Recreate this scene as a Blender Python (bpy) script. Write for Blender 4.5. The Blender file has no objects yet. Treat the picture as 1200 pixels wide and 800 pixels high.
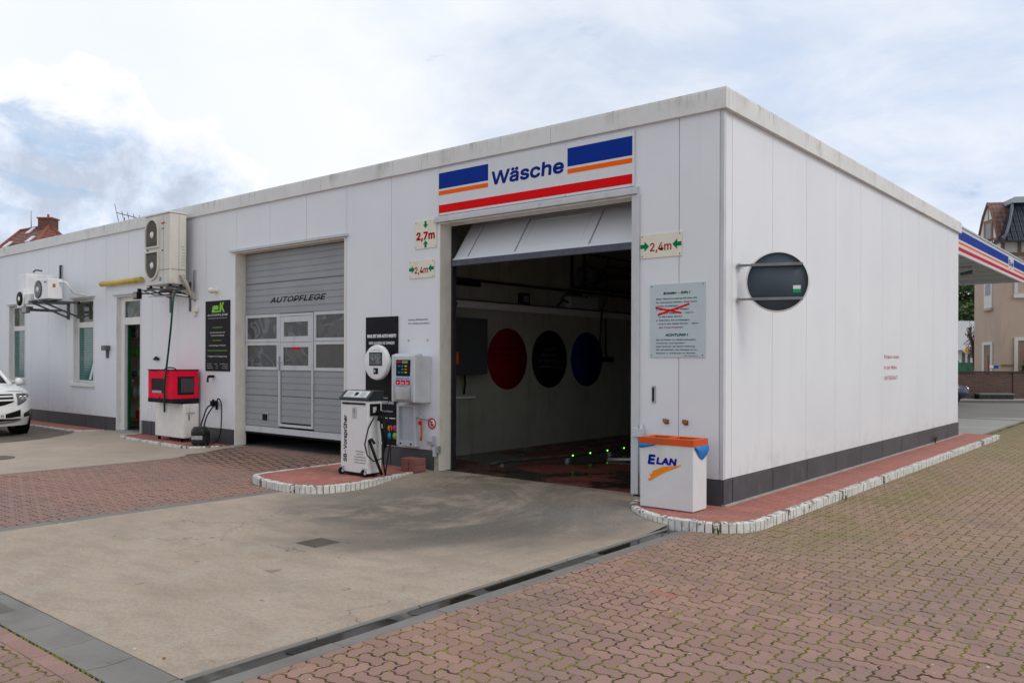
import bpy, math, random
import numpy as np
from mathutils import Matrix, Vector
R = math.radians
PI = math.pi
random.seed(7)
rng = np.random.default_rng(7)
scene = bpy.context.scene
COL = scene.collection

# ------------------------------------------------------------------ camera
CAM = Vector((4.02, -8.45, 1.70))
YAW = R(39.8)
cd = bpy.data.cameras.new('camera'); cam = bpy.data.objects.new('camera', cd); COL.objects.link(cam)
cd.sensor_width = 36; cd.lens = 969 / 1200 * 36; cd.shift_y = 21.1 / 1200
cd.clip_start = 0.05; cd.clip_end = 2000
cam.matrix_world = Matrix.Translation(CAM) @ Matrix.Rotation(YAW, 4, 'Z') @ Matrix.Rotation(R(90), 4, 'X') @ Matrix.Rotation(R(0.2), 4, 'Z')
scene.camera = cam
scene.view_settings.view_transform = 'Standard'
scene.view_settings.look = 'None'
scene.view_settings.exposure = 0.12
scene.view_settings.gamma = 1.0
scene.view_settings.use_curve_mapping = False
scene.cycles.max_bounces = 8
scene.cycles.diffuse_bounces = 5

# ------------------------------------------------------------------ sky and sun
SUN_EL, SUN_AZ = 46.0, 84.0      # azimuth clockwise from +Y
w = bpy.data.worlds.new('World'); scene.world = w; w.use_nodes = True
nt = w.node_tree; N = nt.nodes; K = nt.links
for n in list(N): N.remove(n)
wo = N.new('ShaderNodeOutputWorld'); bg = N.new('ShaderNodeBackground'); bg.inputs['Strength'].default_value = 0.1
sky = N.new('ShaderNodeTexSky'); sky.sky_type = 'NISHITA'; sky.sun_disc = False
sky.sun_elevation = R(SUN_EL); sky.sun_rotation = R(SUN_AZ); sky.air_density = 1.2; sky.dust_density = 1.5; sky.ozone_density = 1.5
tc = N.new('ShaderNodeTexCoord')
sep = N.new('ShaderNodeSeparateXYZ'); K.new(tc.outputs['Generated'], sep.inputs[0])
def wmath(op, a, b=None, c=None, clamp=False):
    m = N.new('ShaderNodeMath'); m.operation = op; m.use_clamp = clamp
    for i, v in enumerate((a, b, c)):
        if v is None: continue
        if isinstance(v, (int, float)): m.inputs[i].default_value = v
        else: K.new(v, m.inputs[i])
    return m.outputs[0]
# cloud sheet: direction projected onto a flat layer overhead
zc = wmath('ADD', wmath('MAXIMUM', sep.outputs['Z'], 0.0), 0.22)
px = wmath('DIVIDE', sep.outputs['X'], zc); py = wmath('DIVIDE', sep.outputs['Y'], zc)
cmb = N.new('ShaderNodeCombineXYZ'); K.new(px, cmb.inputs[0]); K.new(py, cmb.inputs[1])
def wnoise(vec, scale, detail, rough, off=(0, 0, 0), dist=0.0):
    mp = N.new('ShaderNodeMapping'); mp.inputs['Location'].default_value = off; K.new(vec, mp.inputs[0])
    n = N.new('ShaderNodeTexNoise'); n.inputs['Scale'].default_value = scale; n.inputs['Detail'].default_value = detail
    n.inputs['Roughness'].default_value = rough; n.inputs['Distortion'].default_value = dist; K.new(mp.outputs[0], n.inputs['Vector'])
    return n.outputs['Fac']
def wramp(fac, pts):
    r = N.new('ShaderNodeValToRGB'); K.new(fac, r.inputs[0])
    el = r.color_ramp.elements
    while len(el) < len(pts): el.new(0.5)
    for e, (p, c) in zip(el, pts): e.position = p; e.color = (*c, 1) if len(c) == 3 else c
    return r.outputs[0]
def wmix(f, a, b, mode='MIX'):
    m = N.new('ShaderNodeMix'); m.data_type = 'RGBA'; m.blend_type = mode
    if isinstance(f, (int, float)): m.inputs[0].default_value = f
    else: K.new(f, m.inputs[0])
    for s, v in ((m.inputs[6], a), (m.inputs[7], b)):
        if isinstance(v, tuple): s.default_value = (*v, 1)
        else: K.new(v, s)
    return m.outputs[2]
def wdir(az_px, y_px, r0, r1):
    """soft round region of sky round the direction of a picture point"""
    u = (az_px - 600) / 969; v = (421.1 - y_px) / 969
    d = Vector((-math.sin(YAW) + u * math.cos(YAW), math.cos(YAW) + u * math.sin(YAW), v)).normalized()
    vm = N.new('ShaderNodeVectorMath'); vm.operation = 'DOT_PRODUCT'; vm.inputs[1].default_value = d
    nm = N.new('ShaderNodeVectorMath'); nm.operation = 'NORMALIZE'; K.new(tc.outputs['Generated'], nm.inputs[0]); K.new(nm.outputs[0], vm.inputs[0])
    mr = N.new('ShaderNodeMapRange'); mr.interpolation_type = 'SMOOTHSTEP'
    mr.inputs['From Min'].default_value = math.cos(r1); mr.inputs['From Max'].default_value = math.cos(r0); K.new(vm.outputs['Value'], mr.inputs['Value'])
    return mr.outputs[0]
nbig = wnoise(cmb.outputs[0], 1.1, 6, 0.55, (3.1, 1.7, 0), 0.3)
nfine = wnoise(cmb.outputs[0], 3.2, 8, 0.6, (0.3, 5.0, 0), 0.4)
cloudtone = wramp(nbig, [(0.34, (6.0, 6.8, 8.1)), (0.47, (7.7, 8.2, 9.1)), (0.60, (9.2, 9.4, 9.8))])
cloudtone = wmix(wmath('MULTIPLY', wramp(nfine, [(0.40, (0, 0, 0)), (0.62, (1, 1, 1))]), 0.45), cloudtone, (9.4, 9.5, 9.8))
# bluer stretch of thin cloud to the right, blue-grey cumulus bank low on the left
right = wmath('MULTIPLY', wdir(1110, 190, 0.04, 0.42), wramp(nfine, [(0.35, (1, 1, 1)), (0.65, (0.35, 0.35, 0.35))]))
cloudtone = wmix(wmath('MULTIPLY', right, 0.85), cloudtone, (5.6, 6.6, 8.4))
ncum = wnoise(tc.outputs['Generated'], 9.0, 12, 0.58, (1.2, 0.4, 0.9), 0.15)
lowm = wdir(105, 290, 0.02, 0.235)
puff = wmath('ADD', wmath('MULTIPLY', lowm, 0.8), wmath('MULTIPLY', wmath('MULTIPLY', wmath('SUBTRACT', ncum, 0.5), 1.5), wmath('MULTIPLY', lowm, 8.0, clamp=True)))
puffm = wramp(puff, [(0.28, (0, 0, 0)), (0.32, (1, 1, 1))])
cloudtone = wmix(wmath('MULTIPLY', wdir(120, 215, 0.1, 0.33), 0.8), cloudtone, (8.5, 8.9, 9.5))
ncum2 = wnoise(tc.outputs['Generated'], 16.0, 10, 0.6, (4.2, 0.1, 0.3), 0.1)
puffc = wramp(wmath('ADD', puff, wmath('MULTIPLY', wmath('SUBTRACT', ncum2, 0.5), 0.7)), [(0.40, (9.2, 9.35, 9.65)), (0.52, (8.3, 8.7, 9.4)), (0.64, (6.6, 7.5, 8.9)), (0.80, (5.1, 5.8, 7.0)), (0.98, (5.5, 6.3, 7.6))])
cloudtone = wmix(puffm, cloudtone, puffc)
gapm = wramp(wmath('SUBTRACT', nfine, wmath('MULTIPLY', wdir(60, 215, 0.03, 0.12), 0.12)), [(0.27, (1, 1, 1)), (0.36, (0, 0, 0))])
K.new(wmix(wmath('MULTIPLY', gapm, 0.6), cloudtone, wmix(0.5, sky.outputs[0], (4.5, 6.2, 9.0))), bg.inputs[0]) 
# sky dimmed behind the camera, added to darken the front wall
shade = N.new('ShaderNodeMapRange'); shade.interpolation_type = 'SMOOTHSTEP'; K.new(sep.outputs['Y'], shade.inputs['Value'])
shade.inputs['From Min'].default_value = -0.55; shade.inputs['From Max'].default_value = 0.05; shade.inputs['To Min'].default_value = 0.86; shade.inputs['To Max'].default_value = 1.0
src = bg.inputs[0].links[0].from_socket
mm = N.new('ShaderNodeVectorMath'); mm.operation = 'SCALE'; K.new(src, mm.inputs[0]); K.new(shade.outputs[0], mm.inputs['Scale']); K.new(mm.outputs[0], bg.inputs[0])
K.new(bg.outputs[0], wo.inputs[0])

sd = bpy.data.lights.new('sun', 'SUN'); sd.energy = 1.1; sd.angle = R(25); sd.color = (1.0, 0.93, 0.82)
so = bpy.data.objects.new('sun', sd); COL.objects.link(so)
az, el = R(SUN_AZ), R(SUN_EL)
sdir = Vector((math.sin(az) * math.cos(el), math.cos(az) * math.cos(el), math.sin(el)))
so.rotation_euler = sdir.to_track_quat('Z', 'Y').to_euler(); so.location = (10, -10, 20)

# ------------------------------------------------------------------ material helpers
class G:
    """tiny node graph helper"""
    def __init__(s, name):
        s.m = bpy.data.materials.new(name); s.m.use_nodes = True
        s.nt = s.m.node_tree; s.N = s.nt.nodes; s.b = s.N['Principled BSDF']; s.tc = s.N.new('ShaderNodeTexCoord')
    def link(s, a, b): s.nt.links.new(a, b)
    def put(s, sock, v):
        if isinstance(v, (int, float)): sock.default_value = v
        elif isinstance(v, tuple): sock.default_value = (*v, 1) if len(v) == 3 and len(sock.default_value) == 4 else v
        else: s.link(v, sock)
    def math(s, op, a, b=None, clamp=False):
        n = s.N.new('ShaderNodeMath'); n.operation = op; n.use_clamp = clamp; s.put(n.inputs[0], a)
        if b is not None: s.put(n.inputs[1], b)
        return n.outputs[0]
    def pos(s): 
        if not hasattr(s, '_p'): s._p = s.N.new('ShaderNodeNewGeometry').outputs['Position']
        return s._p
    def mapping(s, vec, scale=(1, 1, 1), loc=(0, 0, 0), rot=(0, 0, 0), kind='POINT'):
        n = s.N.new('ShaderNodeMapping'); n.vector_type = kind; n.inputs['Location'].default_value = loc
        n.inputs['Scale'].default_value = scale; n.inputs['Rotation'].default_value = rot; s.link(vec, n.inputs[0]); return n.outputs[0]
    def noise(s, scale, detail=4, rough=0.55, vec=None, dist=0.0, col=False):
        n = s.N.new('ShaderNodeTexNoise'); n.inputs['Scale'].default_value = scale; n.inputs['Detail'].default_value = detail
        n.inputs['Roughness'].default_value = rough; n.inputs['Distortion'].default_value = dist
        s.link(vec if vec is not None else s.pos(), n.inputs['Vector']); return n.outputs['Color' if col else 'Fac']
    def ramp(s, f, pts):
        n = s.N.new('ShaderNodeValToRGB'); s.put(n.inputs[0], f); el = n.color_ramp.elements
        while len(el) < len(pts): el.new(0.5)
        for e, (p, c) in zip(el, pts):
            e.position = p
            if isinstance(c, (int, float)): c = (c, c, c)
            e.color = (*c, 1)
        return n.outputs[0]
    def step(s, f, a, b):
        n = s.N.new('ShaderNodeMapRange'); n.interpolation_type = 'SMOOTHSTEP'; s.put(n.inputs['Value'], f)
        n.inputs['From Min'].default_value = a; n.inputs['From Max'].default_value = b; return n.outputs[0]
    def mix(s, f, a, b, mode='MIX'):
        n = s.N.new('ShaderNodeMix'); n.data_type = 'RGBA'; n.blend_type = mode; s.put(n.inputs[0], f); s.put(n.inputs[6], a); s.put(n.inputs[7], b); return n.outputs[2]
    def bump(s, h, strength=0.3, dist=0.01):
        n = s.N.new('ShaderNodeBump'); n.inputs['Strength'].default_value = strength; n.inputs['Distance'].default_value = dist
        s.link(h, n.inputs['Height'])
        if s.b.inputs['Normal'].is_linked: s.link(s.b.inputs['Normal'].links[0].from_socket, n.inputs['Normal'])
        s.link(n.outputs[0], s.b.inputs['Normal'])
    def set(s, color=None, rough=None, metal=None, spec=None):
        if color is not None: s.put(s.b.inputs['Base Color'], color)
        if rough is not None: s.put(s.b.inputs['Roughness'], rough)
        if metal is not None: s.put(s.b.inputs['Metallic'], metal)
        if spec is not None: s.put(s.b.inputs['Specular IOR Level'], spec)
        return s.m
def mul(c, k): return tuple(min(1, x * k) for x in c)
_pm = {}
def paint(name, c, rough=0.45, var=0.10, scale=6.0, metal=0.0, bump=0.0, spec=0.22, dirt=None, dirt_amt=0.5):
    if name in _pm: return _pm[name]
    g = G(name)
    f = g.noise(scale, 5, 0.6)
    col = g.ramp(f, [(0.3, mul(c, 1 - var)), (0.7, mul(c, 1 + var * 0.6))])
    if dirt:
        d = g.noise(3.0, 8, 0.7, g.mapping(g.pos(), (1, 1, 0.35)))
        col = g.mix(g.math('MULTIPLY', g.step(d, 0.52, 0.72), dirt_amt), col, dirt)
    if bump: g.bump(g.noise(scale * 12, 3, 0.6), bump, 0.004)
    _pm[name] = g.set(col, g.ramp(g.noise(scale * 2, 3), [(0.3, max(0, rough - 0.08)), (0.7, min(1, rough + 0.08))]), metal, spec)
    return _pm[name]

WHITE_AC = paint('ac_cream_enamel', (0.62, 0.60, 0.55), 0.4, 0.06, dirt=(0.30, 0.27, 0.22), dirt_amt=0.5)
WHITE2 = paint('white_enamel', (0.74, 0.75, 0.76), 0.35, 0.05, dirt=(0.42, 0.40, 0.36), dirt_amt=0.4)
WHITE_BIN = paint('bin_white_enamel', (0.66, 0.67, 0.68), 0.4, 0.04, dirt=(0.5, 0.48, 0.44), dirt_amt=0.4)
CREAM = paint('cream_board', (0.74, 0.71, 0.60), 0.5, 0.05, dirt=(0.5, 0.46, 0.36), dirt_amt=0.4)
BLACK = paint('black_plastic', (0.010, 0.010, 0.011), 0.5, 0.2, spec=0.12)
BLACKM = paint('black_metal', (0.03, 0.03, 0.032), 0.4, 0.3, dirt=(0.10, 0.08, 0.06))
DGREY = paint('dark_grey_metal', (0.10, 0.11, 0.12), 0.45, 0.2, dirt=(0.16, 0.14, 0.12))
GREY = paint('grey_plastic', (0.42, 0.45, 0.47), 0.42, 0.07, dirt=(0.3, 0.29, 0.27), dirt_amt=0.4)
LGREY = paint('light_grey_metal', (0.55, 0.57, 0.60), 0.38, 0.06, dirt=(0.36, 0.34, 0.30), dirt_amt=0.5)
STEEL = paint('brushed_steel', (0.55, 0.55, 0.55), 0.35, 0.15, metal=0.85)
GALV = paint('galvanised_steel', (0.42, 0.44, 0.46), 0.5, 0.2, metal=0.6, dirt=(0.25, 0.17, 0.10))
FRAME = paint('window_frame_white', (0.72, 0.72, 0.70), 0.4, 0.05, dirt=(0.42, 0.39, 0.33), dirt_amt=0.5)
BLUE = paint('sign_blue', (0.003, 0.03, 0.27), 0.5, 0.06, spec=0.06)
ORANGE = paint('sign_orange', (0.88, 0.13, 0.006), 0.5, 0.06, spec=0.06)
REDS = paint('sign_red', (0.72, 0.004, 0.006), 0.5, 0.06, spec=0.06)
DRED = paint('dark_red_ink', (0.38, 0.004, 0.01), 0.5, 0.05, spec=0.06)
GREENS = paint('sign_green', (0.0, 0.19, 0.06), 0.5, 0.08, spec=0.06)
DGREEN = paint('dark_green_ink', (0.005, 0.08, 0.04), 0.5, 0.05, spec=0.06)
LETTERW = paint('white_ink', (0.72, 0.73, 0.75), 0.5, 0.04)
LETTERB = paint('navy_ink', (0.003, 0.02, 0.22), 0.5, 0.04, spec=0.06)
BOARD_BLUEISH = paint('pale_blue_board', (0.50, 0.58, 0.62), 0.4, 0.04)
RUBBER = paint('rubber', (0.010, 0.010, 0.011), 0.75, 0.2, spec=0.12)

def glass_mat(name, tint, rough=0.06, spec=0.5, pattern=None):
    g = G(name)
    if pattern:
        v = g.noise(*pattern[:3], dist=pattern[3])
        c = g.ramp(v, pattern[4])
    else:
        c = g.ramp(g.noise(3.0, 4), [(0.35, mul(tint, 0.6)), (0.7, mul(tint, 1.5))])
    return g.set(c, rough, 0, spec)

# ------------------------------------------------------------------ mesh builder
_W = {}
class MB:
    def __init__(s): s.v = []; s.f = []; s.mi = []; s.sm = []
    def add(s, vs, fs, mi=0, smooth=False):
        o = len(s.v); s.v += [tuple(p) for p in vs]; s.f += [tuple(o + i for i in f) for f in fs]
        s.mi += [mi] * len(fs); s.sm += [smooth] * len(fs); return s
    def box(s, x0, x1, y0, y1, z0, z1, mi=0, M=None):
        x0, x1 = sorted((x0, x1)); y0, y1 = sorted((y0, y1)); z0, z1 = sorted((z0, z1))
        vs = [(x0, y0, z0), (x1, y0, z0), (x1, y1, z0), (x0, y1, z0), (x0, y0, z1), (x1, y0, z1), (x1, y1, z1), (x0, y1, z1)]
        if M: vs = [M @ Vector(p) for p in vs]
        return s.add(vs, [(0, 3, 2, 1), (4, 5, 6, 7), (0, 1, 5, 4), (1, 2, 6, 5), (2, 3, 7, 6), (3, 0, 4, 7)], mi)
    def cyl(s, a, b, r, r2=None, n=16, mi=0, caps=True):
        a = Vector(a); b = Vector(b); r2 = r if r2 is None else r2
        q = (b - a).to_track_quat('Z', 'Y'); X = q @ Vector((1, 0, 0)); Y = q @ Vector((0, 1, 0))
        vs = []
        for c, rr in ((a, r), (b, r2)):
            for i in range(n):
                t = 2 * PI * i / n; vs.append(c + X * (rr * math.cos(t)) + Y * (rr * math.sin(t)))
        s.add(vs, [(i, (i + 1) % n, n + (i + 1) % n, n + i) for i in range(n)], mi, True)
        if caps:
            o = len(s.v) - 2 * n
            s.f += [tuple(o + i for i in reversed(range(n))), tuple(o + n + i for i in range(n))]; s.mi += [mi, mi]; s.sm += [False, False]
        return s
    def tube(s, pts, r, n=8, mi=0):
        pts = [Vector(p) for p in pts]; vs = []; fs = []
        up = Vector((0, 0, 1)); prev = None
        for i, p in enumerate(pts):
            t = (pts[min(i + 1, len(pts) - 1)] - pts[max(i - 1, 0)]).normalized()
            if prev is None:
                X = t.cross(up if abs(t.z) < 0.9 else Vector((1, 0, 0))).normalized()
            else:
                X = (prev - t * prev.dot(t)).normalized()
            prev = X; Y = t.cross(X)
            for k in range(n):
                a = 2 * PI * k / n; vs.append(p + X * (r * math.cos(a)) + Y * (r * math.sin(a)))
        for i in range(len(pts) - 1):
            for k in range(n):
                fs.append((i * n + k, i * n + (k + 1) % n, (i + 1) * n + (k + 1) % n, (i + 1) * n + k))
        fs.append(tuple(reversed(range(n)))); fs.append(tuple((len(pts) - 1) * n + k for k in range(n)))
        return s.add(vs, fs, mi, True)
    def prism(s, poly, ax, a0, a1, mi=0, off=None):
        """poly in the two other axes (in order), extruded along axis ax from a0 to a1"""
        def P(p, a):
            return {'x': (a, p[0], p[1]), 'y': (p[0], a, p[1]), 'z': (p[0], p[1], a)}[ax]
        n = len(poly); vs = [P(p, a0) for p in poly] + [P(p, a1) for p in poly]
        if off: vs = vs[:n] + [tuple(Vector(v) + Vector(off)) for v in vs[n:]]
        fs = [tuple(range(n)), tuple(range(2 * n - 1, n - 1, -1))] + [(i, n + i, n + (i + 1) % n, (i + 1) % n) for i in range(n)]
        return s.add(vs, fs, mi)
    def ring(s, profile, c, n=32, mi=0, axis='z'):
        """lathe of (r, h) profile about an axis through c"""
        vs = []; fs = []; m = len(profile)
        for i in range(n):
            t = 2 * PI * i / n
            for r_, h in profile:
                a, b = r_ * math.cos(t), r_ * math.sin(t)
                vs.append({'z': (c[0] + a, c[1] + b, c[2] + h), 'y': (c[0] + a, c[1] + h, c[2] + b), 'x': (c[0] + h, c[1] + a, c[2] + b)}[axis])
        for i in range(n):
            for k in range(m - 1):
                fs.append((i * m + k, ((i + 1) % n) * m + k, ((i + 1) % n) * m + k + 1, i * m + k + 1))
        return s.add(vs, fs, mi, True)
    def build(s, name, mats, parent=None, bevel=0.0, local=False, fix=True, M=None):
        me = bpy.data.meshes.new(name)
        vs = s.v
        if M is not None: vs = [tuple(M @ Vector(p)) for p in vs]
        o = bpy.data.objects.new(name, me); COL.objects.link(o)
        org = Vector((0, 0, 0))
        if parent is not None:
            o.parent = parent; Wm = _W.get(parent, Matrix.Identity(4)); _W[o] = Wm
            if not local:
                Wi = Wm.inverted(); vs = [tuple(Wi @ Vector(p)) for p in vs]
        else:
            a = np.array(vs); org = Vector(((a[:, 0].min() + a[:, 0].max()) / 2, (a[:, 1].min() + a[:, 1].max()) / 2, a[:, 2].min()))
            vs = [tuple(Vector(p) - org) for p in vs]; o.location = org; _W[o] = Matrix.Translation(org)
        me.from_pydata(vs, [], s.f)
        me.polygons.foreach_set('material_index', s.mi); me.polygons.foreach_set('use_smooth', s.sm)
        for m in (mats if isinstance(mats, (list, tuple)) else [mats]): me.materials.append(m)
        me.update()
        if fix:
            import bmesh
            bm = bmesh.new(); bm.from_mesh(me); bmesh.ops.recalc_face_normals(bm, faces=bm.faces); bm.to_mesh(me); bm.free()
        if bevel:
            b = o.modifiers.new('bevel', 'BEVEL'); b.width = bevel; b.segments = 2; b.limit_method = 'ANGLE'; b.angle_limit = R(35)
        return o
def B(*a, **k): return MB().box(*a, **k)
def thing(name, label, cat, loc=(0, 0, 0), rz=0.0, group=None):
    o = bpy.data.objects.new(name, None); COL.objects.link(o); o.empty_display_size = 0.2
    o.location = loc; o.rotation_euler = (0, 0, rz)
    _W[o] = Matrix.Translation(Vector(loc)) @ Matrix.Rotation(rz, 4, 'Z')
    o['label'] = label; o['category'] = cat
    if group: o['group'] = group
    return o
def tag(o, label, cat, group=None):
    o['label'] = label; o['category'] = cat
    if group: o['group'] = group
    return o
def struct(o): o['kind'] = 'structure'; return o
def stuff(o, label, cat): o['kind'] = 'stuff'; o['label'] = label; o['category'] = cat; return o

FRONT = Matrix(((1, 0, 0, 0), (0, 0, -1, 0), (0, 1, 0, 0), (0, 0, 0, 1)))    # text on a wall that faces -Y
SIDE = Matrix(((0, 0, 1, 0), (1, 0, 0, 0), (0, 1, 0, 0), (0, 0, 0, 1)))      # text on a wall that faces +X
FONT = None
try:
    import os
    for _k in ('LOCAL', 'SYSTEM'):
        _p = os.path.join(bpy.utils.resource_path(_k), 'datafiles', 'fonts', 'Inter.woff2')
        if FONT is None and os.path.exists(_p): FONT = bpy.data.fonts.load(_p)      # Blender's own interface face
except Exception:
    FONT = None
def text(s, x, z, h, mat, parent, plane='front', at=0.0, width=None, align='LEFT', bold=0.0, shear=0.0, name='lettering', rot=0.0, depth=0.0015, local=False, label=None):
    """s with its baseline start (or middle) at x, z on the plane y=at (front) or x=at (side); h is the capital height"""
    cu = bpy.data.curves.new(name, 'FONT'); cu.body = s; cu.size = 1.0
    if FONT: cu.font = FONT
    cu.shear = shear; cu.extrude = 0.0
    cu.resolution_u = 3
    t = bpy.data.objects.new('tmp', cu); COL.objects.link(t)
    bpy.context.view_layer.update()
    me = bpy.data.meshes.new_from_object(t.evaluated_get(bpy.context.evaluated_depsgraph_get()))
    bpy.data.objects.remove(t); bpy.data.curves.remove(cu)
    co = np.empty(len(me.vertices) * 3); me.vertices.foreach_get('co', co); co = co.reshape(-1, 3)
    if len(co) == 0: return None
    cap = 0.729; k = h / cap
    x0, x1 = co[:, 0].min(), co[:, 0].max()
    kx = (width / (x1 - x0)) if width else k
    co[:, 0] = (co[:, 0] - x0) * kx; wd = (x1 - x0) * kx; co[:, 1] *= k
    if align == 'CENTER': co[:, 0] -= wd / 2
    if align == 'RIGHT': co[:, 0] -= wd
    c, sn = math.cos(rot), math.sin(rot)
    # heavier strokes: the same outline laid down again a hair to each side, each layer 0.1 mm above the last
    polys = [tuple(p.vertices) for p in me.polygons]; nv_ = len(co); bpy.data.meshes.remove(me)
    offs = [(0, 0)] if bold <= 0 else [(a * bold * h * 0.9, b_ * bold * h * 0.9) for a, b_ in ((-1, -1), (-1, 1), (1, -1), (1, 1), (0, 1.3), (0, -1.3), (1.3, 0), (-1.3, 0))]
    V = []; F_ = []
    for q, (ox, oz) in enumerate(offs):
        cx_, cz_ = co[:, 0] + ox, co[:, 1] + oz; dd = depth + 0.0001 * q
        X = cx_ * c - cz_ * sn + x; Z = cx_ * sn + cz_ * c + z
        if plane == 'front': V.append(np.stack([X, np.full_like(X, at - dd), Z], 1))
        else: V.append(np.stack([np.full_like(X, at + dd), X, Z], 1))
        F_ += [tuple(k_ + q * nv_ for k_ in f_) for f_ in polys]
    P = np.concatenate(V)
    Wi = _W[parent].inverted()
    if not local: P = np.array([list(Wi @ Vector(p)) for p in P])
    me = bpy.data.meshes.new(name); me.from_pydata(P.tolist(), [], F_); me.materials.append(mat); me.update()
    o = bpy.data.objects.new(name, me); COL.objects.link(o); o.parent = parent; _W[o] = _W[parent]
    if label: o['label'] = label
    return o

# ------------------------------------------------------------------ ground
def zg(x, y):
    if x > -0.1 : return 0.0
    t = min(1, max(0, (y + 1.5) / 1.45)); t = t * t * (3 - 2 * t)
    return 0.095 * t

g = G('asphalt')
c = g.ramp(g.noise(0.35, 6, 0.6), [(0.3, (0.19, 0.185, 0.18)), (0.7, (0.26, 0.255, 0.245))])
c = g.mix(g.step(g.noise(1.0, 5, 0.6, g.mapping(g.pos(), (0.25, 1.4, 1), rot=(0, 0, -YAW))), 0.5, 0.65), c, (0.16, 0.16, 0.158))
g.bump(g.noise(120, 3), 0.4, 0.004)
ASPHALT = g.set(c, 0.85)
struct(B(-120, 120, -60, 160, -0.5, -0.045).build('ground', ASPHALT))

# joint bed below the pavers: sand, soil and moss
g = G('joint_moss')
mo = g.step(g.noise(0.9, 6, 0.68), 0.36, 0.54); mo2 = g.step(g.noise(11, 4, 0.65), 0.34, 0.56)
c = g.mix(g.math('MULTIPLY', mo, mo2), g.ramp(g.noise(30, 3), [(0.3, (0.03, 0.022, 0.02)), (0.7, (0.075, 0.058, 0.045))]), g.ramp(g.noise(40, 2), [(0.3, (0.13, 0.135, 0.02)), (0.7, (0.24, 0.23, 0.04))]))
g.bump(g.noise(60, 3), 0.6, 0.01)
JOINT = g.set(c, 0.95, spec=0.1)

g = G('red_interlocking_paver')
at = g.N.new('ShaderNodeAttribute'); at.attribute_name = 'tone'; at.attribute_type = 'GEOMETRY'
tone = at.outputs['Fac']
base = g.ramp(tone, [(0.0, (0.270, 0.165, 0.135)), (0.5, (0.312, 0.190, 0.154)), (0.9, (0.345, 0.210, 0.170)), (0.992, (0.355, 0.216, 0.176)), (0.995, (0.38, 0.15, 0.125)), (1.0, (0.38, 0.15, 0.125))])
sx = g.N.new('ShaderNodeSeparateXYZ'); g.link(g.pos(), sx.inputs[0])
leftm = g.step(sx.outputs[0], -3.0, -5.0)
base = g.mix(leftm, base, g.mix(0.55, base, (0.28, 0.165, 0.125)))
base = g.mix(g.math('MULTIPLY', g.step(g.noise(0.5, 7, 0.66), 0.46, 0.64), 0.6), base, (0.215, 0.155, 0.145))
base = g.mix(g.math('MULTIPLY', g.step(g.noise(1.3, 7, 0.72), 0.60, 0.70), 0.5), base, (0.13, 0.10, 0.095))
# olive film of algae along the kerb of the right walk and here and there
kd = g.math('ABSOLUTE', g.math('SUBTRACT', sx.outputs[0], 1.05))
al = g.math('MULTIPLY', g.math('MULTIPLY', g.step(kd, 1.3, 0.1), g.step(g.noise(1.1, 6, 0.7), 0.38, 0.66)), g.step(sx.outputs[1], -2.2, 0.5))
tan_ = g.math('MULTIPLY', g.step(sx.outputs[1], -4.0, 1.5), g.step(sx.outputs[0], -1.0, 0.5))
base = g.mix(g.math('MULTIPLY', tan_, g.step(g.noise(0.6, 6, 0.7), 0.30, 0.62)), base, g.mix(0.45, base, (0.30, 0.235, 0.12)))
base = g.mix(g.math('MULTIPLY', al, 0.75), base, (0.19, 0.17, 0.06))
far = g.math('MULTIPLY', g.step(sx.outputs[1], 3.0, 12.0), 0.6)
base = g.mix(g.math('MULTIPLY', far, g.step(g.noise(0.7, 5, 0.7), 0.35, 0.6)), base, (0.22, 0.20, 0.10))
sp = g.step(g.noise(190, 2, 0.5), 0.66, 0.74)
base = g.mix(g.math('MULTIPLY', sp, 0.45), base, (0.5, 0.44, 0.40))
base = g.mix(g.math('MULTIPLY', g.step(g.noise(110, 4, 0.7), 0.48, 0.62), 0.42), base, (0.13, 0.08, 0.075))
base = g.mix(g.math('MULTIPLY', g.step(g.noise(26, 2, 0.6), 0.72, 0.76), 0.7), base, (0.62, 0.60, 0.56))
ea = g.N.new('ShaderNodeAttribute'); ea.attribute_name = 'edge'; ea.attribute_type = 'GEOMETRY'
mo = g.step(g.noise(0.9, 6, 0.68), 0.36, 0.54); mo2 = g.step(g.noise(11, 4, 0.65), 0.36, 0.58)
grime = g.mix(g.math('MULTIPLY', g.math('MULTIPLY', mo, mo2), g.step(sx.outputs[0], -5.0, -2.0)), (0.07, 0.05, 0.042), (0.20, 0.19, 0.035))
ef = g.math('ADD', ea.outputs['Fac'], g.math('MULTIPLY', g.math('SUBTRACT', g.noise(60, 3, 0.6), 0.5), 0.5))
base = g.mix(g.step(ef, 0.35, 0.75), base, grime)
g.bump(g.noise(110, 5, 0.68), 0.85, 0.005)
PAVER = g.set(base, 0.82, spec=0.35)

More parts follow.
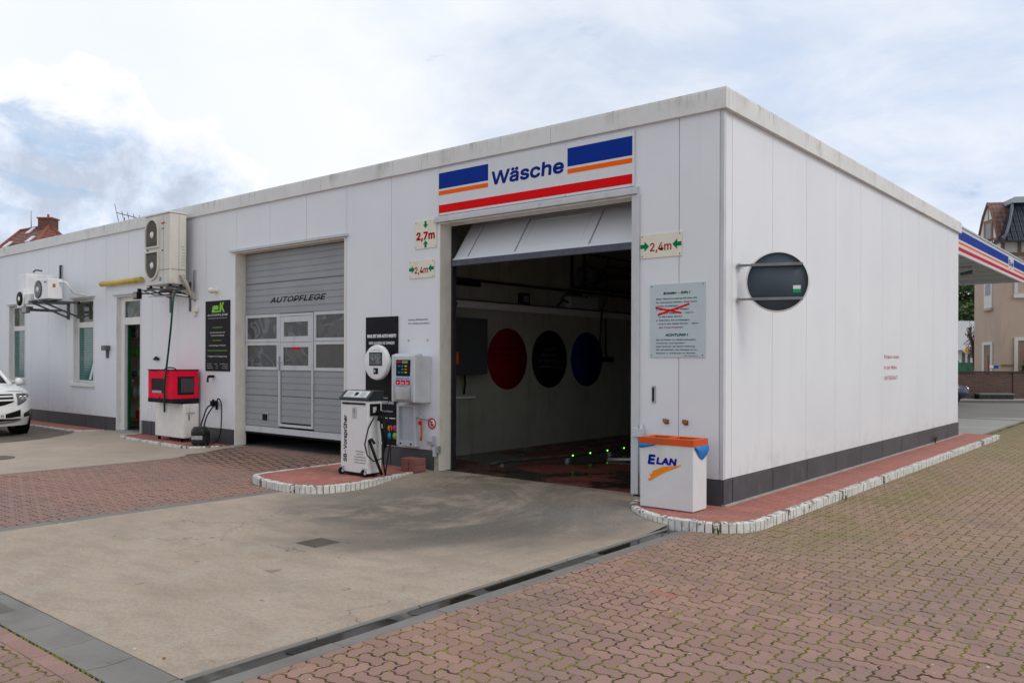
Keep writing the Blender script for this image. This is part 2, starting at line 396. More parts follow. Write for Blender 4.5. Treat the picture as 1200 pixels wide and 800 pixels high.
WU = 0.102; GAP = 0.0040; CH = 0.0060
def paver_template(dx, dy):
    """outline of a dx by dy unit stone whose unit edges are S-shaped; returns rings (base, chamfer foot, top)"""
    A = 0.085 * WU
    pts = []
    def edge(x0, y0, x1, y1):
        fwd = (x1 - x0) + (y1 - y0) > 0
        for t in (0.0, 0.30, 0.42, 0.58, 0.70):
            tt = t if fwd else 1 - t      # offset on the forward parameter, so that both neighbours share the edge
            if y0 == y1: pts.append(((x0 + (x1 - x0) * t) * WU, y0 * WU + A * S(tt)))
            else: pts.append((x0 * WU + A * S(tt), (y0 + (y1 - y0) * t) * WU))
    def S(t):
        xs = [0, .30, .42, .58, .70, 1]; ys = [0, 1, .85, -.85, -1, 0]
        return float(np.interp(t, xs, ys))
    for i in range(dx): edge(i, 0, i + 1, 0)
    for j in range(dy): edge(dx, j, dx, j + 1)
    for i in range(dx, 0, -1): edge(i, dy, i - 1, dy)
    for j in range(dy, 0, -1): edge(0, j, 0, j - 1)
    P = np.array(pts)
    nx = np.roll(P, -1, 0) - np.roll(P, 1, 0); nrm = np.stack([-nx[:, 1], nx[:, 0]], 1); nrm /= np.linalg.norm(nrm, axis=1)[:, None]
    r1 = P + nrm * GAP; r2 = P + nrm * (GAP + CH)
    return r1, r2
def pave(name, inside, x0, x1, y0, y1, mat, zfun, border=None):
    TH = paver_template(2, 1), paver_template(1, 2)
    verts = []; faces = []; tones = []; edges_ = []; vo = 0
    i0, i1 = int(math.floor(x0 / WU)) - 4, int(math.ceil(x1 / WU)) + 4
    j0, j1 = int(math.floor(y0 / WU)) - 4, int(math.ceil(y1 / WU)) + 4
    for j in range(j0, j1):
        for i in range(i0, i1):
            k = (i - j) % 4
            if k == 0: ty = 0; c = ((i + 1) * WU, (j + .5) * WU)
            elif k == 3: ty = 1; c = ((i + .5) * WU, (j + 1) * WU)
            else: continue
            if not inside(c[0], c[1]): continue
            r1, r2 = TH[ty]; n = len(r1)
            dz = rng.normal(0, 0.0012); tx, tyy = rng.normal(0, 0.006, 2); a = rng.normal(0, 0.004)
            def tr(r_, zz):
                q = r_ + np.array([i * WU, j * WU]) - np.array(c)
                q = q @ np.array([[math.cos(a), math.sin(a)], [-math.sin(a), math.cos(a)]])
                z = zz + dz + q[:, 0] * tx + q[:, 1] * tyy + zfun(c[0], c[1])
                return np.stack([q[:, 0] + c[0], q[:, 1] + c[1], z], 1)
            verts.append(tr(r1, -0.014)); verts.append(tr(r1, -CH * 0.8)); verts.append(tr(r2, 0.0))
            for a_, b_ in ((0, n), (n, 2 * n)):
                faces += [(vo + a_ + q, vo + a_ + (q + 1) % n, vo + b_ + (q + 1) % n, vo + b_ + q) for q in range(n)]
            faces.append(tuple(range(vo + 2 * n, vo + 3 * n)))
            tones += [rng.random()] * (3 * n); edges_ += [1.0] * (2 * n) + [0.0] * n; vo += 3 * n
    V = np.concatenate(verts)
    me = bpy.data.meshes.new(name); me.from_pydata(V.tolist(), [], faces); me.materials.append(mat)
    at = me.attributes.new('tone', 'FLOAT', 'POINT'); at.data.foreach_set('value', np.array(tones, dtype=np.float32)); me.update()
    ae = me.attributes.new('edge', 'FLOAT', 'POINT'); ae.data.foreach_set('value', np.array(edges_, dtype=np.float32))
    if border:
        import bmesh
        bm = bmesh.new(); bm.from_mesh(me)
        for co, no in border:   # keep what lies on the side the normal points away from
            bmesh.ops.bisect_plane(bm, geom=bm.verts[:] + bm.edges[:] + bm.faces[:], plane_co=co, plane_no=no, clear_outer=True)
        bm.to_mesh(me); bm.free()
    o = bpy.data.objects.new(name, me); COL.objects.link(o); return struct(o)
def in_right(x, y): return not (x < 0.40 and y > -0.5)
pave('forecourt_paving', lambda x, y: (x > 0.0 and -10 < y < 19 and x < 8.5 and in_right(x, y)), 0, 8.6, -10, 19, PAVER, lambda x, y: 0.0, [((0.146, 0, 0), (-1, 0, 0)), ((8.55, 0, 0), (1, 0, 0))])
pave('forecourt_paving', lambda x, y: (y < -6.45 and x < 0.3 and y > -9.5 and x > -6.0), -6, 0.2, -9.5, -6.4, PAVER, lambda x, y: 0.0, [((0, -6.603, 0), (0, 1, 0)), ((0.14, 0, 0), (1, 0, 0))])
def in_island(x, y): return -6.0 < x < -4.5 and y > -1.8
pave('forecourt_paving', lambda x, y: (-9.5 < x < -5.0 and -7.5 < y < 0.3 and not in_island(x, y)), -9.6, -5.0, -7.5, 0.3, PAVER, zg, [((-5.197, 0, 0), (1, 0, 0)), ((-9.355, 0, 0), (-1, 0, 0))])
# bed sheets
m = MB(); m.box(0.1, 8.55, -10, 19, -0.04, -0.0055); m.box(-6, 0.1, -9.5, -6.56, -0.04, -0.0055)
struct(m.build('joint_bed', JOINT))
m = MB()
ys = [-7.5, -1.5, -1.3, -1.1, -0.9, -0.7, -0.5, -0.3, -0.05, 0.35]
for a, b in zip(ys[:-1], ys[1:]):
    za, zb = zg(-7, a) - 0.0075, zg(-7, b) - 0.0075
    m.add([(-9.4, a, za), (-5.2, a, za), (-5.2, b, zb), (-9.4, b, zb)], [(0, 1, 2, 3)])
struct(m.build('joint_bed', JOINT))
# paving far to the right, beyond the modelled stones
g = G('far_paving'); c = g.ramp(g.noise(9, 4, 0.6), [(0.3, (0.19, 0.14, 0.11)), (0.7, (0.27, 0.18, 0.15))]); g.bump(g.noise(20, 3), 0.5, 0.01)
m = MB(); m.box(8.55, 30, -30, 19, -0.04, -0.002); m.box(-30, 8.55, -30, -10, -0.04, -0.003); m.box(-30, -6.0, -9.99, -8.0, -0.04, -0.003)
struct(m.build('far_paving', g.set(c, 0.85)))
# straight border course of rectangular stones along the gutters
m = MB(); tn = []
def course(x0, y0, x1, y1, n, wdt, z=0.0):
    d = Vector((x1 - x0, y1 - y0, 0)); Lh = d.length / n; d.normalize(); nn = Vector((-d.y, d.x, 0))
    for k in range(n):
        a = Vector((x0, y0, 0)) + d * (Lh * k + 0.003); b = Vector((x0, y0, 0)) + d * (Lh * (k + 1) - 0.003)
        q = rng.normal(0, 0.001); zz = z + q
        vs = []
        for hh, ins in ((-0.014, 0), (-0.003 , 0), (0.0, 0.004)):
            for p, sa, sb in ((a, 1, 1), (b, -1, 1), (b, -1, -1), (a, 1, -1)):
                off = nn * (0.003 if sb == 1 else wdt - 0.003)
                P = p + off + d * (ins * sa) + nn * (ins * sb); vs.append((P.x, P.y, zz + hh))
        m.add(vs, [(0, 1, 5, 4), (1, 2, 6, 5), (2, 3, 7, 6), (3, 0, 4, 7), (4, 5, 9, 8), (5, 6, 10, 9), (6, 7, 11, 10), (7, 4, 8, 11), (8, 9, 10, 11)])
        tn.extend([rng.random() * 0.95] * 12)
course(-6, -6.60, 0.12, -6.60, 31, 0.11)
o = m.build('border_course', PAVER, fix=True)
at_ = o.data.attributes.new('tone', 'FLOAT', 'POINT'); at_.data.foreach_set('value', np.array(tn, dtype=np.float32)); struct(o)

# concrete apron in front of the wash bay
g = G('stained_concrete')
P = g.pos(); wob = g.noise(1.7, 5, 0.6, col=True)
vm = g.N.new('ShaderNodeVectorMath'); vm.operation = 'MULTIPLY_ADD'; g.link(wob, vm.inputs[0]); vm.inputs[1].default_value = (0.9, 0.9, 0); g.link(P, vm.inputs[2])
PW = vm.outputs[0]      # wobbled by about +0.45
def blob(cx, cy, rx, ry, rot, e=0.55, vec=None):
    v = g.mapping(vec if vec is not None else PW, (rx, ry, 1), (cx + 0.45, cy + 0.45, 0), (0, 0, R(rot)), 'TEXTURE')
    s_ = g.N.new('ShaderNodeSeparateXYZ'); g.link(v, s_.inputs[0])
    d = g.math('SQRT', g.math('ADD', g.math('POWER', s_.outputs[0], 2), g.math('POWER', s_.outputs[1], 2)))
    return g.step(d, 1.0, e)
c = g.ramp(g.noise(0.8, 7, 0.62), [(0.3, (0.36, 0.285, 0.222)), (0.7, (0.465, 0.375, 0.298))])
c = g.mix(g.math('MULTIPLY', g.step(g.noise(1.6, 8, 0.72, g.mapping(P, (1, 2.4, 1), rot=(0, 0, R(-25)))), 0.44, 0.64), 0.45), c, (0.26, 0.218, 0.175))
c = g.mix(g.math('MULTIPLY', g.step(g.noise(2.0, 5, 0.65, g.mapping(P, (2.0, 1, 1), rot=(0, 0, R(20)))), 0.52, 0.66), 0.55), c, (0.42, 0.375, 0.315))
# worn wheel track that curves out of the bay (ring about a turning centre)
def arc(cx, cy, r, wd):
    v = g.mapping(P, (1, 1, 1), (-cx, -cy, 0)); s_ = g.N.new('ShaderNodeSeparateXYZ'); g.link(v, s_.inputs[0])
    d = g.math('SQRT', g.math('ADD', g.math('POWER', s_.outputs[0], 2), g.math('POWER', s_.outputs[1], 2)))
    d = g.math('ADD', d, g.math('MULTIPLY', g.math('SUBTRACT', g.noise(1.5, 3), 0.5), 0.5))
    return g.step(g.math('ABSOLUTE', g.math('SUBTRACT', d, r)), wd, wd * 0.3)
dark = (0.085, 0.080, 0.072)
def polar(cx, cy, kr, kt):
    v = g.mapping(P, (1, 1, 1), (-cx, -cy, 0)); s_ = g.N.new('ShaderNodeSeparateXYZ'); g.link(v, s_.inputs[0])
    r = g.math('SQRT', g.math('ADD', g.math('POWER', s_.outputs[0], 2), g.math('POWER', s_.outputs[1], 2)))
    th = g.math('ARCTAN2', s_.outputs[1], s_.outputs[0]); cb = g.N.new('ShaderNodeCombineXYZ')
    g.link(g.math('MULTIPLY', r, kr), cb.inputs[0]); g.link(g.math('MULTIPLY', th, kt), cb.inputs[1]); return cb.outputs[0]
sw = polar(-3.4, -2.1, 1.5, 1.1); streak = g.noise(1.0, 9, 0.68, sw, dist=0.5)
streak2 = g.noise(1.0, 6, 0.7, polar(-3.6, -2.6, 7.0, 2.6), dist=0.6)
base_dark = g.math('MULTIPLY', blob(-2.4, -1.75, 2.7, 2.5, 0, 0.4), g.math('ADD', g.math('MULTIPLY', g.step(streak, 0.34, 0.56), 0.62), 0.36))
c = g.mix(g.math('MULTIPLY', base_dark, 0.92), c, dark)
c = g.mix(g.math('MULTIPLY', g.math('MULTIPLY', arc(-3.4, -2.1, 2.08, 0.42), blob(-2.0, -2.8, 2.0, 2.0, 0, 0.3)), 0.6), c, dark)
c = g.mix(g.math('MULTIPLY', g.step(streak2, 0.50, 0.70), 0.16), c, (0.17, 0.15, 0.13))
c = g.mix(g.math('MULTIPLY', g.step(g.noise(1.0, 7, 0.7, polar(-3.4, -2.1, 7.0, 1.3), dist=0.2), 0.54, 0.72), 0.20), c, (0.46, 0.39, 0.31))
c = g.mix(g.math('MULTIPLY', blob(-4.1, -1.7, 1.2, 1.5, 10, 0.2), 0.5), c, (0.16, 0.15, 0.135))
c = g.mix(g.math('MULTIPLY', blob(-1.0, -1.1, 1.1, 1.0, 0, 0.2), g.math('MULTIPLY', g.step(g.noise(2.2, 6, 0.7), 0.35, 0.6), 0.75)), c, (0.15, 0.155, 0.16))
# green-brown algae by the threshold
c = g.mix(g.math('MULTIPLY', blob(-2.8, -0.1, 2.1, 0.8, 0, 0.3), g.math('MULTIPLY', g.step(g.noise(3.2, 6, 0.7), 0.38, 0.6), 0.75)), c, (0.10, 0.095, 0.05))
c = g.mix(g.math('MULTIPLY', g.step(g.noise(34, 3, 0.6), 0.70, 0.76), 0.6), c, (0.10, 0.09, 0.08))
c = g.mix(g.math('MULTIPLY', g.step(g.noise(120, 3, 0.7), 0.48, 0.66), 0.35), c, (0.16, 0.14, 0.12))
c = g.mix(g.math('MULTIPLY', g.step(g.noise(170, 2, 0.6), 0.60, 0.7), 0.2), c, (0.5, 0.46, 0.4))
c = g.mix(g.math('MULTIPLY', g.step(g.noise(34, 6, 0.82), 0.44, 0.62), 0.34), c, (0.17, 0.145, 0.12))
c = g.mix(g.math('MULTIPLY', g.step(g.noise(47, 6, 0.82), 0.53, 0.66), 0.40), c, (0.56, 0.48, 0.40))
c = g.mix(g.math('MULTIPLY', g.step(g.noise(3.2, 3, 0.5), 0.70, 0.72), 0.6), c, (0.13, 0.115, 0.10))
crk = g.N.new('ShaderNodeTexVoronoi'); crk.feature = 'DISTANCE_TO_EDGE'; crk.inputs['Scale'].default_value = 0.42; g.link(PW, crk.inputs['Vector'])
c = g.mix(g.math('MULTIPLY', g.math('MULTIPLY', g.step(crk.outputs['Distance'], 0.0035, 0.0015), g.step(g.noise(0.7, 3), 0.5, 0.56)), 0.7), c, (0.10, 0.088, 0.075))
g.bump(g.noise(5, 5), 0.25, 0.01); g.bump(g.noise(110, 4, 0.7), 0.8, 0.006)
CONC = g.set(c, g.ramp(g.noise(1.2, 4), [(0.35, 0.62), (0.6, 0.85)]), spec=0.35)
def slab(name, x0, x1, yl, mat, z0=0.0, yend=0.145):
    m = MB(); n = 12
    ys_ = sorted(set(yl + [-1.5 + 1.45 * k / n for k in range(n + 1)] + [yend]))
    vt = [(x0, y, zg(x0, y) + z0) for y in ys_] + [(x1, y, zg(x0, y) + z0) for y in ys_]
    q = len(ys_)
    m.add(vt, [(i, q + i, q + i + 1, i + 1) for i in range(q - 1)], 0, True)
    vb = [(x0, ys_[0], -0.2), (x1, ys_[0], -0.2)]
    m.add([(x0, ys_[0], 0), (x1, ys_[0], 0), (x1, ys_[0], -0.2), (x0, ys_[0], -0.2)], [(0, 1, 2, 3)])
    return m.build(name, mat, fix=False)
struct(slab('concrete_apron', -5.0, -0.14, [-6.2], CONC))
g = G('plain_concrete')
c = g.ramp(g.noise(0.7, 7, 0.62), [(0.3, (0.31, 0.255, 0.205)), (0.7, (0.405, 0.335, 0.275))])
c = g.mix(g.math('MULTIPLY', g.step(g.noise(2.5, 6, 0.7), 0.5, 0.7), 0.4), c, (0.22, 0.2, 0.17)); g.bump(g.noise(150, 3), 0.4, 0.004)
CONC2 = g.set(c, 0.8)
struct(slab('concrete_yard', -30.0, -9.42, [-8.0], CONC2))
# paved parking strip on the far left, car shade painted into its tone
g = G('parking_paving_shaded'); c = g.ramp(g.noise(2.0, 6, 0.7), [(0.3, (0.085, 0.07, 0.058)), (0.7, (0.15, 0.125, 0.105))]); g.bump(g.noise(130, 3), 0.6, 0.004)
m = MB()
pp = [(-14.9, -0.75), (-14.45, -2.0), (-14.1, -4.5), (-30, -4.5), (-30, -0.55), (-15.1, -0.55)]
m.add([(x, y, zg(x, y) + 0.006) for x, y in pp], [(0, 1, 2, 3, 4, 5)]); m.box(-15.1, -15.1001, -0.56, -0.5601, 0, 0.001)
n_ = 14
m = MB()
ysl = [-4.5, -3.2, -2.0, -1.5] + [-1.5 + 0.95 * k / 10 for k in range(1, 11)]
def xr(y): return float(np.interp(y, [-4.5, -2.0, -0.75, -0.55], [-14.1, -14.45, -14.9, -15.2]))
vs = [(-30, y, zg(-20, y) + 0.005) for y in ysl] + [(xr(y), y, zg(-20, y) + 0.005) for y in ysl]; q = len(ysl)
m.add(vs, [(i, q + i, q + i + 1, i + 1) for i in range(q - 1)])
struct(m.build('parking_strip', g.set(c, 0.9), fix=False))
# light forecourt surface behind the building up to the street
g = G('grey_forecourt')
c = g.ramp(g.noise(0.6, 6, 0.6), [(0.3, (0.27, 0.265, 0.255)), (0.7, (0.34, 0.335, 0.325))])
struct(B(-14, 0.12, 12.25, 40, -0.06, -0.006).build('rear_forecourt', g.set(c, 0.85)))
struct(B(-6, 0.11, 19.2, 19.28, -0.006, -0.002).build('tar_joint', paint('tar', (0.05, 0.05, 0.05), 0.8)))

# gutters: dished concrete stones with joints
g = G('gutter_concrete')
c = g.ramp(g.noise(2.2, 6, 0.65), [(0.3, (0.135, 0.13, 0.12)), (0.7, (0.215, 0.207, 0.19))])
c = g.mix(g.math('MULTIPLY', g.step(g.noise(1.1, 5, 0.7), 0.5, 0.7), 0.5), c, (0.13, 0.13, 0.13)); gz = g.N.new('ShaderNodeSeparateXYZ'); g.link(g.pos(), gz.inputs[0])
silt = g.step(gz.outputs[2], -0.006, -0.012)
c = g.mix(g.math('MULTIPLY', silt, g.step(g.noise(1.6, 5, 0.7), 0.25, 0.5)), c, (0.045, 0.042, 0.038)); g.bump(g.noise(120, 3), 0.5, 0.004)
GUT = g.set(c, 0.75)
def gutter(name, ax, a0, a1, b0, b1, n, dip, edge=0.35, chan=False):
    m = MB(); L_ = (a1 - a0) / n
    for k in range(n):
        s0, s1 = a0 + k * L_ + 0.004, a0 + (k + 1) * L_ - 0.004
        w_ = b1 - b0; j = rng.normal(0, 0.0015)
        prof = [(b0, -0.1), (b0, 0.0 + j), (b0 + w_ * 0.10, 0.0 + j), (b0 + w_ * edge, -dip + j), (b0 + w_ * (edge + 0.3), -dip * 0.9 + j), (b0 + w_ * 0.80, 0.0 + j), (b1 - 0.006, 0.002 + j), (b1, -0.006 + j), (b1, -0.1)]
        if chan: prof = [(b0, -0.1), (b0, 0.0 + j), (b0 + .018, 0.0 + j), (b0 + .03, -dip), (b0 + .155, -dip), (b0 + .17, 0.0 + j), (b1 - .006, 0.002 + j), (b1, -0.006 + j), (b1, -0.1)]
        if ax == 'y': m.prism([(p, z) for p, z in prof], 'y', s0, s1)
        else: m.prism([(p, z) for p, z in prof], 'x', s0, s1)
    return struct(m.build(name, GUT))
gutter('gutter', 'y', -6.2, -1.0, -0.14, 0.14, 6, 0.016, chan=True)
gutter('gutter', 'x', -12.0, -0.14, -6.48, -6.205, 24, 0.0055)
gutter('gutter', 'y', 12.3, 30, 0.12, 0.36, 18, 0.012)
struct(B(-0.14, 0.14, -6.48, -6.205, -0.1, 0.001).build('gutter_corner', GUT, bevel=0.004))
struct(B(-0.16, 0.16, -10, -1, -0.2, -0.03).build('gutter_bed', JOINT))
struct(B(-12, 0.2, -6.56, -6.1, -0.2, -0.03).build('gutter_bed', JOINT))
# flush strip between pavers and apron
m = MB()
for k in range(7):
    y0 = -7.6 + k * 0.9; m.box(-5.19, -5.005, y0 + 0.004, y0 + 0.896, -0.1, 0.001 + rng.normal(0, 0.001))
struct(m.build('edging_strip', GUT, bevel=0.004))
m = MB()
for k in range(8):
    y0 = -7.6 + k * 0.93; m.box(-9.43, -9.36, y0 + 0.004, y0 + 0.926, -0.1, 0.003 + zg(-9, y0 + 0.3))
struct(m.build('edging_strip', GUT, bevel=0.004))
# water standing in the gutter
g = G('dirty_water'); WATER = g.set(g.ramp(g.noise(20, 3), [(0.3, (0.012, 0.011, 0.009)), (0.7, (0.03, 0.026, 0.02))]), 0.08, spec=0.35)
m = MB()
for y0, y1 in ((-2.35, -1.02), (-3.85, -3.05), (-4.62, -4.0), (-5.6, -4.75)):
    n = 30; a = []; b = []
    for k in range(n + 1):
        t = k / n; y = y0 + (y1 - y0) * t; wv = min(1, math.sin(PI * t) * 9)
        cx_ = -0.05 + 0.02 * math.sin(y * 9)
        a.append((cx_ + (-0.112 - cx_ + 0.012 * math.sin(y * 17) ** 2) * wv, y, -0.0115)); b.append((cx_ + (0.016 - cx_ - 0.016 * math.sin(y * 13 + 2) ** 2) * wv, y, -0.0115))
    m.add(a + b, [(i, n + 1 + i, n + 2 + i, i + 1) for i in range(n)])
struct(m.build('puddle', WATER, fix=False))

# drain grate in the apron, manhole on the left
t = thing('drain_cover', 'dark iron drain grate set into the stained concrete apron', 'drain cover', (-2.25, -3.72, 0.0))
m = MB(); m.box(-2.40, -2.10, -3.86, -3.57, -0.01, 0.003); m.build('frame', paint('grate_bed', (0.14, 0.125, 0.105), 0.85), t)
m = MB()
for k in range(7): m.box(-2.385 + k * 0.040, -2.385 + k * 0.040 + 0.022, -3.85, -3.58, 0.0031, 0.006)
m.build('grate', paint('rusty_iron', (0.10, 0.085, 0.07), 0.8, 0.3), t)
t = MB().ring([(0.0, 0.004), (0.29, 0.004), (0.30, 0.010), (0.34, 0.010), (0.34, -0.02)], (-11.65, -3.35, 0.0), 36).build('manhole_cover', paint('manhole_iron', (0.12, 0.11, 0.10), 0.75, 0.3))
tag(t, 'round iron manhole cover in the concrete yard near the left edge', 'manhole')

# ------------------------------------------------------------------ raised walks with white painted kerb stones
g = G('red_brick_walk')
bt = g.N.new('ShaderNodeTexBrick'); g.link(g.pos(), bt.inputs['Vector'])
bt.inputs['Scale'].default_value = 1.0; bt.inputs['Brick Width'].default_value = 0.2; bt.inputs['Row Height'].default_value = 0.1
bt.inputs['Mortar Size'].default_value = 0.004; bt.inputs['Mortar Smooth'].default_value = 0.2; bt.inputs['Bias'].default_value = 0.0
bt.inputs['Color1'].default_value = (0.42, 0.15, 0.115, 1); bt.inputs['Color2'].default_value = (0.33, 0.115, 0.09, 1); bt.inputs['Mortar'].default_value = (0.10, 0.07, 0.05, 1)
c = g.mix(g.math('MULTIPLY', g.step(g.noise(2.2, 6, 0.7), 0.45, 0.7), 0.6), bt.outputs['Color'], (0.22, 0.11, 0.085))
c = g.mix(g.math('MULTIPLY', g.step(g.noise(1.2, 6, 0.7), 0.55, 0.75), 0.4), c, (0.38, 0.22, 0.19))
inv = g.math('SUBTRACT', 1.0, bt.outputs['Fac']); g.bump(inv, 0.6, 0.004); g.bump(g.noise(90, 3), 0.3, 0.003)
WALK = g.set(c, 0.8)
g = G('kerb_white_paint')
at = g.N.new('ShaderNodeAttribute'); at.attribute_name = 'tone'; at.attribute_type = 'GEOMETRY'
chip = g.math('ADD', g.noise(16, 6, 0.7), g.math('MULTIPLY', at.outputs['Fac'], 0.25))
pt = g.mix(g.step(g.noise(8, 5, 0.7), 0.4, 0.7), (0.66, 0.66, 0.64), (0.48, 0.47, 0.43))
gn = g.N.new('ShaderNodeSeparateXYZ'); g.link(g.N.new('ShaderNodeNewGeometry').outputs['Normal'], gn.inputs[0])
chip = g.math('ADD', chip, g.math('MULTIPLY', g.step(gn.outputs[2], 0.5, 0.9), 0.13))
c = g.mix(g.step(chip, 0.66, 0.74), pt, g.ramp(g.noise(30, 3), [(0.3, (0.07, 0.05, 0.035)), (0.7, (0.18, 0.13, 0.10))]))
g.bump(g.noise(50, 3), 0.5, 0.004)
KERB = g.set(c, 0.7)
def path_pts(poly, step):
    """points spaced evenly along a polyline, with tangents"""
    P = [Vector((x, y, 0)) for x, y in poly]; out = []; acc = 0.0
    for a, b in zip(P[:-1], P[1:]):
        L_ = (b - a).length; d = (b - a) / L_; s_ = acc
        while s_ < L_: out.append((a + d * s_, d)); s_ += step
        acc = s_ - L_
    return out
def smooth(poly, it=3):
    for _ in range(it):
        q = [poly[0]]
        for a, b in zip(poly[:-1], poly[1:]):
            q.append((a[0] * .75 + b[0] * .25, a[1] * .75 + b[1] * .25)); q.append((a[0] * .25 + b[0] * .75, a[1] * .25 + b[1] * .75))
        q.append(poly[-1]); poly = q
    return poly
def kerb_walk(poly, closing, step=0.078, top=0.10, depth=0.075, white=None, side=1.0):
    """poly: outer line of the kerb (walk on its left when side = 1); closing: the inner corner points of the walk"""
    m = MB(); tones = []
    for p, d in path_pts(poly, step):
        nrm = Vector((-d.y, d.x, 0)) * side
        j = rng.normal(0, 0.002); jz = rng.normal(0, 0.002); g_ = step / 2 - 0.0065
        a = p + nrm * (0.0 + j); base = -0.06
        vs = []
        for z in (base, top + jz - 0.006):
            for u, v in ((-g_, 0), (g_, 0), (g_, depth), (-g_, depth)): q = a + d * u + nrm * v; vs.append((q.x, q.y, z))
        for u, v in ((-g_ + .005, 0.008), (g_ - .005, 0.008), (g_ - .005, depth - .006), (-g_ + .005, depth - .006)): q = a + d * u + nrm * v; vs.append((q.x, q.y, top + jz + 0.002))
        m.add(vs, [(0, 1, 5, 4), (1, 2, 6, 5), (2, 3, 7, 6), (3, 0, 4, 7), (4, 5, 9, 8), (5, 6, 10, 9), (6, 7, 11, 10), (7, 4, 8, 11), (8, 9, 10, 11)])
        w_ = white(p) if white else 0
        tones += [(1.0 if rng.random() < (0.03 + w_) else rng.random() * 0.35)] * 12
    o = m.build('kerb', KERB); a_ = o.data.attributes.new('tone', 'FLOAT', 'POINT'); a_.data.foreach_set('value', np.array(tones, dtype=np.float32)); struct(o)
    inner = []
    for i, (x, y) in enumerate(poly):
        a = Vector(poly[max(0, i - 1)]); b = Vector(poly[min(len(poly) - 1, i + 1)]); d = (b - a).normalized(); nr = Vector((-d.y, d.x)) * side
        inner.append((x + nr.x * 0.045, y + nr.y * 0.045))
    full = inner + closing
    mm = MB(); mm.prism(full, 'z', -0.05, top - 0.004); struct(mm.build('walk', WALK))
    mj = MB(); mj.prism([(p[0], p[1]) for p in [(x, y) for x, y in inner]] + closing, 'z', -0.04, top - 0.012)
corner = smooth([(-0.96, 0.02), (-0.96, -0.42), (-0.62, -0.80), (-0.1, -1.02), (0.42, -0.92), (0.66, -0.58), (0.64, -0.1), (0.66, 12.15)], 3)
kerb_walk(corner, [(0.0, 12.15), (0.0, 0.0), (-0.5, 0.1)], white=lambda p: 0.22 if (p.y < -0.5 and p.x > 0.25) or p.y < -0.1 and p.x < -0.8 else 0.0)
isl = smooth([(-6.18, 0.06), (-6.16, -1.3), (-6.12, -1.95), (-5.7, -2.12), (-4.9, -2.22), (-4.42, -2.0), (-4.38, -1.4), (-4.52, -0.6), (-4.62, 0.06)], 2)
kerb_walk(isl, [(-4.9, 0.2), (-6.0, 0.2)])
wk = smooth([(-13.4, 0.06), (-13.35, -0.42), (-12.9, -0.58), (-11.5, -0.66), (-10.3, -0.72), (-9.95, -0.6), (-9.72, -0.2), (-9.70, 0.06)], 2)
kerb_walk(wk, [(-10.2, 0.2), (-13.1, 0.2)], white=lambda p: 0.3 if p.x > -10.4 else 0)
fl = smooth([(-30, -0.62), (-16.2, -0.62), (-15.2, -0.6), (-14.75, -0.3), (-14.62, 0.06)], 2)
kerb_walk(fl, [(-15.0, 0.2), (-30, 0.2)])

# moss tufts in the joints
g = G('moss'); c = g.ramp(g.noise(60, 3), [(0.3, (0.10, 0.125, 0.014)), (0.7, (0.22, 0.235, 0.035))]); MOSS = g.set(c, 0.95, spec=0.1)
from mathutils import noise as mn
m = MB()
def tuft(x, y, z, r, h):
    n = 6; a0 = rng.random() * 6; vs = [(x + r * rng.uniform(.7, 1.2) * math.cos(a0 + 2 * PI * k / n), y + r * rng.uniform(.7, 1.2) * math.sin(a0 + 2 * PI * k / n), z - 0.012) for k in range(n)]
    vs += [(x + r * .5 * math.cos(a0 + 2 * PI * k / n), y + r * .5 * math.sin(a0 + 2 * PI * k / n), z + h * rng.uniform(.6, 1.1)) for k in range(n)]
    m.add(vs, [(k, (k + 1) % n, n + (k + 1) % n, n + k) for k in range(n)] + [tuple(n + k for k in range(n))], 0, True)
for j in range(int(-9.3 / WU), int(17 / WU)):
    for i in range(int(-2.0 / WU), int(7 / WU)):
        x, y = i * WU, j * WU
        if x < 0.22 and y > -6.62: continue
        if not (x > 0.25 and in_right(x, y) or (y < -6.62)): continue
        d = mn.noise(Vector((x * 0.45, y * 0.30, 3.3))) + 0.35 * mn.noise(Vector((x * 2, y * 2, 1)))
        near = 0.35 if (y > -1.5 and x < 2.2) else 0.0
        line = 0.25 if i % 4 == 1 else 0.0
        if rng.random() < max(0.0, 0.42 + d * 0.9 + near + line) * (0.75 if y < 6 else 0.5):
            tuft(x + rng.normal(0, .004), y + rng.normal(0, .004), 0, rng.uniform(.009, .019), 0.004)
            if rng.random() < 0.7:
                for q in range(5):
                    s_ = rng.uniform(-0.5, 0.5) * WU
                    if rng.random() < 0.6: tuft(x + 0.010 * math.sin(-s_ / WU * 2 * PI), y + s_, 0, rng.uniform(.005, .010), 0.001)
for k in range(150):   # mossy line along the lower gutter
    x = rng.uniform(-5, 0); tuft(x, -6.485 + rng.normal(0, .004), 0, rng.uniform(.006, .013), 0.004)
for k in range(120):   # at the kerb foot
    p, d = (lambda L_: L_[int(rng.integers(len(L_)))])(path_pts(corner, 0.05))
    if p.x > 0.2: tuft(p.x + d.y * 0.02, p.y - d.x * 0.02, 0, rng.uniform(.006, .016), 0.006)
stuff(m.build('moss_tufts', MOSS, fix=False), 'bright green moss growing in the joints of the paving', 'moss')
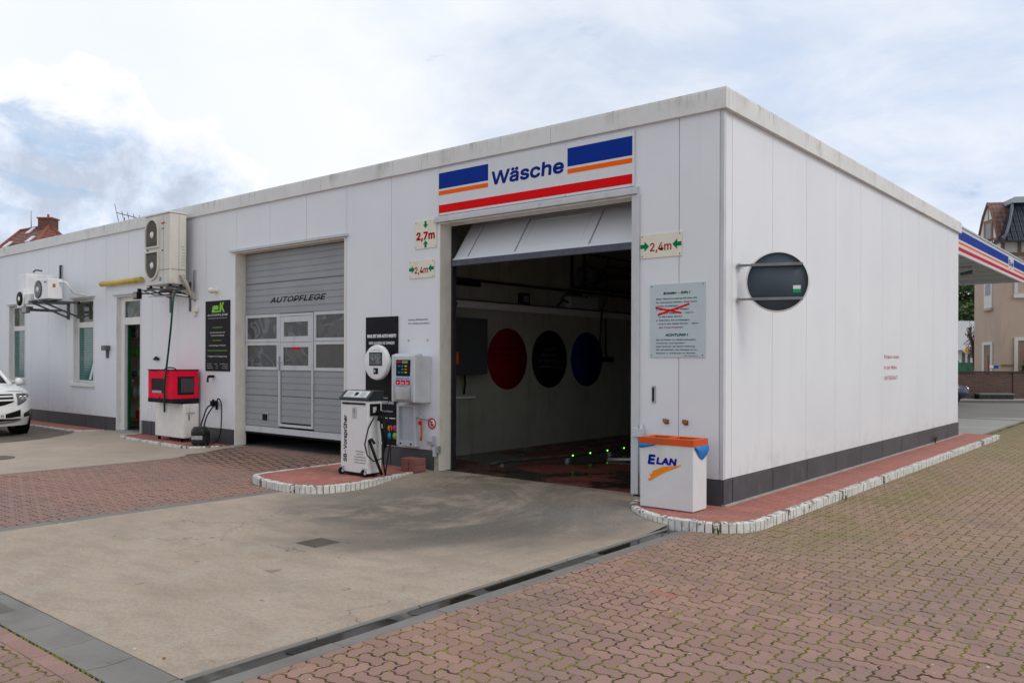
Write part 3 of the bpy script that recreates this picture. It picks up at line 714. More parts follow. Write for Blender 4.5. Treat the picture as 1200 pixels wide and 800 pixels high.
# litter specks
m = MB()
for k in range(160):
    x = rng.uniform(-5, 5); y = rng.uniform(-6.4, 4)
    if -1.1 < x < 0.8 and y > -1.1: continue
    if x < 0 and y > -0.3: continue
    r = rng.uniform(.004, .011); a = rng.random() * 6
    zz = zg(x, y) + 0.004
    m.add([(x + r * math.cos(a + q) * (1 + .4 * (q > 3)), y + r * math.sin(a + q), zz + (0.004 if q > 2 else 0)) for q in (0, 1.3, 2.6, 3.9, 5.2)], [(0, 1, 2, 3, 4)], int(rng.integers(3)))
stuff(m.build('litter', [paint('leaf_yellow', (0.5, 0.38, 0.08), 0.8), paint('grit_pale', (0.5, 0.47, 0.42), 0.8), paint('leaf_brown', (0.16, 0.08, 0.04), 0.8)], fix=False), 'scattered grit and tiny fallen leaves on the forecourt', 'litter')
# weeds at the wall foot and kerb
def weed(x, y, z, h, n, label):
    m = MB()
    for k in range(n):
        a = rng.random() * 2 * PI; l = h * rng.uniform(.5, 1); sp = rng.uniform(.1, .5) * l; w_ = 0.006
        c_, s_ = math.cos(a), math.sin(a)
        m.add([(x - s_ * w_, y + c_ * w_, z), (x + s_ * w_, y - c_ * w_, z), (x + c_ * sp * .5 + s_ * w_, y + s_ * sp * .5 - c_ * w_, z + l * .7), (x + c_ * sp, y + s_ * sp, z + l), (x + c_ * sp * .5 - s_ * w_, y + s_ * sp * .5 + c_ * w_, z + l * .7)], [(0, 1, 2, 4), (4, 2, 3)])
    tag(m.build('weed', paint('weed_green', (0.07, 0.15, 0.03), 0.7), fix=False), label, 'weed')
weed(0.04, 9.25, 0.09, 0.17, 22, 'small green weed at the foot of the long side wall')
weed(0.40, -0.95, 0.0, 0.09, 16, 'tiny weed growing in the kerb beside the litter bin corner')
weed(0.70, 1.9, 0.0, 0.08, 16, 'tiny weed at the kerb foot along the side walk')

# ------------------------------------------------------------------ the car wash building
g = G('white_wall_panel')
sxyz = g.N.new('ShaderNodeSeparateXYZ'); g.link(g.pos(), sxyz.inputs[0])
c = g.ramp(g.noise(0.9, 5, 0.6), [(0.3, (0.70, 0.72, 0.76)), (0.7, (0.74, 0.76, 0.795))])
streak = g.noise(1.0, 6, 0.7, g.mapping(g.pos(), (5, 5, 0.25)))
low = g.step(sxyz.outputs[2], 1.0, 0.36)
splash = g.math('MULTIPLY', g.step(sxyz.outputs[2], 0.62, 0.38), g.step(g.noise(5, 7, 0.75), 0.35, 0.65))
c = g.mix(g.math('MULTIPLY', splash, 0.18), c, (0.38, 0.34, 0.28))
topr = g.math('MULTIPLY', g.step(sxyz.outputs[2], 3.2, 4.45), g.step(g.noise(1.0, 5, 0.7, g.mapping(g.pos(), (9, 9, 0.2))), 0.55, 0.72))
c = g.mix(g.math('MULTIPLY', topr, 0.12), c, (0.36, 0.35, 0.31))
c = g.mix(g.math('MULTIPLY', g.step(streak, 0.56, 0.75), 0.08), c, (0.42, 0.41, 0.38))
c = g.mix(g.math('MULTIPLY', g.math('MULTIPLY', low, g.step(g.noise(2.5, 7, 0.75), 0.46, 0.7)), 0.22), c, (0.40, 0.37, 0.32))
c = g.mix(g.math('MULTIPLY', g.step(g.noise(22, 3, 0.6), 0.72, 0.76), 0.5), c, (0.35, 0.32, 0.28))
# fine vertical ribbing of the sheet
wv = g.math('SINE', g.math('MULTIPLY', g.math('ADD', sxyz.outputs[0], sxyz.outputs[1]), 2 * PI / 0.075))
g.bump(wv, 0.06, 0.003)
g.bump(g.noise(0.6, 3, 0.5), 0.25, 0.05)
WALL = g.set(c, 0.42, spec=0.4)
g = G('weathered_parapet')
pv = g.mapping(g.pos(), (11, 11, 0.35))
c = g.ramp(g.noise(1.2, 5), [(0.3, (0.64, 0.645, 0.635)), (0.7, (0.72, 0.725, 0.71))])
sz = g.N.new('ShaderNodeSeparateXYZ'); g.link(g.pos(), sz.inputs[0])
drip = g.math('MULTIPLY', g.step(g.noise(1.0, 5, 0.75, pv), 0.52, 0.66), g.step(sz.outputs[2], 4.47, 4.68))
c = g.mix(g.math('MULTIPLY', drip, 0.45), c, (0.16, 0.155, 0.12))
c = g.mix(g.math('MULTIPLY', g.step(g.noise(2.0, 6, 0.7), 0.5, 0.7), 0.35), c, (0.36, 0.34, 0.27))
PARA = g.set(c, 0.6)
g = G('dark_plinth'); c = g.ramp(g.noise(1.6, 6, 0.65), [(0.3, (0.042, 0.044, 0.052)), (0.7, (0.070, 0.072, 0.080))])
c = g.mix(g.math('MULTIPLY', g.step(g.noise(5, 6, 0.7, g.mapping(g.pos(), (1, 1, 0.4))), 0.56, 0.7), 0.4), c, (0.15, 0.135, 0.115)); PLINTH = g.set(c, 0.55)
ROOF = paint('roof_felt', (0.12, 0.12, 0.12), 0.9)
DARKIN = paint('dark_core', (0.08, 0.08, 0.08), 0.9)
HALLW = None
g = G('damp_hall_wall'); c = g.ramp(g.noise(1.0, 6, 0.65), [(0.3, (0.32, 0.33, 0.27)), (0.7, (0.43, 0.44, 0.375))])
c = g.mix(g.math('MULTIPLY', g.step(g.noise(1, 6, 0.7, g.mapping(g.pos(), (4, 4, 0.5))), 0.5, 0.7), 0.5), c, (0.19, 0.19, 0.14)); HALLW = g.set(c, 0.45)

SEAMB = paint('seam_backing', (0.10, 0.10, 0.11), 0.8)
bld = thing('car_wash_building', 'long flat-roofed white panelled building with grey plinth, housing the wash bay and the garage', 'building', (0, 0, 0))
XL, YB, ZT = -30.0, 11.45, 4.67
OPEN = [(-20.66, -19.56, 1.12, 3.10), (-16.63, -15.52, 1.12, 3.10), (-14.40, -13.28, 0.0, 3.06), (-9.67, -6.49, 0.0, 3.65), (-4.38, -1.14, 0.0, 3.65)]
def clad(m, a0, a1, z0, z1, opens, seams, y0, y1, axis='x', gap=0.007):
    """sheet panels between seams with the openings left out"""
    es = sorted(set([a0, a1] + [s_ for s_ in seams if a0 < s_ < a1]))
    for p, q in zip(es[:-1], es[1:]):
        cuts = sorted(set([p, q] + [v for o_ in opens for v in o_[:2] if p < v < q]))
        for u, v in zip(cuts[:-1], cuts[1:]):
            mid = (u + v) / 2; hit = [o_ for o_ in opens if o_[0] < mid < o_[1]]
            uu = u + (gap / 2 if u in es else 0); vv = v - (gap / 2 if v in es else 0)
            segs = [(z0, z1)]
            for o_ in hit:
                ns = []
                for s0, s1 in segs:
                    if o_[2] > s0: ns.append((s0, min(s1, o_[2])))
                    if o_[3] < s1: ns.append((max(s0, o_[3]), s1))
                segs = ns
            for s0, s1 in segs:
                if s1 - s0 > 0.01:
                    if axis == 'x': m.box(uu, vv, y0, y1, s0, s1)
                    else: m.box(y0, y1, uu, vv, s0, s1)
seamsF = [-0.55 - 0.0] + [-4.35 - 1.0565 * k for k in range(25)]
m = MB(); clad(m, XL, -0.05, 0.385, 4.46, OPEN, seamsF, 0.0, 0.035); m.build('front_cladding', WALL, bld, bevel=0.003)
m = MB(); clad(m, XL, -0.02, 0.02, 4.6, OPEN, [], 0.036, 0.20, gap=0); m.build('front_wall', SEAMB, bld)
seamsS = [0.23 + 1.135 * k for k in range(10)]
m = MB(); clad(m, 0.0, YB, 0.385, 4.46, [], seamsS, -0.049, -0.012, axis='y'); m.build('side_cladding', WALL, bld, bevel=0.003)
B(-0.2, -0.05, 0.201, YB - 0.01, 0.02, 4.6).build('side_wall', SEAMB, bld)
m = MB(); m.box(-0.049, -0.002, 0.0, 0.06, 0.385, 4.46); m.build('corner_trim', LGREY, bld, bevel=0.004)
B(XL, -0.02, YB - 0.2, YB, 0.02, 4.6).build('rear_wall', WALL, bld)
B(XL, XL + 0.2, 0.201, YB - 0.21, 0.02, 4.6).build('end_wall', WALL, bld)
# plinth: dark slabs with joints
for a_, b_ in ((XL, -14.46), (-13.22, -9.67), (-6.49, -4.38), (-1.02, -0.012)):
    m = MB(); clad(m, a_, b_, 0.02, 0.378, [], seamsF, -0.002, 0.034, gap=0.016); m.build('plinth', PLINTH, bld, bevel=0.002)
m = MB(); clad(m, 0.0, YB, 0.02, 0.378, [], seamsS, -0.049, 0.004, axis='y', gap=0.016); m.build('plinth', PLINTH, bld, bevel=0.002)
B(-0.05, 0.035, 0, YB, 0.02, 0.112).build('mortar_fillet', paint('mortar', (0.36, 0.35, 0.33), 0.85, 0.2), bld)
# parapet capping
m = MB()
xs = list(np.arange(XL, 0.0, 2.9)) + [0.045]
xs = [XL] + [-23.6 + 2.36 * k for k in range(10)] + [0.045]
for a, b_ in zip(xs[:-1], xs[1:]): m.box(a + 0.002, b_ - 0.002, -0.045, -0.001 + 0.02, 4.452, ZT)
ysg = [-0.045 + 0.066] + [2.3 * k for k in range(1, 5)] + [YB + 0.045]
for a, b_ in zip(ysg[:-1], ysg[1:]): m.box(-0.02, 0.044, a + 0.002, b_ - 0.002, 4.452, ZT)
m.build('parapet', PARA, bld, bevel=0.006)
m = MB(); m.box(XL, 0.035, -0.035, 0.25, 4.671, 4.69); m.box(-0.25, 0.035, 0.251, YB, 4.671, 4.69); m.box(XL, -0.02, YB - .25, YB + .04, 4.4, 4.69); m.box(XL, XL + .2, .26, YB - .26, 4.4, 4.69)
m.build('parapet_cap', PARA, bld, bevel=0.004)
B(XL + .1, -0.1, 0.1, YB - 0.1, 4.40, 4.48).build('roof', ROOF, bld)
B(-12.5, -12.4, 0.21, YB - 0.21, 0.05, 4.4).build('inner_wall', DARKIN, bld)
# reveals and lintels of the openings
def surround(x0, x1, z0, z1, depth, mat, name, ow=0.045):
    m = MB()
    m.box(x0 - 0.002, x0 + 0.02, -0.012, depth, z0, z1); m.box(x1 - 0.02, x1 + 0.002, -0.012, depth, z0, z1); m.box(x0 + .021, x1 - .021, -0.012, depth, z1 - 0.02, z1)
    m.build(name, mat, bld, bevel=0.002)
REVEAL = paint('cream_reveal', (0.74, 0.71, 0.63), 0.5, 0.06, dirt=(0.40, 0.35, 0.26), dirt_amt=0.55)
surround(-9.67, -6.49, 0.10, 3.65, 0.22, REVEAL, 'door_reveal')
surround(-4.38, -1.14, 0.10, 3.65, 0.22, REVEAL, 'door_reveal')
m = MB(); m.box(-9.80, -6.42, -0.055, 0.0, 3.652, 3.70); m.build('drip_lintel', LGREY, bld, bevel=0.006)
m = MB(); m.box(-4.45, -1.08, -0.06, 0.0, 3.652, 3.72); m.box(-4.45, -1.08, -0.03, 0.0, 3.721, 3.745); m.build('drip_lintel', LGREY, bld, bevel=0.006)
# vertical guide posts at the wash bay
m = MB(); m.box(-1.16, -1.06, -0.035, 0.0, 0.12, 3.65); m.build('guide_post', LGREY, bld, bevel=0.006)
m = MB(); m.cyl((-1.02, -0.03, 0.12), (-1.02, -0.03, 0.95), 0.02); m.build('drain_pipe', LGREY, bld)
B(-1.12, -0.98, -0.075, -0.036, 0.80, 0.90).build('latch', LGREY, bld, bevel=0.004)
B(-4.40, -4.33, -0.05, -0.013, 0.36, 0.46).build('latch', GALV, bld, bevel=0.004)
B(-4.47, -4.40, -0.04, -0.002, 0.30, 0.44).build('latch', LGREY, bld, bevel=0.004)
# rust and flaking on the left post foot
B(-4.46, -4.37, -0.016, -0.003, 0.05, 0.30).build('post_foot', paint('flaking_paint', (0.42, 0.38, 0.30), 0.8, 0.3, 14, dirt=(0.16, 0.09, 0.05), dirt_amt=0.9), bld)

# windows
def window(x0, x1, z0, z1, zt, blind, n):
    f = MB(); y = 0.09; fw = 0.055
    f.box(x0 + .022, x0 + .022 + fw, y, y + .06, z0, z1 - .02); f.box(x1 - .022 - fw, x1 - .022, y, y + .06, z0, z1 - .02)
    f.box(x0 + .022 + fw, x1 - .022 - fw, y + .001, y + .059, z0, z0 + fw); f.box(x0 + .022 + fw, x1 - .022 - fw, y + .001, y + .059, z1 - .02 - fw, z1 - .02)
    f.box(x0 + .022 + fw, x1 - .022 - fw, y - .004, y + .055, zt - 0.065, zt + 0.065)
    w_ = f.build('window', FRAME, bld, bevel=0.004)
    B(x0 + .05, x1 - .05, y + .025, y + .035, zt + .05, z1 - .06).build('pane', UP_GLASS, w_)
    B(x0 + .05, x1 - .05, y + .025, y + .035, z0 + .03, zt - .05).build('pane', blind, w_)
    MB().box(x0 - 0.10, x1 + 0.02, -0.055, 0.09, z0 - 0.085, z0 - 0.002).build('window_sill', FRAME, bld, bevel=0.006)
    MB().box(x0 - 0.10, x1 + 0.06, -0.05, 0.0, z1 + 0.005, z1 + 0.035).build('drip_lintel', LGREY, bld, bevel=0.004)
    surround(x0, x1, z0, z1, 0.17, FRAME, 'window_reveal')
g = G('dark_glass_painted_reflection')  # mottled green tree reflection painted into the glass colour
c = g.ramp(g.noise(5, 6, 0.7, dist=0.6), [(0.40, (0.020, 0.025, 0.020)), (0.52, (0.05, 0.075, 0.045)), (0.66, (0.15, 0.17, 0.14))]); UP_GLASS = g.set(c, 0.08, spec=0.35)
g = G('teal_blind_glass')
sz = g.N.new('ShaderNodeSeparateXYZ'); g.link(g.pos(), sz.inputs[0])
sl = g.math('SINE', g.math('ADD', g.math('MULTIPLY', sz.outputs[2], 2 * PI / 0.055), g.math('MULTIPLY', g.noise(1.5, 2), 4)))
c = g.mix(g.step(sl, -0.4, 0.7), (0.012, 0.085, 0.075), (0.055, 0.20, 0.175)); c = g.mix(g.step(g.noise(2.2, 4), 0.5, 0.62), c, (0.10, 0.16, 0.15)); TEAL = g.set(c, 0.1, spec=0.4)
for (x0, x1) in ((-24.7, -23.6), (-20.66, -19.56), (-16.63, -15.52)):
    if x0 > -24: window(x0, x1, 1.12, 3.10, 2.48, TEAL, 0)
# fallen white thing leaning inside the second window
MB().prism([(-16.05, 1.2), (-15.93, 1.2), (-15.66, 1.75), (-15.72, 1.78)], 'y', 0.113, 0.1145).build('window_sticker', LETTERW, bld)

# shop door
fr = MB(); y = 0.08
fr.box(-14.40 + .0, -14.20, y, y + .07, 0.12, 3.04); fr.box(-13.345, -13.28, y, y + .07, 0.12, 3.04)
fr.box(-14.20, -13.345, y + .001, y + .069, 2.94, 3.04); fr.box(-14.20, -13.345, y + .001, y + .069, 2.43, 2.59)
df = fr.build('door_frame', FRAME, bld, bevel=0.004)
B(-14.21, -13.335, y + .03, y + .04, 2.58, 2.95).build('pane', UP_GLASS, df)
MB().box(-14.52, -13.20, -0.05, 0.0, 3.075, 3.105).build('drip_lintel', LGREY, bld, bevel=0.004)
surround(-14.40, -13.28, 0.10, 3.06, 0.18, FRAME, 'door_reveal')
B(-14.40, -13.28, -0.02, 0.2, 0.02, 0.118).build('door_sill', GALV, bld, bevel=0.004)
# door leaf opened inwards, dark green edge
dl = B(-15.06, -14.26, 0.215, 0.262, 0.13, 2.42).build('door', paint('green_door', (0.01, 0.13, 0.045), 0.4), bld, bevel=0.004)
B(-14.98, -14.36, 0.263, 0.268, 0.35, 2.25).build('pane', UP_GLASS, dl)
B(-14.199, -14.185, 0.152, 0.175, 0.13, 2.42).build('door_edge', paint('green_door', (0.01, 0.13, 0.045), 0.4), dl)
MB().cyl((-14.25, 0.268, 1.2), (-14.25, 0.33, 1.2), 0.012).cyl((-14.25, 0.33, 1.2), (-14.38, 0.33, 1.2), 0.01).build('handle', STEEL, dl)
# shop room
m = MB(); m.box(-15.2, -15.1, 0.21, 3.0, 0.1, 3.3); m.box(-12.95, -12.85, 0.21, 3.0, 0.1, 3.3); m.box(-15.1, -12.95, 2.9, 3.0, 0.1, 3.3); m.box(-15.1, -12.95, 0.21, 2.9, 3.2, 3.3)
m.build('shop_wall', paint('shop_wall', (0.65, 0.58, 0.47), 0.8), bld)
B(-15.1, -12.95, 0.21, 2.9, 0.05, 0.115).build('shop_floor', paint('shop_floor', (0.16, 0.14, 0.12), 0.6), bld)
sh = thing('shelf_rack', 'dark storage shelf with wooden boards just inside the open shop door', 'shelf', (-14.9, 1.0, 0.115))
SHB = paint('shelf_board', (0.42, 0.27, 0.13), 0.6, 0.15)
for yy in (0.36, 1.9):
    for xx in (-15.08, -14.74): B(xx, xx + .03, yy, yy + .03, 0.115, 2.35).build('upright', BLACKM, sh)
shelf_z = [0.28, 0.78, 1.25, 1.72, 2.15]
for z in shelf_z: B(-15.09, -14.70, 0.35, 1.94, z, z + 0.025).build('board', SHB, sh)
# goods
def bottle(name, x, y, z, r, h, mat, label, cat, group='goods on the shelf behind the shop door'):
    t = thing(name, label, cat, (x, y, z), 0, group)
    MB().ring([(0.0, 0), (r, 0), (r, h * 0.68), (r * .8, h * .78), (r * .36, h * .84), (r * .36, h * .88)], (0, 0, 0), 12).build('bottle_body', mat, t, local=True)
    MB().cyl((0, 0, h * .87), (0, 0, h), r * .42, r * .36, 10).build('cap', LETTERW, t, local=True)
GB = paint('green_bottle', (0.10, 0.60, 0.05), 0.3); PB = paint('pale_bottle', (0.6, 0.62, 0.66), 0.3); BT = paint('blue_bottle', (0.07, 0.14, 0.3), 0.3); RC = paint('red_can', (0.6, 0.03, 0.02), 0.4)
for k, yy in enumerate((0.52, 0.645, 0.77)): bottle('spray_bottle', -14.80, yy, 1.745, 0.055, 0.24, GB, ['leftmost green bottle on the shelf behind the shop door', 'middle green bottle on the shelf behind the shop door', 'rightmost green bottle on the shelf behind the shop door'][k], 'bottle')
def row(z, mats, labels, r, h, x0=0.47, dx=0.12):
    for k, (mt, lb) in enumerate(zip(mats, labels)): bottle('bottle', -14.80, x0 + dx * k, z + 0.025, r, h, mt, lb, 'bottle')
row(1.25, [PB, BT, PB, PB, BT], ['pale jar at the left of the middle shelf', 'blue jar on the middle shelf', 'pale jar in the centre of the middle shelf', 'pale jar right of centre on the middle shelf', 'blue jar at the right of the middle shelf'], 0.05, 0.17)
row(0.78, [BT, PB, PB, BT, PB], ['blue bottle at the left of the second-lowest shelf', 'pale bottle left of centre on the second-lowest shelf', 'pale bottle in the centre of the second-lowest shelf', 'blue bottle right of centre on the second-lowest shelf', 'pale bottle at the right of the second-lowest shelf'], 0.05, 0.26)
row(2.15, [BT, PB, BT], ['blue bottle at the left of the top shelf', 'pale bottle in the middle of the top shelf', 'dark bottle at the right of the top shelf'], 0.06, 0.28, 0.5, 0.15)
row(0.28, [PB, RC], ['pale can on the lowest shelf', 'red can on the lowest shelf by the shop door'], 0.07, 0.24, 0.5, 0.2)

# sectional garage door
g = G('ribbed_grey_door')
c = g.ramp(g.noise(1.2, 5), [(0.3, (0.255, 0.27, 0.29)), (0.7, (0.31, 0.325, 0.345))])
g.bump(g.noise(90, 2), 0.25, 0.002); DOORG = g.set(c, 0.38, spec=0.5)
DX0, DX1, DZ0, DZ1, DY = -9.63, -6.51, 0.46, 3.62, 0.20
dm = MB()
def slat(m, x0, x1, z0, z1, n):
    """ribbed sheet: shallow steps"""
    prof = []; h = (z1 - z0) / n
    for k in range(n):
        a = z0 + k * h
        prof += [(DY + 0.0, a + 0.012), (DY + 0.0, a + h - 0.012), (DY + 0.009, a + h - 0.006), (DY + 0.009, a + h + 0.006)]
    prof = [(DY + 0.009, z0)] + prof[:-1] + [(DY + 0.009, z1), (DY + 0.04, z1), (DY + 0.04, z0)]
    m.prism(prof, 'x', x0, x1)
slat(dm, DX0, DX1, 3.068, DZ1, 5); slat(dm, DX0, DX1, 2.50, 3.060, 5)
slat(dm, DX0, -8.585, 0.47, 1.03, 5); slat(dm, DX0, -8.585, 1.036, 1.49, 4)
slat(dm, -7.565, DX1, 0.47, 1.03, 5); slat(dm, -7.565, DX1, 1.036, 1.49, 4)
gd = dm.build('garage_door', DOORG, bld)
fm = MB(); FY = DY - 0.012
def fr_rect(m, x0, x1, z0, z1, w_=0.055, y0=FY, y1=DY + 0.03):
    m.box(x0, x0 + w_, y0, y1, z0, z1); m.box(x1 - w_, x1, y0, y1, z0, z1)
    m.box(x0 + w_, x1 - w_, y0 + .001, y1, z0, z0 + w_); m.box(x0 + w_, x1 - w_, y0 + .001, y1, z1 - w_, z1)
fr_rect(fm, DX0, -8.588, 2.00, 2.497); fr_rect(fm, DX0, -8.588, 1.495, 1.995)
fr_rect(fm, -7.562, DX1, 2.00, 2.497); fr_rect(fm, -7.562, DX1, 1.495, 1.995)
fm.box(DX0, DX1, FY, DY + .04, 0.36, 0.465)
fm.build('door_rail', LGREY, gd, bevel=0.004)
B(DX0, DX1, FY + .01, DY + .03, 0.325, 0.359).build('rubber_seal', RUBBER, gd)
g = G('smeared_door_pane')
v = g.noise(1.3, 2, 0.5, dist=1.6); v2 = g.math('SINE', g.math('MULTIPLY', v, 30))
c = g.mix(g.step(v2, 0.35, 0.95), (0.05, 0.052, 0.055), (0.13, 0.13, 0.13)); c = g.mix(g.step(g.noise(3.2, 4), 0.5, 0.62), c, (0.085, 0.083, 0.08)); SMEAR = g.set(c, 0.25, spec=0.45)
PANE_PLAIN = paint('dull_door_pane', (0.10, 0.098, 0.092), 0.3, 0.1)
B(DX0 + .05, -8.63, DY + .005, DY + .012, 2.04, 2.46).build('pane', SMEAR, gd)
B(DX0 + .05, -8.63, DY + .005, DY + .012, 1.54, 1.96).build('pane', SMEAR, gd)
B(-7.52, DX1 - .05, DY + .005, DY + .012, 2.04, 2.46).build('pane', SMEAR, gd)
B(-7.52, DX1 - .05, DY + .005, DY + .012, 1.54, 1.96).build('pane', PANE_PLAIN, gd)
# wicket door in the middle
wd = MB(); slat(wd, -8.50, -7.64, 0.57, 1.03, 4); slat(wd, -8.50, -7.64, 1.036, 1.49, 4)
wk_ = wd.build('wicket_door', DOORG, bld)
wf = MB(); fr_rect(wf, -8.575, -7.575, 0.50, 2.49, 0.045, FY - .008, DY + .03); fr_rect(wf, -8.525, -7.625, 1.99, 2.44, 0.10, FY - .004); fr_rect(wf, -8.525, -7.625, 1.495, 1.985, 0.085, FY - .004)
wf.build('wicket_frame', LGREY, wk_, bevel=0.004)
B(-8.44, -7.71, DY + .002, DY + .010, 2.07, 2.36).build('pane', SMEAR, wk_)
B(-8.45, -7.70, DY + .002, DY + .010, 1.57, 1.91).build('pane', SMEAR, wk_)
MB().box(-8.555, -8.525, FY - .03, FY - .0085, 1.50, 1.74).cyl((-8.54, FY - .06, 1.64), (-8.54, FY - .02, 1.64), 0.01).cyl((-8.55, FY - .06, 1.64), (-8.42, FY - .06, 1.63), 0.01).build('handle', GALV, wk_)
B(-8.18, -7.98, DY - .002, DY + .001, 1.86, 1.90).build('red_sticker', REDS, wk_)
B(-9.10, -8.90, DY - .008, DY + .001, 0.56, 0.72).build('vent_frame', GALV, gd, bevel=0.003)
B(-9.08, -8.92, DY - .0095, DY - .0085, 0.58, 0.70).build('vent_hole', BLACK, gd)
text('AUTOPFLEGE', -8.05, 2.70, 0.135, paint('black_ink', (0.010, 0.010, 0.012), 0.5, spec=0.1), gd, at=DY - 0.001, width=1.62, align='CENTER', shear=0.35, bold=0.02)
INK = paint('black_ink', (0.010, 0.010, 0.012), 0.5, spec=0.1)
# garage room behind (dark)
m = MB(); m.box(-12.39, -5.62, 0.21, 11.2, 0.04, 0.095); m.build('garage_floor', paint('garage_floor', (0.12, 0.115, 0.11), 0.7), bld)

# wash bay: hall wall, floor, ceiling
WX = -5.5
m = MB()
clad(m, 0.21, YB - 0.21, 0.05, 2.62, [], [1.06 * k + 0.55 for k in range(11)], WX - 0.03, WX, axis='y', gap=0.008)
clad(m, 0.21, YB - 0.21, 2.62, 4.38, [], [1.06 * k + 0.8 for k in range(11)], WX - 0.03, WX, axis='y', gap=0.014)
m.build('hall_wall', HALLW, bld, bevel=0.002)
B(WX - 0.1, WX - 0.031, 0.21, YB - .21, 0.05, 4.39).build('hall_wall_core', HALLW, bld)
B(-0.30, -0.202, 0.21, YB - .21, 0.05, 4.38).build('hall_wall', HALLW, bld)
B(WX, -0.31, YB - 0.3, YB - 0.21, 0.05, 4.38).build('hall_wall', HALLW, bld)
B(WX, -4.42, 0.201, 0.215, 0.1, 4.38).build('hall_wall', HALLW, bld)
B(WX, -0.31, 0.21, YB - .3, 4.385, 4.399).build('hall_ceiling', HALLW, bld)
g = G('wet_red_brick_floor')
bt = g.N.new('ShaderNodeTexBrick'); g.link(g.pos(), bt.inputs['Vector'])
bt.inputs['Scale'].default_value = 1.0; bt.inputs['Brick Width'].default_value = 0.2; bt.inputs['Row Height'].default_value = 0.1; bt.inputs['Mortar Size'].default_value = 0.004
bt.inputs['Color1'].default_value = (0.21, 0.06, 0.042, 1); bt.inputs['Color2'].default_value = (0.13, 0.04, 0.03, 1); bt.inputs['Mortar'].default_value = (0.03, 0.02, 0.015, 1)
wet = g.step(g.noise(0.9, 5, 0.6, g.mapping(g.pos(), (1, 1, 1), (2.1, 0.3, 0))), 0.47, 0.56)
c = g.mix(wet, bt.outputs['Color'], (0.015, 0.012, 0.01)); c = g.mix(g.math('MULTIPLY', g.step(g.noise(4, 6, 0.7), 0.5, 0.65), 0.6), c, (0.05, 0.035, 0.025))
g.bump(g.math('MULTIPLY', g.math('SUBTRACT', 1.0, bt.outputs['Fac']), g.math('SUBTRACT', 1.0, wet)), 0.6, 0.004)
struct(B(-5.49, -0.31, 0.146, YB - .31, 0.03, 0.094).build('wash_floor', g.set(c, g.mix(wet, (0.55, 0.55, 0.55), (0.12, 0.12, 0.12)), spec=0.3)))
# wash bay door: tilted up sections
od = MB()
def sect(m, y0, z0, y1, z1, th=0.045, x0=-4.33, x1=-1.19):
    d = Vector((0, y1 - y0, z1 - z0)); n_ = Vector((0, -d.z, d.y)).normalized() * th
    m.add([(x0, y0, z0), (x1, y0, z0), (x1, y1, z1), (x0, y1, z1), (x0, y0 - n_.y, z0 - n_.z), (x1, y0 - n_.y, z0 - n_.z), (x1, y1 - n_.y, z1 - n_.z), (x0, y1 - n_.y, z1 - n_.z)], [(0, 1, 2, 3), (7, 6, 5, 4), (0, 4, 5, 1), (1, 5, 6, 2), (2, 6, 7, 3), (3, 7, 4, 0)])
sect(od, 0.225, 3.13, 0.62, 3.69); sect(od, 0.64, 3.71, 0.95, 3.98); sect(od, 0.97, 3.99, 3.4, 4.02)
g = G('door_white_blue'); DWH = g.set((0.76, 0.80, 0.85), 0.45, spec=0.3)
wdoor = od.build('overhead_door', DWH, bld, bevel=0.004)
rb = MB()
ddv = Vector((0, 0.395, 0.56)); nn_ = Vector((0, -0.56, 0.395)).normalized()
def strip(m, x0, x1, t0, t1, th=0.012, lift=0.0):
    a = Vector((0, 0.225, 3.13)) + ddv * t0 + nn_ * lift; b_ = Vector((0, 0.225, 3.13)) + ddv * t1 + nn_ * lift
    q = nn_ * th
    vs = [(x0, a.y, a.z), (x1, a.y, a.z), (x1, b_.y, b_.z), (x0, b_.y, b_.z)]; vs += [(v[0], v[1] + q.y, v[2] + q.z) for v in vs]
    m.add(vs, [(3, 2, 1, 0), (4, 5, 6, 7), (0, 1, 5, 4), (1, 2, 6, 5), (2, 3, 7, 6), (3, 0, 4, 7)])
for xx in (-4.12, -3.25, -2.02): strip(rb, xx, xx + 0.05, 0.05, 0.99)
strip(rb, -4.33, -1.19, 0.0, 0.05)
fr_ = [( -3.12, -3.08, 0.18, 0.92), (-2.16, -2.12, 0.18, 0.92)]
for a in fr_: strip(rb, *a, th=0.006)
strip(rb, -3.08, -2.16, 0.18, 0.22, th=0.006); strip(rb, -3.08, -2.16, 0.88, 0.92, th=0.006)
rb.build('door_rib', DWH, wdoor, bevel=0.002)
for xx in (-4.065, -3.195, -1.965):
    gp_ = MB(); strip(gp_, xx, xx + 0.012, 0.08, 0.97, th=0.003); gp_.build('panel_joint', paint('gap_grey', (0.22, 0.24, 0.27), 0.6), wdoor)
B(-4.33, -1.19, 0.19, 0.26, 3.045, 3.128).build('rubber_seal', paint('grey_seal', (0.09, 0.10, 0.13), 0.7, 0.2, 20, dirt=(0.3, 0.31, 0.33)), wdoor, bevel=0.006)
for xx in (-4.36, -1.19): B(xx, xx + .03, 0.222, 0.30, 0.1, 3.6).build('guide_rail', BLACKM, bld)
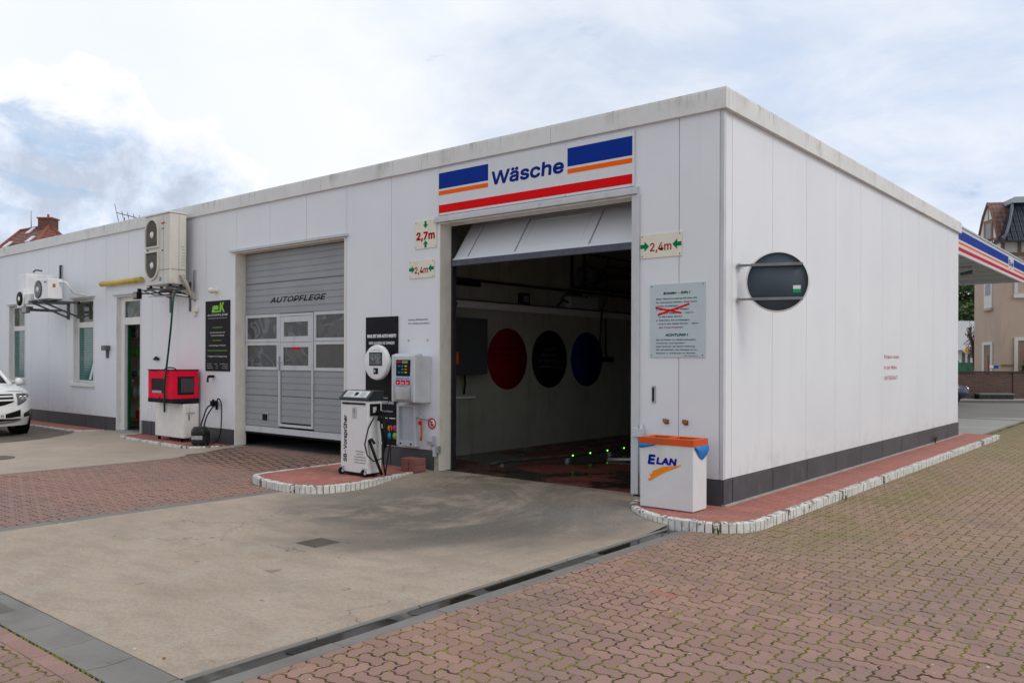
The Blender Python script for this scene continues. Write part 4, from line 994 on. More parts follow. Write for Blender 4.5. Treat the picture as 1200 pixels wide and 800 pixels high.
# things on the hall wall
HG = 'lettered discs on the wash hall wall'
def disc(y, z, r, mat, label, lines, ink):
    t = thing('wall_disc', label, 'disc', (WX, y, z), 0, HG)
    MB().ring([(0, 0.012), (r - .003, 0.012), (r, 0.008), (r, 0.0)], (0.0, 0, 0), 48, axis='x').build('disc_panel', mat, t, local=True)
    for k, (s_, wd_) in enumerate(lines): text(s_, y, z + 0.17 - 0.11 * k, 0.055, ink, t, plane='side', at=WX + 0.013, width=wd_, align='CENTER', bold=0.01)
disc(2.85, 1.71, 0.545, paint('disc_red', (0.18, 0.003, 0.008), 0.4), 'dark red lettered disc, first from the bay entrance on the hall wall', [('Wir machen', 0.62), ('Ihren Wagen sauber', 0.86), ('für Sie!', 0.34)], paint('disc_dark_ink', (0.06, 0.002, 0.004), 0.5))
disc(4.09, 1.71, 0.545, paint('disc_black', (0.012, 0.008, 0.016), 0.4), 'black disc with pale writing, middle of the three on the hall wall', [('100%', 0.34), ('Passion', 0.5), ('je Fahrzeug', 0.7), ('verwöhnung', 0.66)], paint('disc_pale_ink', (0.20, 0.15, 0.16), 0.5))
disc(5.33, 1.71, 0.545, paint('disc_blue', (0.004, 0.012, 0.13), 0.4), 'dark blue disc, farthest in the bay on the hall wall', [('Pflege', 0.4), ('mit System', 0.6)], paint('disc_blue_ink', (0.01, 0.02, 0.06), 0.5))
t = thing('control_cabinet', 'dark grey control box high on the hall wall by the bay entrance', 'cabinet', (WX, 1.5, 1.4))
B(WX + .001, WX + .30, 0.95, 1.98, 1.45, 2.38).build('cabinet_body', paint('box_dark', (0.06, 0.065, 0.07), 0.5), t, bevel=0.01)
B(WX + .301, WX + .31, 1.0, 1.93, 1.50, 2.33).build('door', paint('box_dark', (0.06, 0.065, 0.07), 0.5), t, bevel=0.004)
MB().tube([(WX + .12, 1.6, 1.45), (WX + .12, 1.62, 1.3), (WX + .06, 1.66, 1.18), (WX + .02, 1.7, 1.12)], 0.016).build('cable', BLACK, t)
B(WX + .31, WX + .325, 1.18, 1.24, 1.62, 1.82).build('warning_label', ORANGE, t)
t = B(WX, WX + .05, 1.1, 1.95, 1.04, 1.08).build('sill_board', FRAME, None, bevel=0.004); tag(t, 'narrow pale ledge on the hall wall under the dark control box', 'ledge')
t = thing('wall_duct', 'long pale cable duct running along the hall wall above the discs', 'duct', (WX, 5, 2.6))
B(WX + .001, WX + .09, 0.9, 11.0, 2.56, 2.68).build('duct_cover', FRAME, t, bevel=0.006)
B(WX + .001, WX + .12, 0.9, 11.0, 2.681, 2.70).build('duct_lid', paint('rust_dark', (0.08, 0.06, 0.045), 0.7), t)
t = thing('wall_beam', 'dark rail on the upper hall wall above the cable duct', 'rail', (WX, 5, 3.0))
B(WX + .001, WX + .06, 0.4, 11.0, 3.02, 3.06).build('rail_bar', BLACKM, t)
B(WX + .061, WX + .12, 0.6, 2.0, 2.93, 3.00).build('slot', BLACK, t)
m = MB(); m.cyl((WX + .02, 1.02, 2.63), (WX + .22, 1.02, 2.63), 0.05).cyl((WX + .18, 1.02, 2.63), (WX + .18, 1.25, 2.58), 0.035).cyl((WX + .1, 1.25, 2.60), (WX + .25, 1.25, 2.60), 0.04)
tag(m.build('pipe_valve', BLACK), 'black pipe valve at the entrance end of the cable duct', 'valve')
t = thing('wall_lamp', 'small square black lamp sitting on the cable duct', 'lamp', (WX, 3.25, 2.7))
B(WX + .002, WX + .10, 3.13, 3.37, 2.701, 2.90).build('lamp_housing', BLACK, t, bevel=0.01); B(WX + .101, WX + .105, 3.17, 3.33, 2.74, 2.86).build('lamp_glass', paint('lamp_glass', (0.16, 0.16, 0.15), 0.2), t)
# pump group high on the wall
t = thing('pump_unit', 'dark pump and pipework high on the hall wall in the rear of the bay', 'pump', (WX, 5.6, 3.0))
MB().box(WX + .002, WX + .35, 4.75, 7.3, 3.10, 3.13).box(WX + .002, WX + .04, 4.75, 4.8, 3.13, 3.75).box(WX + .3, WX + .34, 4.75, 4.8, 3.13, 3.75).box(WX + .3, WX + .34, 4.75, 7.3, 3.74, 3.77).build('bracket', BLACKM, t)
MB().cyl((WX + .18, 4.95, 3.38), (WX + .18, 5.35, 3.38), 0.17, n=20).cyl((WX + .18, 5.35, 3.38), (WX + .18, 5.65, 3.38), 0.10).build('motor', DGREY, t)
MB().tube([(WX + .2, 5.65, 3.38), (WX + .2, 6.2, 3.42), (WX + .2, 7.4, 3.45), (WX + .2, 9.5, 3.45)], 0.05).tube([(WX + .16, 5.8, 3.6), (WX + .16, 6.6, 3.62), (WX + .16, 9.5, 3.6)], 0.035).tube([(WX + .3, 5.6, 3.3), (WX + .28, 5.62, 2.9), (WX + .15, 5.65, 2.75), (WX + .08, 5.66, 1.9)], 0.02).build('pipe', BLACKM, t)
t = thing('valve_block', 'grey valve block with short pipes on the duct above the dark blue disc', 'valve block', (WX, 4.9, 2.7))
MB().box(WX + .002, WX + .16, 4.55, 5.15, 2.705, 2.92).box(WX + .002, WX + .14, 5.2, 5.55, 2.705, 2.96).build('block', GREY, t, bevel=0.01)
MB().tube([(WX + .1, 4.55, 2.8), (WX + .12, 4.35, 2.85), (WX + .1, 4.2, 2.72)], 0.02).tube([(WX + .1, 4.3, 2.86), (WX + .1, 4.5, 2.98), (WX + .1, 5.0, 2.97)], 0.014).build('pipe', BLACKM, t)
t = MB().tube([(WX + .04, 5.95, 2.55), (WX + .04, 5.96, 1.9), (WX + .06, 5.97, 1.75)], 0.016).box(WX + .0, WX + .12, 5.9, 6.15, 1.66, 1.76).build('hanging_hose', BLACK)
tag(t, 'thin black pipe with an end fitting hanging beside the dark blue disc', 'pipe')
t = MB().tube([(WX + .04, 7.0, 2.55), (WX + .04, 7.02, 1.3), (WX + .06, 7.05, 1.15)], 0.02).build('hanging_hose', BLACK); tag(t, 'thin black pipe running down the hall wall at the rear of the bay', 'pipe')
# washing gantry in the back of the hall
t = thing('wash_gantry', 'dark washing gantry with brushes standing deep inside the bay', 'wash machine', (-2.6, 7.8, 0.095))
MB().box(-4.9, -4.5, 7.2, 8.6, 0.1, 3.2).box(-0.95, -0.55, 7.2, 8.6, 0.1, 3.2).box(-4.9, -0.55, 7.3, 8.5, 3.21, 3.6).build('frame', paint('gantry_dark', (0.03, 0.035, 0.05), 0.5), t, bevel=0.02)
for xx in (-4.2, -1.25):
    MB().ring([(0.0, 0), (0.06, 0), (0.34, .04), (0.36, 1.0), (0.34, 2.1), (0.06, 2.15), (0, 2.15)], (xx, 7.9, 0.4), 20).build('brush', paint('brush_dark_blue', (0.01, 0.02, 0.06), 0.9), t)
# guide rail with green lights
t = thing('wheel_guide', 'low steel wheel guide rail with a row of green lights along the bay floor', 'guide rail', (-3.7, 3, 0.095))
MB().tube([(-4.05, 0.75, 0.15), (-4.02, 0.95, 0.17), (-3.75, 1.6, 0.19), (-3.55, 2.0, 0.20), (-3.55, 8.0, 0.20)], 0.028, 10).build('rail_tube', paint('rail_dark', (0.05, 0.05, 0.05), 0.5, 0.4), t)
for yy in (0.95, 2.0, 3.2, 4.4, 5.6): B(-4.04 if yy < 1 else -3.6, -4.0 if yy < 1 else -3.54, yy, yy + 0.05, 0.095, 0.17).build('foot', GALV, t)
g = G('green_led'); g.b.inputs['Emission Color'].default_value = (0.25, 1.0, 0.05, 1); g.b.inputs['Emission Strength'].default_value = 2.2; LED = g.set((0.1, 0.5, 0.05), 0.4)
for k, yy in enumerate((2.08, 2.56, 3.06, 3.57)):
    MB().ring([(0, 0), (0.012, 0.0), (0.012, 0.010), (0.008, 0.014), (0, 0.016)], (-3.515, yy, 0.205), 10, axis='x').build('light', LED, t)
t = MB().tube([(-3.2, 2.6, 0.12), (-2.9, 2.75, 0.13), (-2.3, 3.1, 0.13), (-1.5, 3.2, 0.13)], 0.03).build('floor_rail', GALV); tag(t, 'short bright steel rail lying across the dark bay floor', 'rail')

# ------------------------------------------------------------------ signs on the front
SIGNW = paint('sign_white', (0.66, 0.68, 0.71), 0.35, 0.03)
t = thing('wash_sign', 'wide white sign reading Wäsche with blue, orange and red bars above the wash bay', 'sign', (-2.77, 0, 3.75))
B(-4.395, -1.13, -0.028, -0.001, 3.752, 4.415).build('sign_panel', SIGNW, t, bevel=0.003)
def bar(x0, x1, z0, z1, mat, name='colour_bar', y=-0.0285, par=None): return B(x0, x1, y - 0.0015, y, z0, z1).build(name, mat, par)
bar(-4.37, -3.43, 4.13, 4.355, BLUE, par=t); bar(-4.37, -3.43, 4.04, 4.10, ORANGE, par=t)
bar(-2.10, -1.155, 4.12, 4.35, BLUE, par=t); bar(-2.10, -1.155, 4.03, 4.09, ORANGE, par=t)
bar(-4.37, -1.155, 3.785, 3.90, REDS, par=t)
text('Wäsche', -3.355, 4.065, 0.235, LETTERB, t, at=-0.0285, width=1.19, bold=0.035, shear=0.06)
m = MB()
for xx in (-4.36, -3.45, -2.13, -1.17):
    for zz in (3.765, 4.40): m.ring([(0, -0.004), (0.006, -0.003), (0.008, 0)], (xx, -0.0285, zz), 8, axis='y')
m.build('screws', GALV, t)

def arrow(m, x, z, s, rot, y):
    """filled arrow pointing along rot"""
    pts = [(-1, -.42), (-0.05, -.42), (-0.05, -1), (1, 0), (-0.05, 1), (-0.05, .42), (-1, .42)]
    c_, s_ = math.cos(rot), math.sin(rot)
    m.prism([(x + s * (a * c_ - b_ * s_), z + s * (a * s_ + b_ * c_)) for a, b_ in pts], 'y', y, y - 0.0015)
def board(name, label, cat, x0, x1, z0, z1, mat=CREAM, th=0.012, group=None):
    t = thing(name, label, cat, ((x0 + x1) / 2, 0, z0), 0, group)
    B(x0, x1, -th - 0.001, -0.001, z0, z1).build('board', mat, t, bevel=0.003)
    m = MB()
    for xx in (x0 + .025, x1 - .025):
        for zz in (z0 + .025, z1 - .025): m.ring([(0, -0.003), (0.006, -0.002), (0.008, 0)], (xx, -th - .001, zz), 8, axis='y')
    m.build('screws', BLACKM, t)
    return t, -th - 0.0015
t, y = board('height_sign', 'cream square sign reading 2,7m between two vertical green arrows', 'sign', -4.88, -4.43, 3.31, 3.72)
m = MB(); arrow(m, -4.655, 3.655, 0.052, -PI / 2, y); arrow(m, -4.655, 3.375, 0.052, PI / 2, y); m.build('arrows', GREENS, t)
text('2,7m', -4.655, 3.445, 0.145, DRED, t, at=y, width=0.365, align='CENTER', bold=0.05)
for x0, x1, z0, z1, lb in ((-5.0, -4.48, 2.885, 3.15, 'small cream sign reading 2,4m left of the wash bay, under the 2,7m sign'), (-1.05, -0.51, 2.885, 3.165, 'cream sign reading 2,4m on the right of the wash bay, above the customer notice')):
    t, y = board('width_sign', lb, 'sign', x0, x1, z0, z1)
    xm = (x0 + x1) / 2; m = MB(); arrow(m, x0 + 0.06, (z0 + z1) / 2, 0.058, 0, y); arrow(m, x1 - 0.06, (z0 + z1) / 2, 0.058, PI, y); m.build('arrows', GREENS, t)
    text('2,4m', xm, (z0 + z1) / 2 - 0.06, 0.13, DRED, t, at=y, width=0.275, align='CENTER', bold=0.016)
# customer notice
t, y = board('notice_board', 'pale blue customer notice headed Kunden - Info with a red cross painted over it', 'notice', -0.92, -0.22, 1.73, 2.575, BOARD_BLUEISH)
text('Kunden - Info !', -0.57, 2.455, 0.036, DGREEN, t, at=y, width=0.34, align='CENTER', shear=0.25, bold=0.05)
lines = [('Beim Waschvorgang können Sie', .52), ('im Fahrzeug bleiben, aber auch', .52), ('vorher aussteigen.', .29), ('1. Möchten Sie im Wagen', .42), ('    sitzen bleiben - dann', .44), ('    in die Halle fahren', .30), ('2. Möchten Sie aussteigen,', .43), ('    erst in die Halle fahren - dann', .50), ('    den Code eingeben', .31)]
zz = 2.395
for k, (s_, wd_) in enumerate(lines):
    text(s_.strip(), -0.835 + (0.035 if s_.startswith(' ') else 0), zz, 0.022, DRED if k == 8 else DGREEN, t, at=y, width=wd_, shear=0.1, bold=0.02); zz -= 0.041
text('ACHTUNG !', -0.57, 1.975, 0.036, DGREEN, t, at=y, width=0.29, align='CENTER', shear=0.25, bold=0.05)
zz = 1.925
for s_, wd_ in (('Bei Schäden an Seitenspiegeln,', .51), ('Antennen und Spoilern', .37), ('übernehmen wir keine Haftung.', .50), ('Wir empfehlen, die Spiegel anzu-', .53), ('klappen u. Antennen zu sichern.', .51)):
    text(s_, -0.835, zz, 0.021, DGREEN, t, at=y, width=wd_, bold=0.02); zz -= 0.038
text('Der Betreiber', -0.30, 1.745, 0.014, DGREEN, t, at=y, width=0.17, align='RIGHT', bold=0.004)
m = MB()
for (ax, az_, bx, bz, wd_) in ((-0.845, 2.305, -0.51, 2.235, .022), (-0.815, 2.22, -0.41, 2.335, .022)):
    d = Vector((bx - ax, bz - az_)); n_ = Vector((-d.y, d.x)).normalized() * wd_ / 2
    yy = y - 0.0018 if wd_ and ax < -0.83 else y - 0.0026
    m.prism([(ax + n_.x, az_ + n_.y), (ax - n_.x, az_ - n_.y), (bx - n_.x, bz - n_.y), (bx + n_.x, bz + n_.y)], 'y', yy, yy - 0.0006)
m.build('red_cross', REDS, t)
# small fittings under it
t = thing('slot_plate', 'narrow upright dark slot plate on the wall below the notice', 'slot plate', (-0.87, 0, 1.2))
B(-0.895, -0.845, -0.012, -0.001, 1.20, 1.40).build('plate', GALV, t, bevel=0.003); B(-0.885, -0.860, -0.0135, -0.0125, 1.22, 1.38).build('slot', BLACK, t)
for xx, lb in ((-0.70, 'rusty wall bracket above the left side of the litter bin'), (-0.455, 'rusty wall bracket above the right side of the litter bin')):
    t = MB().box(xx - .03, xx + .03, -0.008, -0.001, 0.965, 1.02).box(xx - .024, xx + .024, -0.05, -0.008, 0.985, 1.005).box(xx - .024, xx + .024, -0.052, -0.044, 0.985, 1.03).build('wall_bracket', paint('rusty_bracket', (0.26, 0.13, 0.06), 0.7, 0.4, dirt=(0.5, 0.45, 0.38)), bevel=0.002)
    tag(t, lb, 'bracket')
# litter bin
t = thing('litter_bin', 'white double litter bin with orange rim and blue bags by the building corner', 'litter bin', (-0.385, -0.42, 0.1), 0)
B(-0.705, -0.065, -0.575, -0.265, 0.105, 0.80).build('bin_body', WHITE_BIN, t, bevel=0.006)
m = MB()
lx0, lx1, ly0, ly1, lz0, lz1 = -0.715, -0.055, -0.588, -0.252, 0.79, 0.862
holes = [(-0.66, -0.41), (-0.36, -0.11)]
m.box(lx0, lx1, ly0, -0.53, lz0, lz1); m.box(lx0, lx1, -0.31, ly1, lz0, lz1)
for a, b_ in ((lx0, -0.66), (-0.41, -0.36), (-0.11, lx1)): m.box(a, b_, -0.5299, -0.3101, lz0, lz1)
m.build('orange_rim', paint('orange_rim_paint', (0.62, 0.085, 0.010), 0.5, 0.1, dirt=(0.25, 0.1, 0.05), dirt_amt=0.5), t, bevel=0.004)
m = MB(); m.box(-0.659, -0.411, -0.5295, -0.3105, 0.80, 0.81); m.box(-0.359, -0.111, -0.5295, -0.3105, 0.80, 0.81); m.build('opening', BLACK, t)
BAGB = paint('blue_bag', (0.01, 0.17, 0.50), 0.3, 0.3, 9)
m = MB()
def bagflap(m, pts, out, seed):
    """crumpled sheet hanging below the rim along the given top line"""
    a, b_ = Vector(pts[0]), Vector(pts[1]); n_ = 10; rr = random.Random(seed); vs = []
    for i in range(n_ + 1):
        t_ = i / n_; p = a.lerp(b_, t_); hgt = pts[2](t_)
        for j in range(4):
            q = j / 3; vs.append(p + Vector(out) * (0.006 + 0.014 * math.sin(q * PI) + rr.uniform(0, .007)) + Vector((0, 0, -hgt * q)))
    m.add(vs, [(i * 4 + j, (i + 1) * 4 + j, (i + 1) * 4 + j + 1, i * 4 + j + 1) for i in range(n_) for j in range(3)], 0, True)
bagflap(m, ((-0.712, -0.576, 0.792), (-0.50, -0.576, 0.792), lambda t_: 0.052 * (1 - t_) ** 0.7 + 0.002), (0, -1, 0), 1)
m.build('bag', BAGB, t, fix=False); m = MB()
bagflap(m, ((-0.064, -0.56, 0.792), (-0.064, -0.255, 0.792), lambda t_: 0.02 + 0.13 * max(0, math.sin(t_ * 2.6)) ** 1.3), (1, 0, 0), 2)
m.build('bag', BAGB, t, fix=False); m = MB()
bagflap(m, ((-0.30, -0.40, 0.845), (-0.16, -0.40, 0.845), lambda t_: 0.03), (0, -1, 0), 3)
m.build('bag', BAGB, t, fix=False)
EL = paint('logo_blue', (0.003, 0.012, 0.30), 0.5, 0.03, spec=0.06); EO = paint('logo_orange', (0.85, 0.25, 0.01), 0.4, 0.03)
m = MB()
def stroke(m, pts, y):
    m.prism(pts, 'y', y, y - 0.001)
stroke(m, [(-0.60, 0.395), (-0.585, 0.385), (-0.53, 0.42), (-0.42, 0.485), (-0.235, 0.565), (-0.20, 0.585), (-0.20, 0.593), (-0.30, 0.565), (-0.43, 0.512), (-0.52, 0.462), (-0.575, 0.427), (-0.605, 0.41)], -0.5763)
stroke(m, [(-0.575, 0.432), (-0.53, 0.458), (-0.36, 0.545), (-0.28, 0.578), (-0.42, 0.556), (-0.56, 0.492), (-0.545, 0.475), (-0.585, 0.462)], -0.5763)
m.build('logo_stroke', EO, t)
text('E', -0.60, 0.578, 0.13, EL, t, at=-0.5775, width=0.080, bold=0.055, shear=0.12)
text('LAN', -0.497, 0.582, 0.092, EL, t, at=-0.5775, width=0.235, bold=0.06, shear=0.12)

# round sign at the side wall, seen from behind
t = thing('round_road_sign', 'round sign seen from its dark grey back, clamped out from the side wall', 'sign', (0.03, 0.42, 2.56), 0)
ang = R(22)
Mx = Matrix.Translation(Vector((0.40, 0.50, 2.575))) @ Matrix.Rotation(ang, 4, 'Z')
r_ = 0.335
MB().ring([(0, 0.0), (r_ - .012, 0.0), (r_ - .012, 0.006), (0, 0.006)], (0, 0, 0), 64, axis='y').build('sign_back', paint('sign_back_grey', (0.062, 0.085, 0.105), 0.4, 0.08), t, M=Mx)
MB().ring([(r_ - .012, -0.014), (r_ + .004, -0.014), (r_ + .004, 0.012), (r_ - .012, 0.012), (r_ - .012, -0.014)], (0, 0, 0), 64, axis='y').build('rim', FRAME, t, M=Mx)
for zz in (0.19, -0.19):
    m = MB(); hw = math.sqrt(r_ ** 2 - zz ** 2) - 0.01
    m.box(-hw - .02, hw, -0.032, -0.002, zz - 0.016, zz + 0.016); m.box(-hw - .16, -hw - .021, -0.026, -0.008, zz - 0.012, zz + 0.012)
    m.cyl((-hw + .05, -.036, zz), (-hw + .05, -.030, zz), 0.008).cyl((hw - .06, -.036, zz), (hw - .06, -.030, zz), 0.008)
    m.build('rail', paint('bar_grey', (0.20, 0.215, 0.225), 0.5, 0.2), t, bevel=0.003, M=Mx)
m = MB()
for zz in (0.19, -0.19): m.box(0.005, 0.03, 0.34, 0.44, 2.575 + zz - .03, 2.575 + zz + .03); m.box(0.03, 0.09, 0.36, 0.39, 2.575 + zz - .014, 2.575 + zz + .014)
m.build('wall_clamp', STEEL, t, bevel=0.003)
B(0.165, 0.245, -0.003, -0.001, -0.085, -0.045).build('sticker', LETTERW, t, M=Mx); B(0.165, 0.245, -0.003, -0.001, -0.125, -0.086).build('sticker', paint('sticker_green', (0.0, 0.35, 0.09), 0.5), t, M=Mx)
# faint red stencil on the side wall
RS = paint('faded_red_ink', (0.50, 0.06, 0.09), 0.6, 0.1)
text('Parken sowie', 6.02, 1.74, 0.085, RS, bld, plane='side', at=-0.0112, width=0.86, bold=0.0, name='wall_lettering')
text('in der Nähe', 6.02, 1.56, 0.085, RS, bld, plane='side', at=-0.0112, width=0.74, bold=0.0, name='wall_lettering')
text('UNTERSAGT', 6.02, 1.38, 0.095, RS, bld, plane='side', at=-0.0112, width=0.80, shear=0.1, bold=0.0, name='wall_lettering')

# ------------------------------------------------------------------ poster, kiosk and the machines between the two bays
t = thing('info_panel', 'tall black advertising panel asking WAS IST IHR AUTO WERT?', 'poster', (-5.6, 0, 0.4))
POST = paint('poster_black', (0.010, 0.010, 0.012), 0.5, 0.1, spec=0.12)
B(-5.97, -5.24, -0.02, -0.003, 0.40, 2.345).build('panel', POST, t, bevel=0.003)
text('WAS IST IHR AUTO WERT?', -5.60, 2.03, 0.062, LETTERW, t, at=-0.0205, width=0.66, align='CENTER', bold=0.06)
text('WIR SAGEN ES IHNEN!', -5.60, 1.925, 0.056, LETTERW, t, at=-0.0205, width=0.58, align='CENTER', bold=0.03)
text('kostenlose', -5.58, 1.10, 0.032, LETTERW, t, at=-0.0205, width=0.26, align='CENTER', bold=0.004)
text('AUTOBEWERTUNG', -5.60, 1.02, 0.055, LETTERW, t, at=-0.0205, width=0.56, align='CENTER', bold=0.03)
text('schnell & einfach', -5.56, 0.90, 0.032, LETTERW, t, at=-0.0205, width=0.44, align='CENTER', bold=0.004)
bar(-5.52, -5.28, 0.80, 0.815, LETTERW, par=t, y=-0.0205, name='white_line')
for k, (xx, zz, cc) in enumerate(((-5.40, 0.655, (0.85, 0.25, 0.02)), (-5.29, 0.66, (0.45, 0.03, 0.22)), (-5.40, 0.54, (0.0, 0.28, 0.72)), (-5.29, 0.545, (0.18, 0.55, 0.03)))):
    MB().ring([(0, -0.002), (0.05, -0.002), (0.05, 0)], (xx, -0.0205, zz), 24, axis='y').build('coloured_dot', paint('dot_%d' % k, cc, 0.4), t)
# round screen head standing off the panel
t = thing('round_screen', 'round white screen terminal mounted on the black advertising panel', 'screen', (-5.46, -0.02, 1.65))
MB().ring([(0, 0.0), (0.10, 0.0), (0.10, -0.14), (0.235, -0.15), (0.262, -0.17), (0.265, -0.21), (0.255, -0.235), (0.24, -0.24), (0, -0.24)], (-5.46, -0.021, 1.65), 48, axis='y').build('housing', paint('glossy_white', (0.78, 0.79, 0.80), 0.2, 0.02), t)
g = G('screen_glass'); cc = g.ramp(g.noise(14, 5, 0.7, dist=0.8), [(0.42, (0.04, 0.045, 0.05)), (0.55, (0.13, 0.15, 0.16)), (0.66, (0.35, 0.38, 0.38))])
B(-5.60, -5.31, -0.265, -0.2615, 1.60, 1.80).build('display_frame', BLACK, t, bevel=0.001); B(-5.585, -5.325, -0.268, -0.2655, 1.615, 1.785).build('display', g.set(cc, 0.1, spec=0.4), t)
B(-5.50, -5.40, -0.265, -0.2615, 1.475, 1.565).build('card_reader', BLACK, t); B(-5.495, -5.455, -0.2665, -0.2652, 1.50, 1.54).build('card_label', GREY, t)
text('AUTOBEWERTUNG', -5.455, 1.825, 0.014, INK, t, at=-0.2615, width=0.2, align='CENTER')
# pay kiosk
KIO = paint('kiosk_grey', (0.54, 0.57, 0.59), 0.4, 0.05, dirt=(0.34, 0.33, 0.31), dirt_amt=0.35)
t = thing('pay_terminal', 'grey wall-mounted pay terminal with keypad and coloured buttons', 'terminal', (-4.78, -0.02, 1.07))
m = MB()
m.prism([(-0.001, 1.07), (-0.24, 1.07), (-0.30, 1.10), (-0.325, 1.40), (-0.315, 1.74), (-0.29, 1.775), (-0.19, 1.785), (-0.17, 1.75), (-0.001, 1.745)], 'x', -5.02, -4.54)
m.build('housing', KIO, t, bevel=0.012)
for xx in (-5.025, -4.575): B(xx, xx + .04, -0.335, -0.20, 1.08, 1.765).build('side_rail', LGREY, t, bevel=0.015)
m = MB(); m.box(-4.93, -4.64, -0.331, -0.30, 1.455, 1.69); m.build('keypad_plate', BLACK, t, bevel=0.003)
B(-4.93, -4.64, -0.331, -0.30, 1.12, 1.30).build('lower_plate', STEEL, t, bevel=0.003)
B(-4.80, -4.68, -0.335, -0.3312, 1.64, 1.675).build('display', paint('lcd', (0.25, 0.27, 0.18), 0.3), t)
for (xx, zz, cc) in ((-4.89, 1.66, 'k_red'), (-4.85, 1.66, 'k_red'), (-4.79, 1.60, 'k_blue'), (-4.72, 1.60, 'k_yellow'), (-4.79, 1.555, 'k_green'), (-4.72, 1.555, 'k_orange'), (-4.79, 1.51, 'k_blue'), (-4.72, 1.51, 'k_yellow'), (-4.86, 1.60, 'k_blue'), (-4.86, 1.51, 'k_blue')):
    B(xx - .022, xx + .022, -0.337, -0.3312, zz - .009, zz + .009).build('button', paint(cc, {'k_red': (.6, .02, .02), 'k_blue': (.02, .2, .5), 'k_yellow': (.7, .5, .02), 'k_green': (.02, .35, .08), 'k_orange': (.7, .2, .02)}[cc], 0.4), t)
m = B(-4.945, -4.625, -0.334, -0.30, 1.315, 1.445).build('price_label', paint('label_pale_blue', (0.35, 0.52, 0.68), 0.4), t)
text('Kärtchen & Code', -4.785, 1.415, 0.022, EL, t, at=-0.3345, width=0.28, align='CENTER', bold=0.02)
m = MB()
for k in range(3): m.box(-4.93 + k * .105, -4.84 + k * .105, -0.3355, -0.3342, 1.33, 1.40)
m.build('red_field', REDS, t)
text('7 8 9', -4.785, 1.345, 0.035, LETTERW, t, at=-0.3358, width=0.25, align='CENTER', bold=0.02)
t = thing('service_panel', 'pale grey recessed service panel on the wall below the pay terminal', 'panel', (-4.97, 0, 0.42))
m = MB(); m.box(-5.17, -5.125, -0.10, -0.003, 0.42, 1.045); m.box(-4.81, -4.765, -0.10, -0.003, 0.42, 1.045); m.box(-5.124, -4.811, -0.098, -0.003, 0.42, 0.50); m.box(-5.124, -4.811, -0.098, -0.003, 1.0, 1.045); m.build('panel_frame', LGREY, t, bevel=0.006)
B(-5.123, -4.812, -0.05, -0.003, 0.501, 0.999).build('recess', paint('panel_blue_grey', (0.46, 0.52, 0.56), 0.4), t)
m = MB()
for xx in (-5.08, -4.86): m.box(xx - .015, xx + .015, -0.103, -0.099, 0.445, 0.47)
m.build('lock', BLACK, t)
# valve with orange hose
t = thing('tap', 'grey wall tap with a red handle beside the service panel', 'tap', (-4.72, 0, 0.83))
MB().tube([(-4.78, -0.0, .84), (-4.78, -0.07, .845), (-4.6, -0.085, .845), (-4.52, -0.085, .83)], 0.016).cyl((-4.66, -0.085, .82), (-4.66, -0.085, .89), 0.022).build('tap_body', GALV, t)
MB().cyl((-4.66, -0.10, .78), (-4.66, -0.12, .78), 0.03).build('handle', REDS, t)
t = MB().tube([(-4.66, -0.085, .80), (-4.67, -0.07, .70), (-4.69, -0.05, .60), (-4.70, -0.05, .52)], 0.013).build('hose', paint('orange_hose', (0.55, 0.16, 0.06), 0.5)); tag(t, 'short orange hose hanging from the wall tap', 'hose')
t = thing('prohibition_sign', 'small round red-ringed prohibition sticker right of the tap', 'sign', (-4.52, 0, 0.77))
MB().ring([(0, -0.002), (0.062, -0.002), (0.062, 0.0)], (-4.52, -0.001, 0.77), 32, axis='y').build('disc_white', LETTERW, t)
m = MB(); m.ring([(0.062, -0.001), (0.062, -0.0035), (0.082, -0.0035), (0.082, -0.001), (0.062, -0.001)], (-4.52, -0.001, 0.77), 40, axis='y'); m.prism([(-4.575, 0.815), (-4.565, 0.825), (-4.465, 0.725), (-4.475, 0.715)], 'y', -0.0036, -0.005); m.build('red_ring', REDS, t)
m = MB(); m.prism([(-4.535, 0.735), (-4.505, 0.735), (-4.505, 0.775), (-4.535, 0.775)], 'y', -0.0031, -0.0034); m.ring([(0, -0.001), (0.013, -0.001), (0.013, 0)], (-4.52, -0.0031, 0.792), 14, axis='y'); m.build('pictogram', INK, t)
t = thing('socket_box', 'grey outdoor socket box low on the wall beside the left bay post', 'socket', (-4.5, 0, 0.46))
B(-4.57, -4.44, -0.06, -0.001, 0.47, 0.60).build('box', GREY, t, bevel=0.01); B(-4.56, -4.45, -0.075, -0.0605, 0.51, 0.59).build('flap', LGREY, t, bevel=0.006)
MB().tube([(-4.50, -0.03, 0.47), (-4.50, -0.03, 0.40), (-4.44, -0.02, 0.37)], 0.008).build('cable', GREY, t)
text('Achtung Winterbetrieb:', -5.03, 2.27, 0.032, INK, bld, at=-0.0005, width=0.42, bold=0.004, name='wall_lettering')
text('Tür schließt automatisch.', -5.03, 2.215, 0.032, INK, bld, at=-0.0005, width=0.46, bold=0.004, name='wall_lettering')
for xx, lb in ((-5.02, 'left grey wall button cap above the pay terminal'), (-4.62, 'right grey wall button cap above the pay terminal')):
    tag(MB().ring([(0, -0.01), (0.014, -0.008), (0.02, 0)], (xx, -0.001, 1.98), 12, axis='y').build('push_button', GREY), lb, 'button')
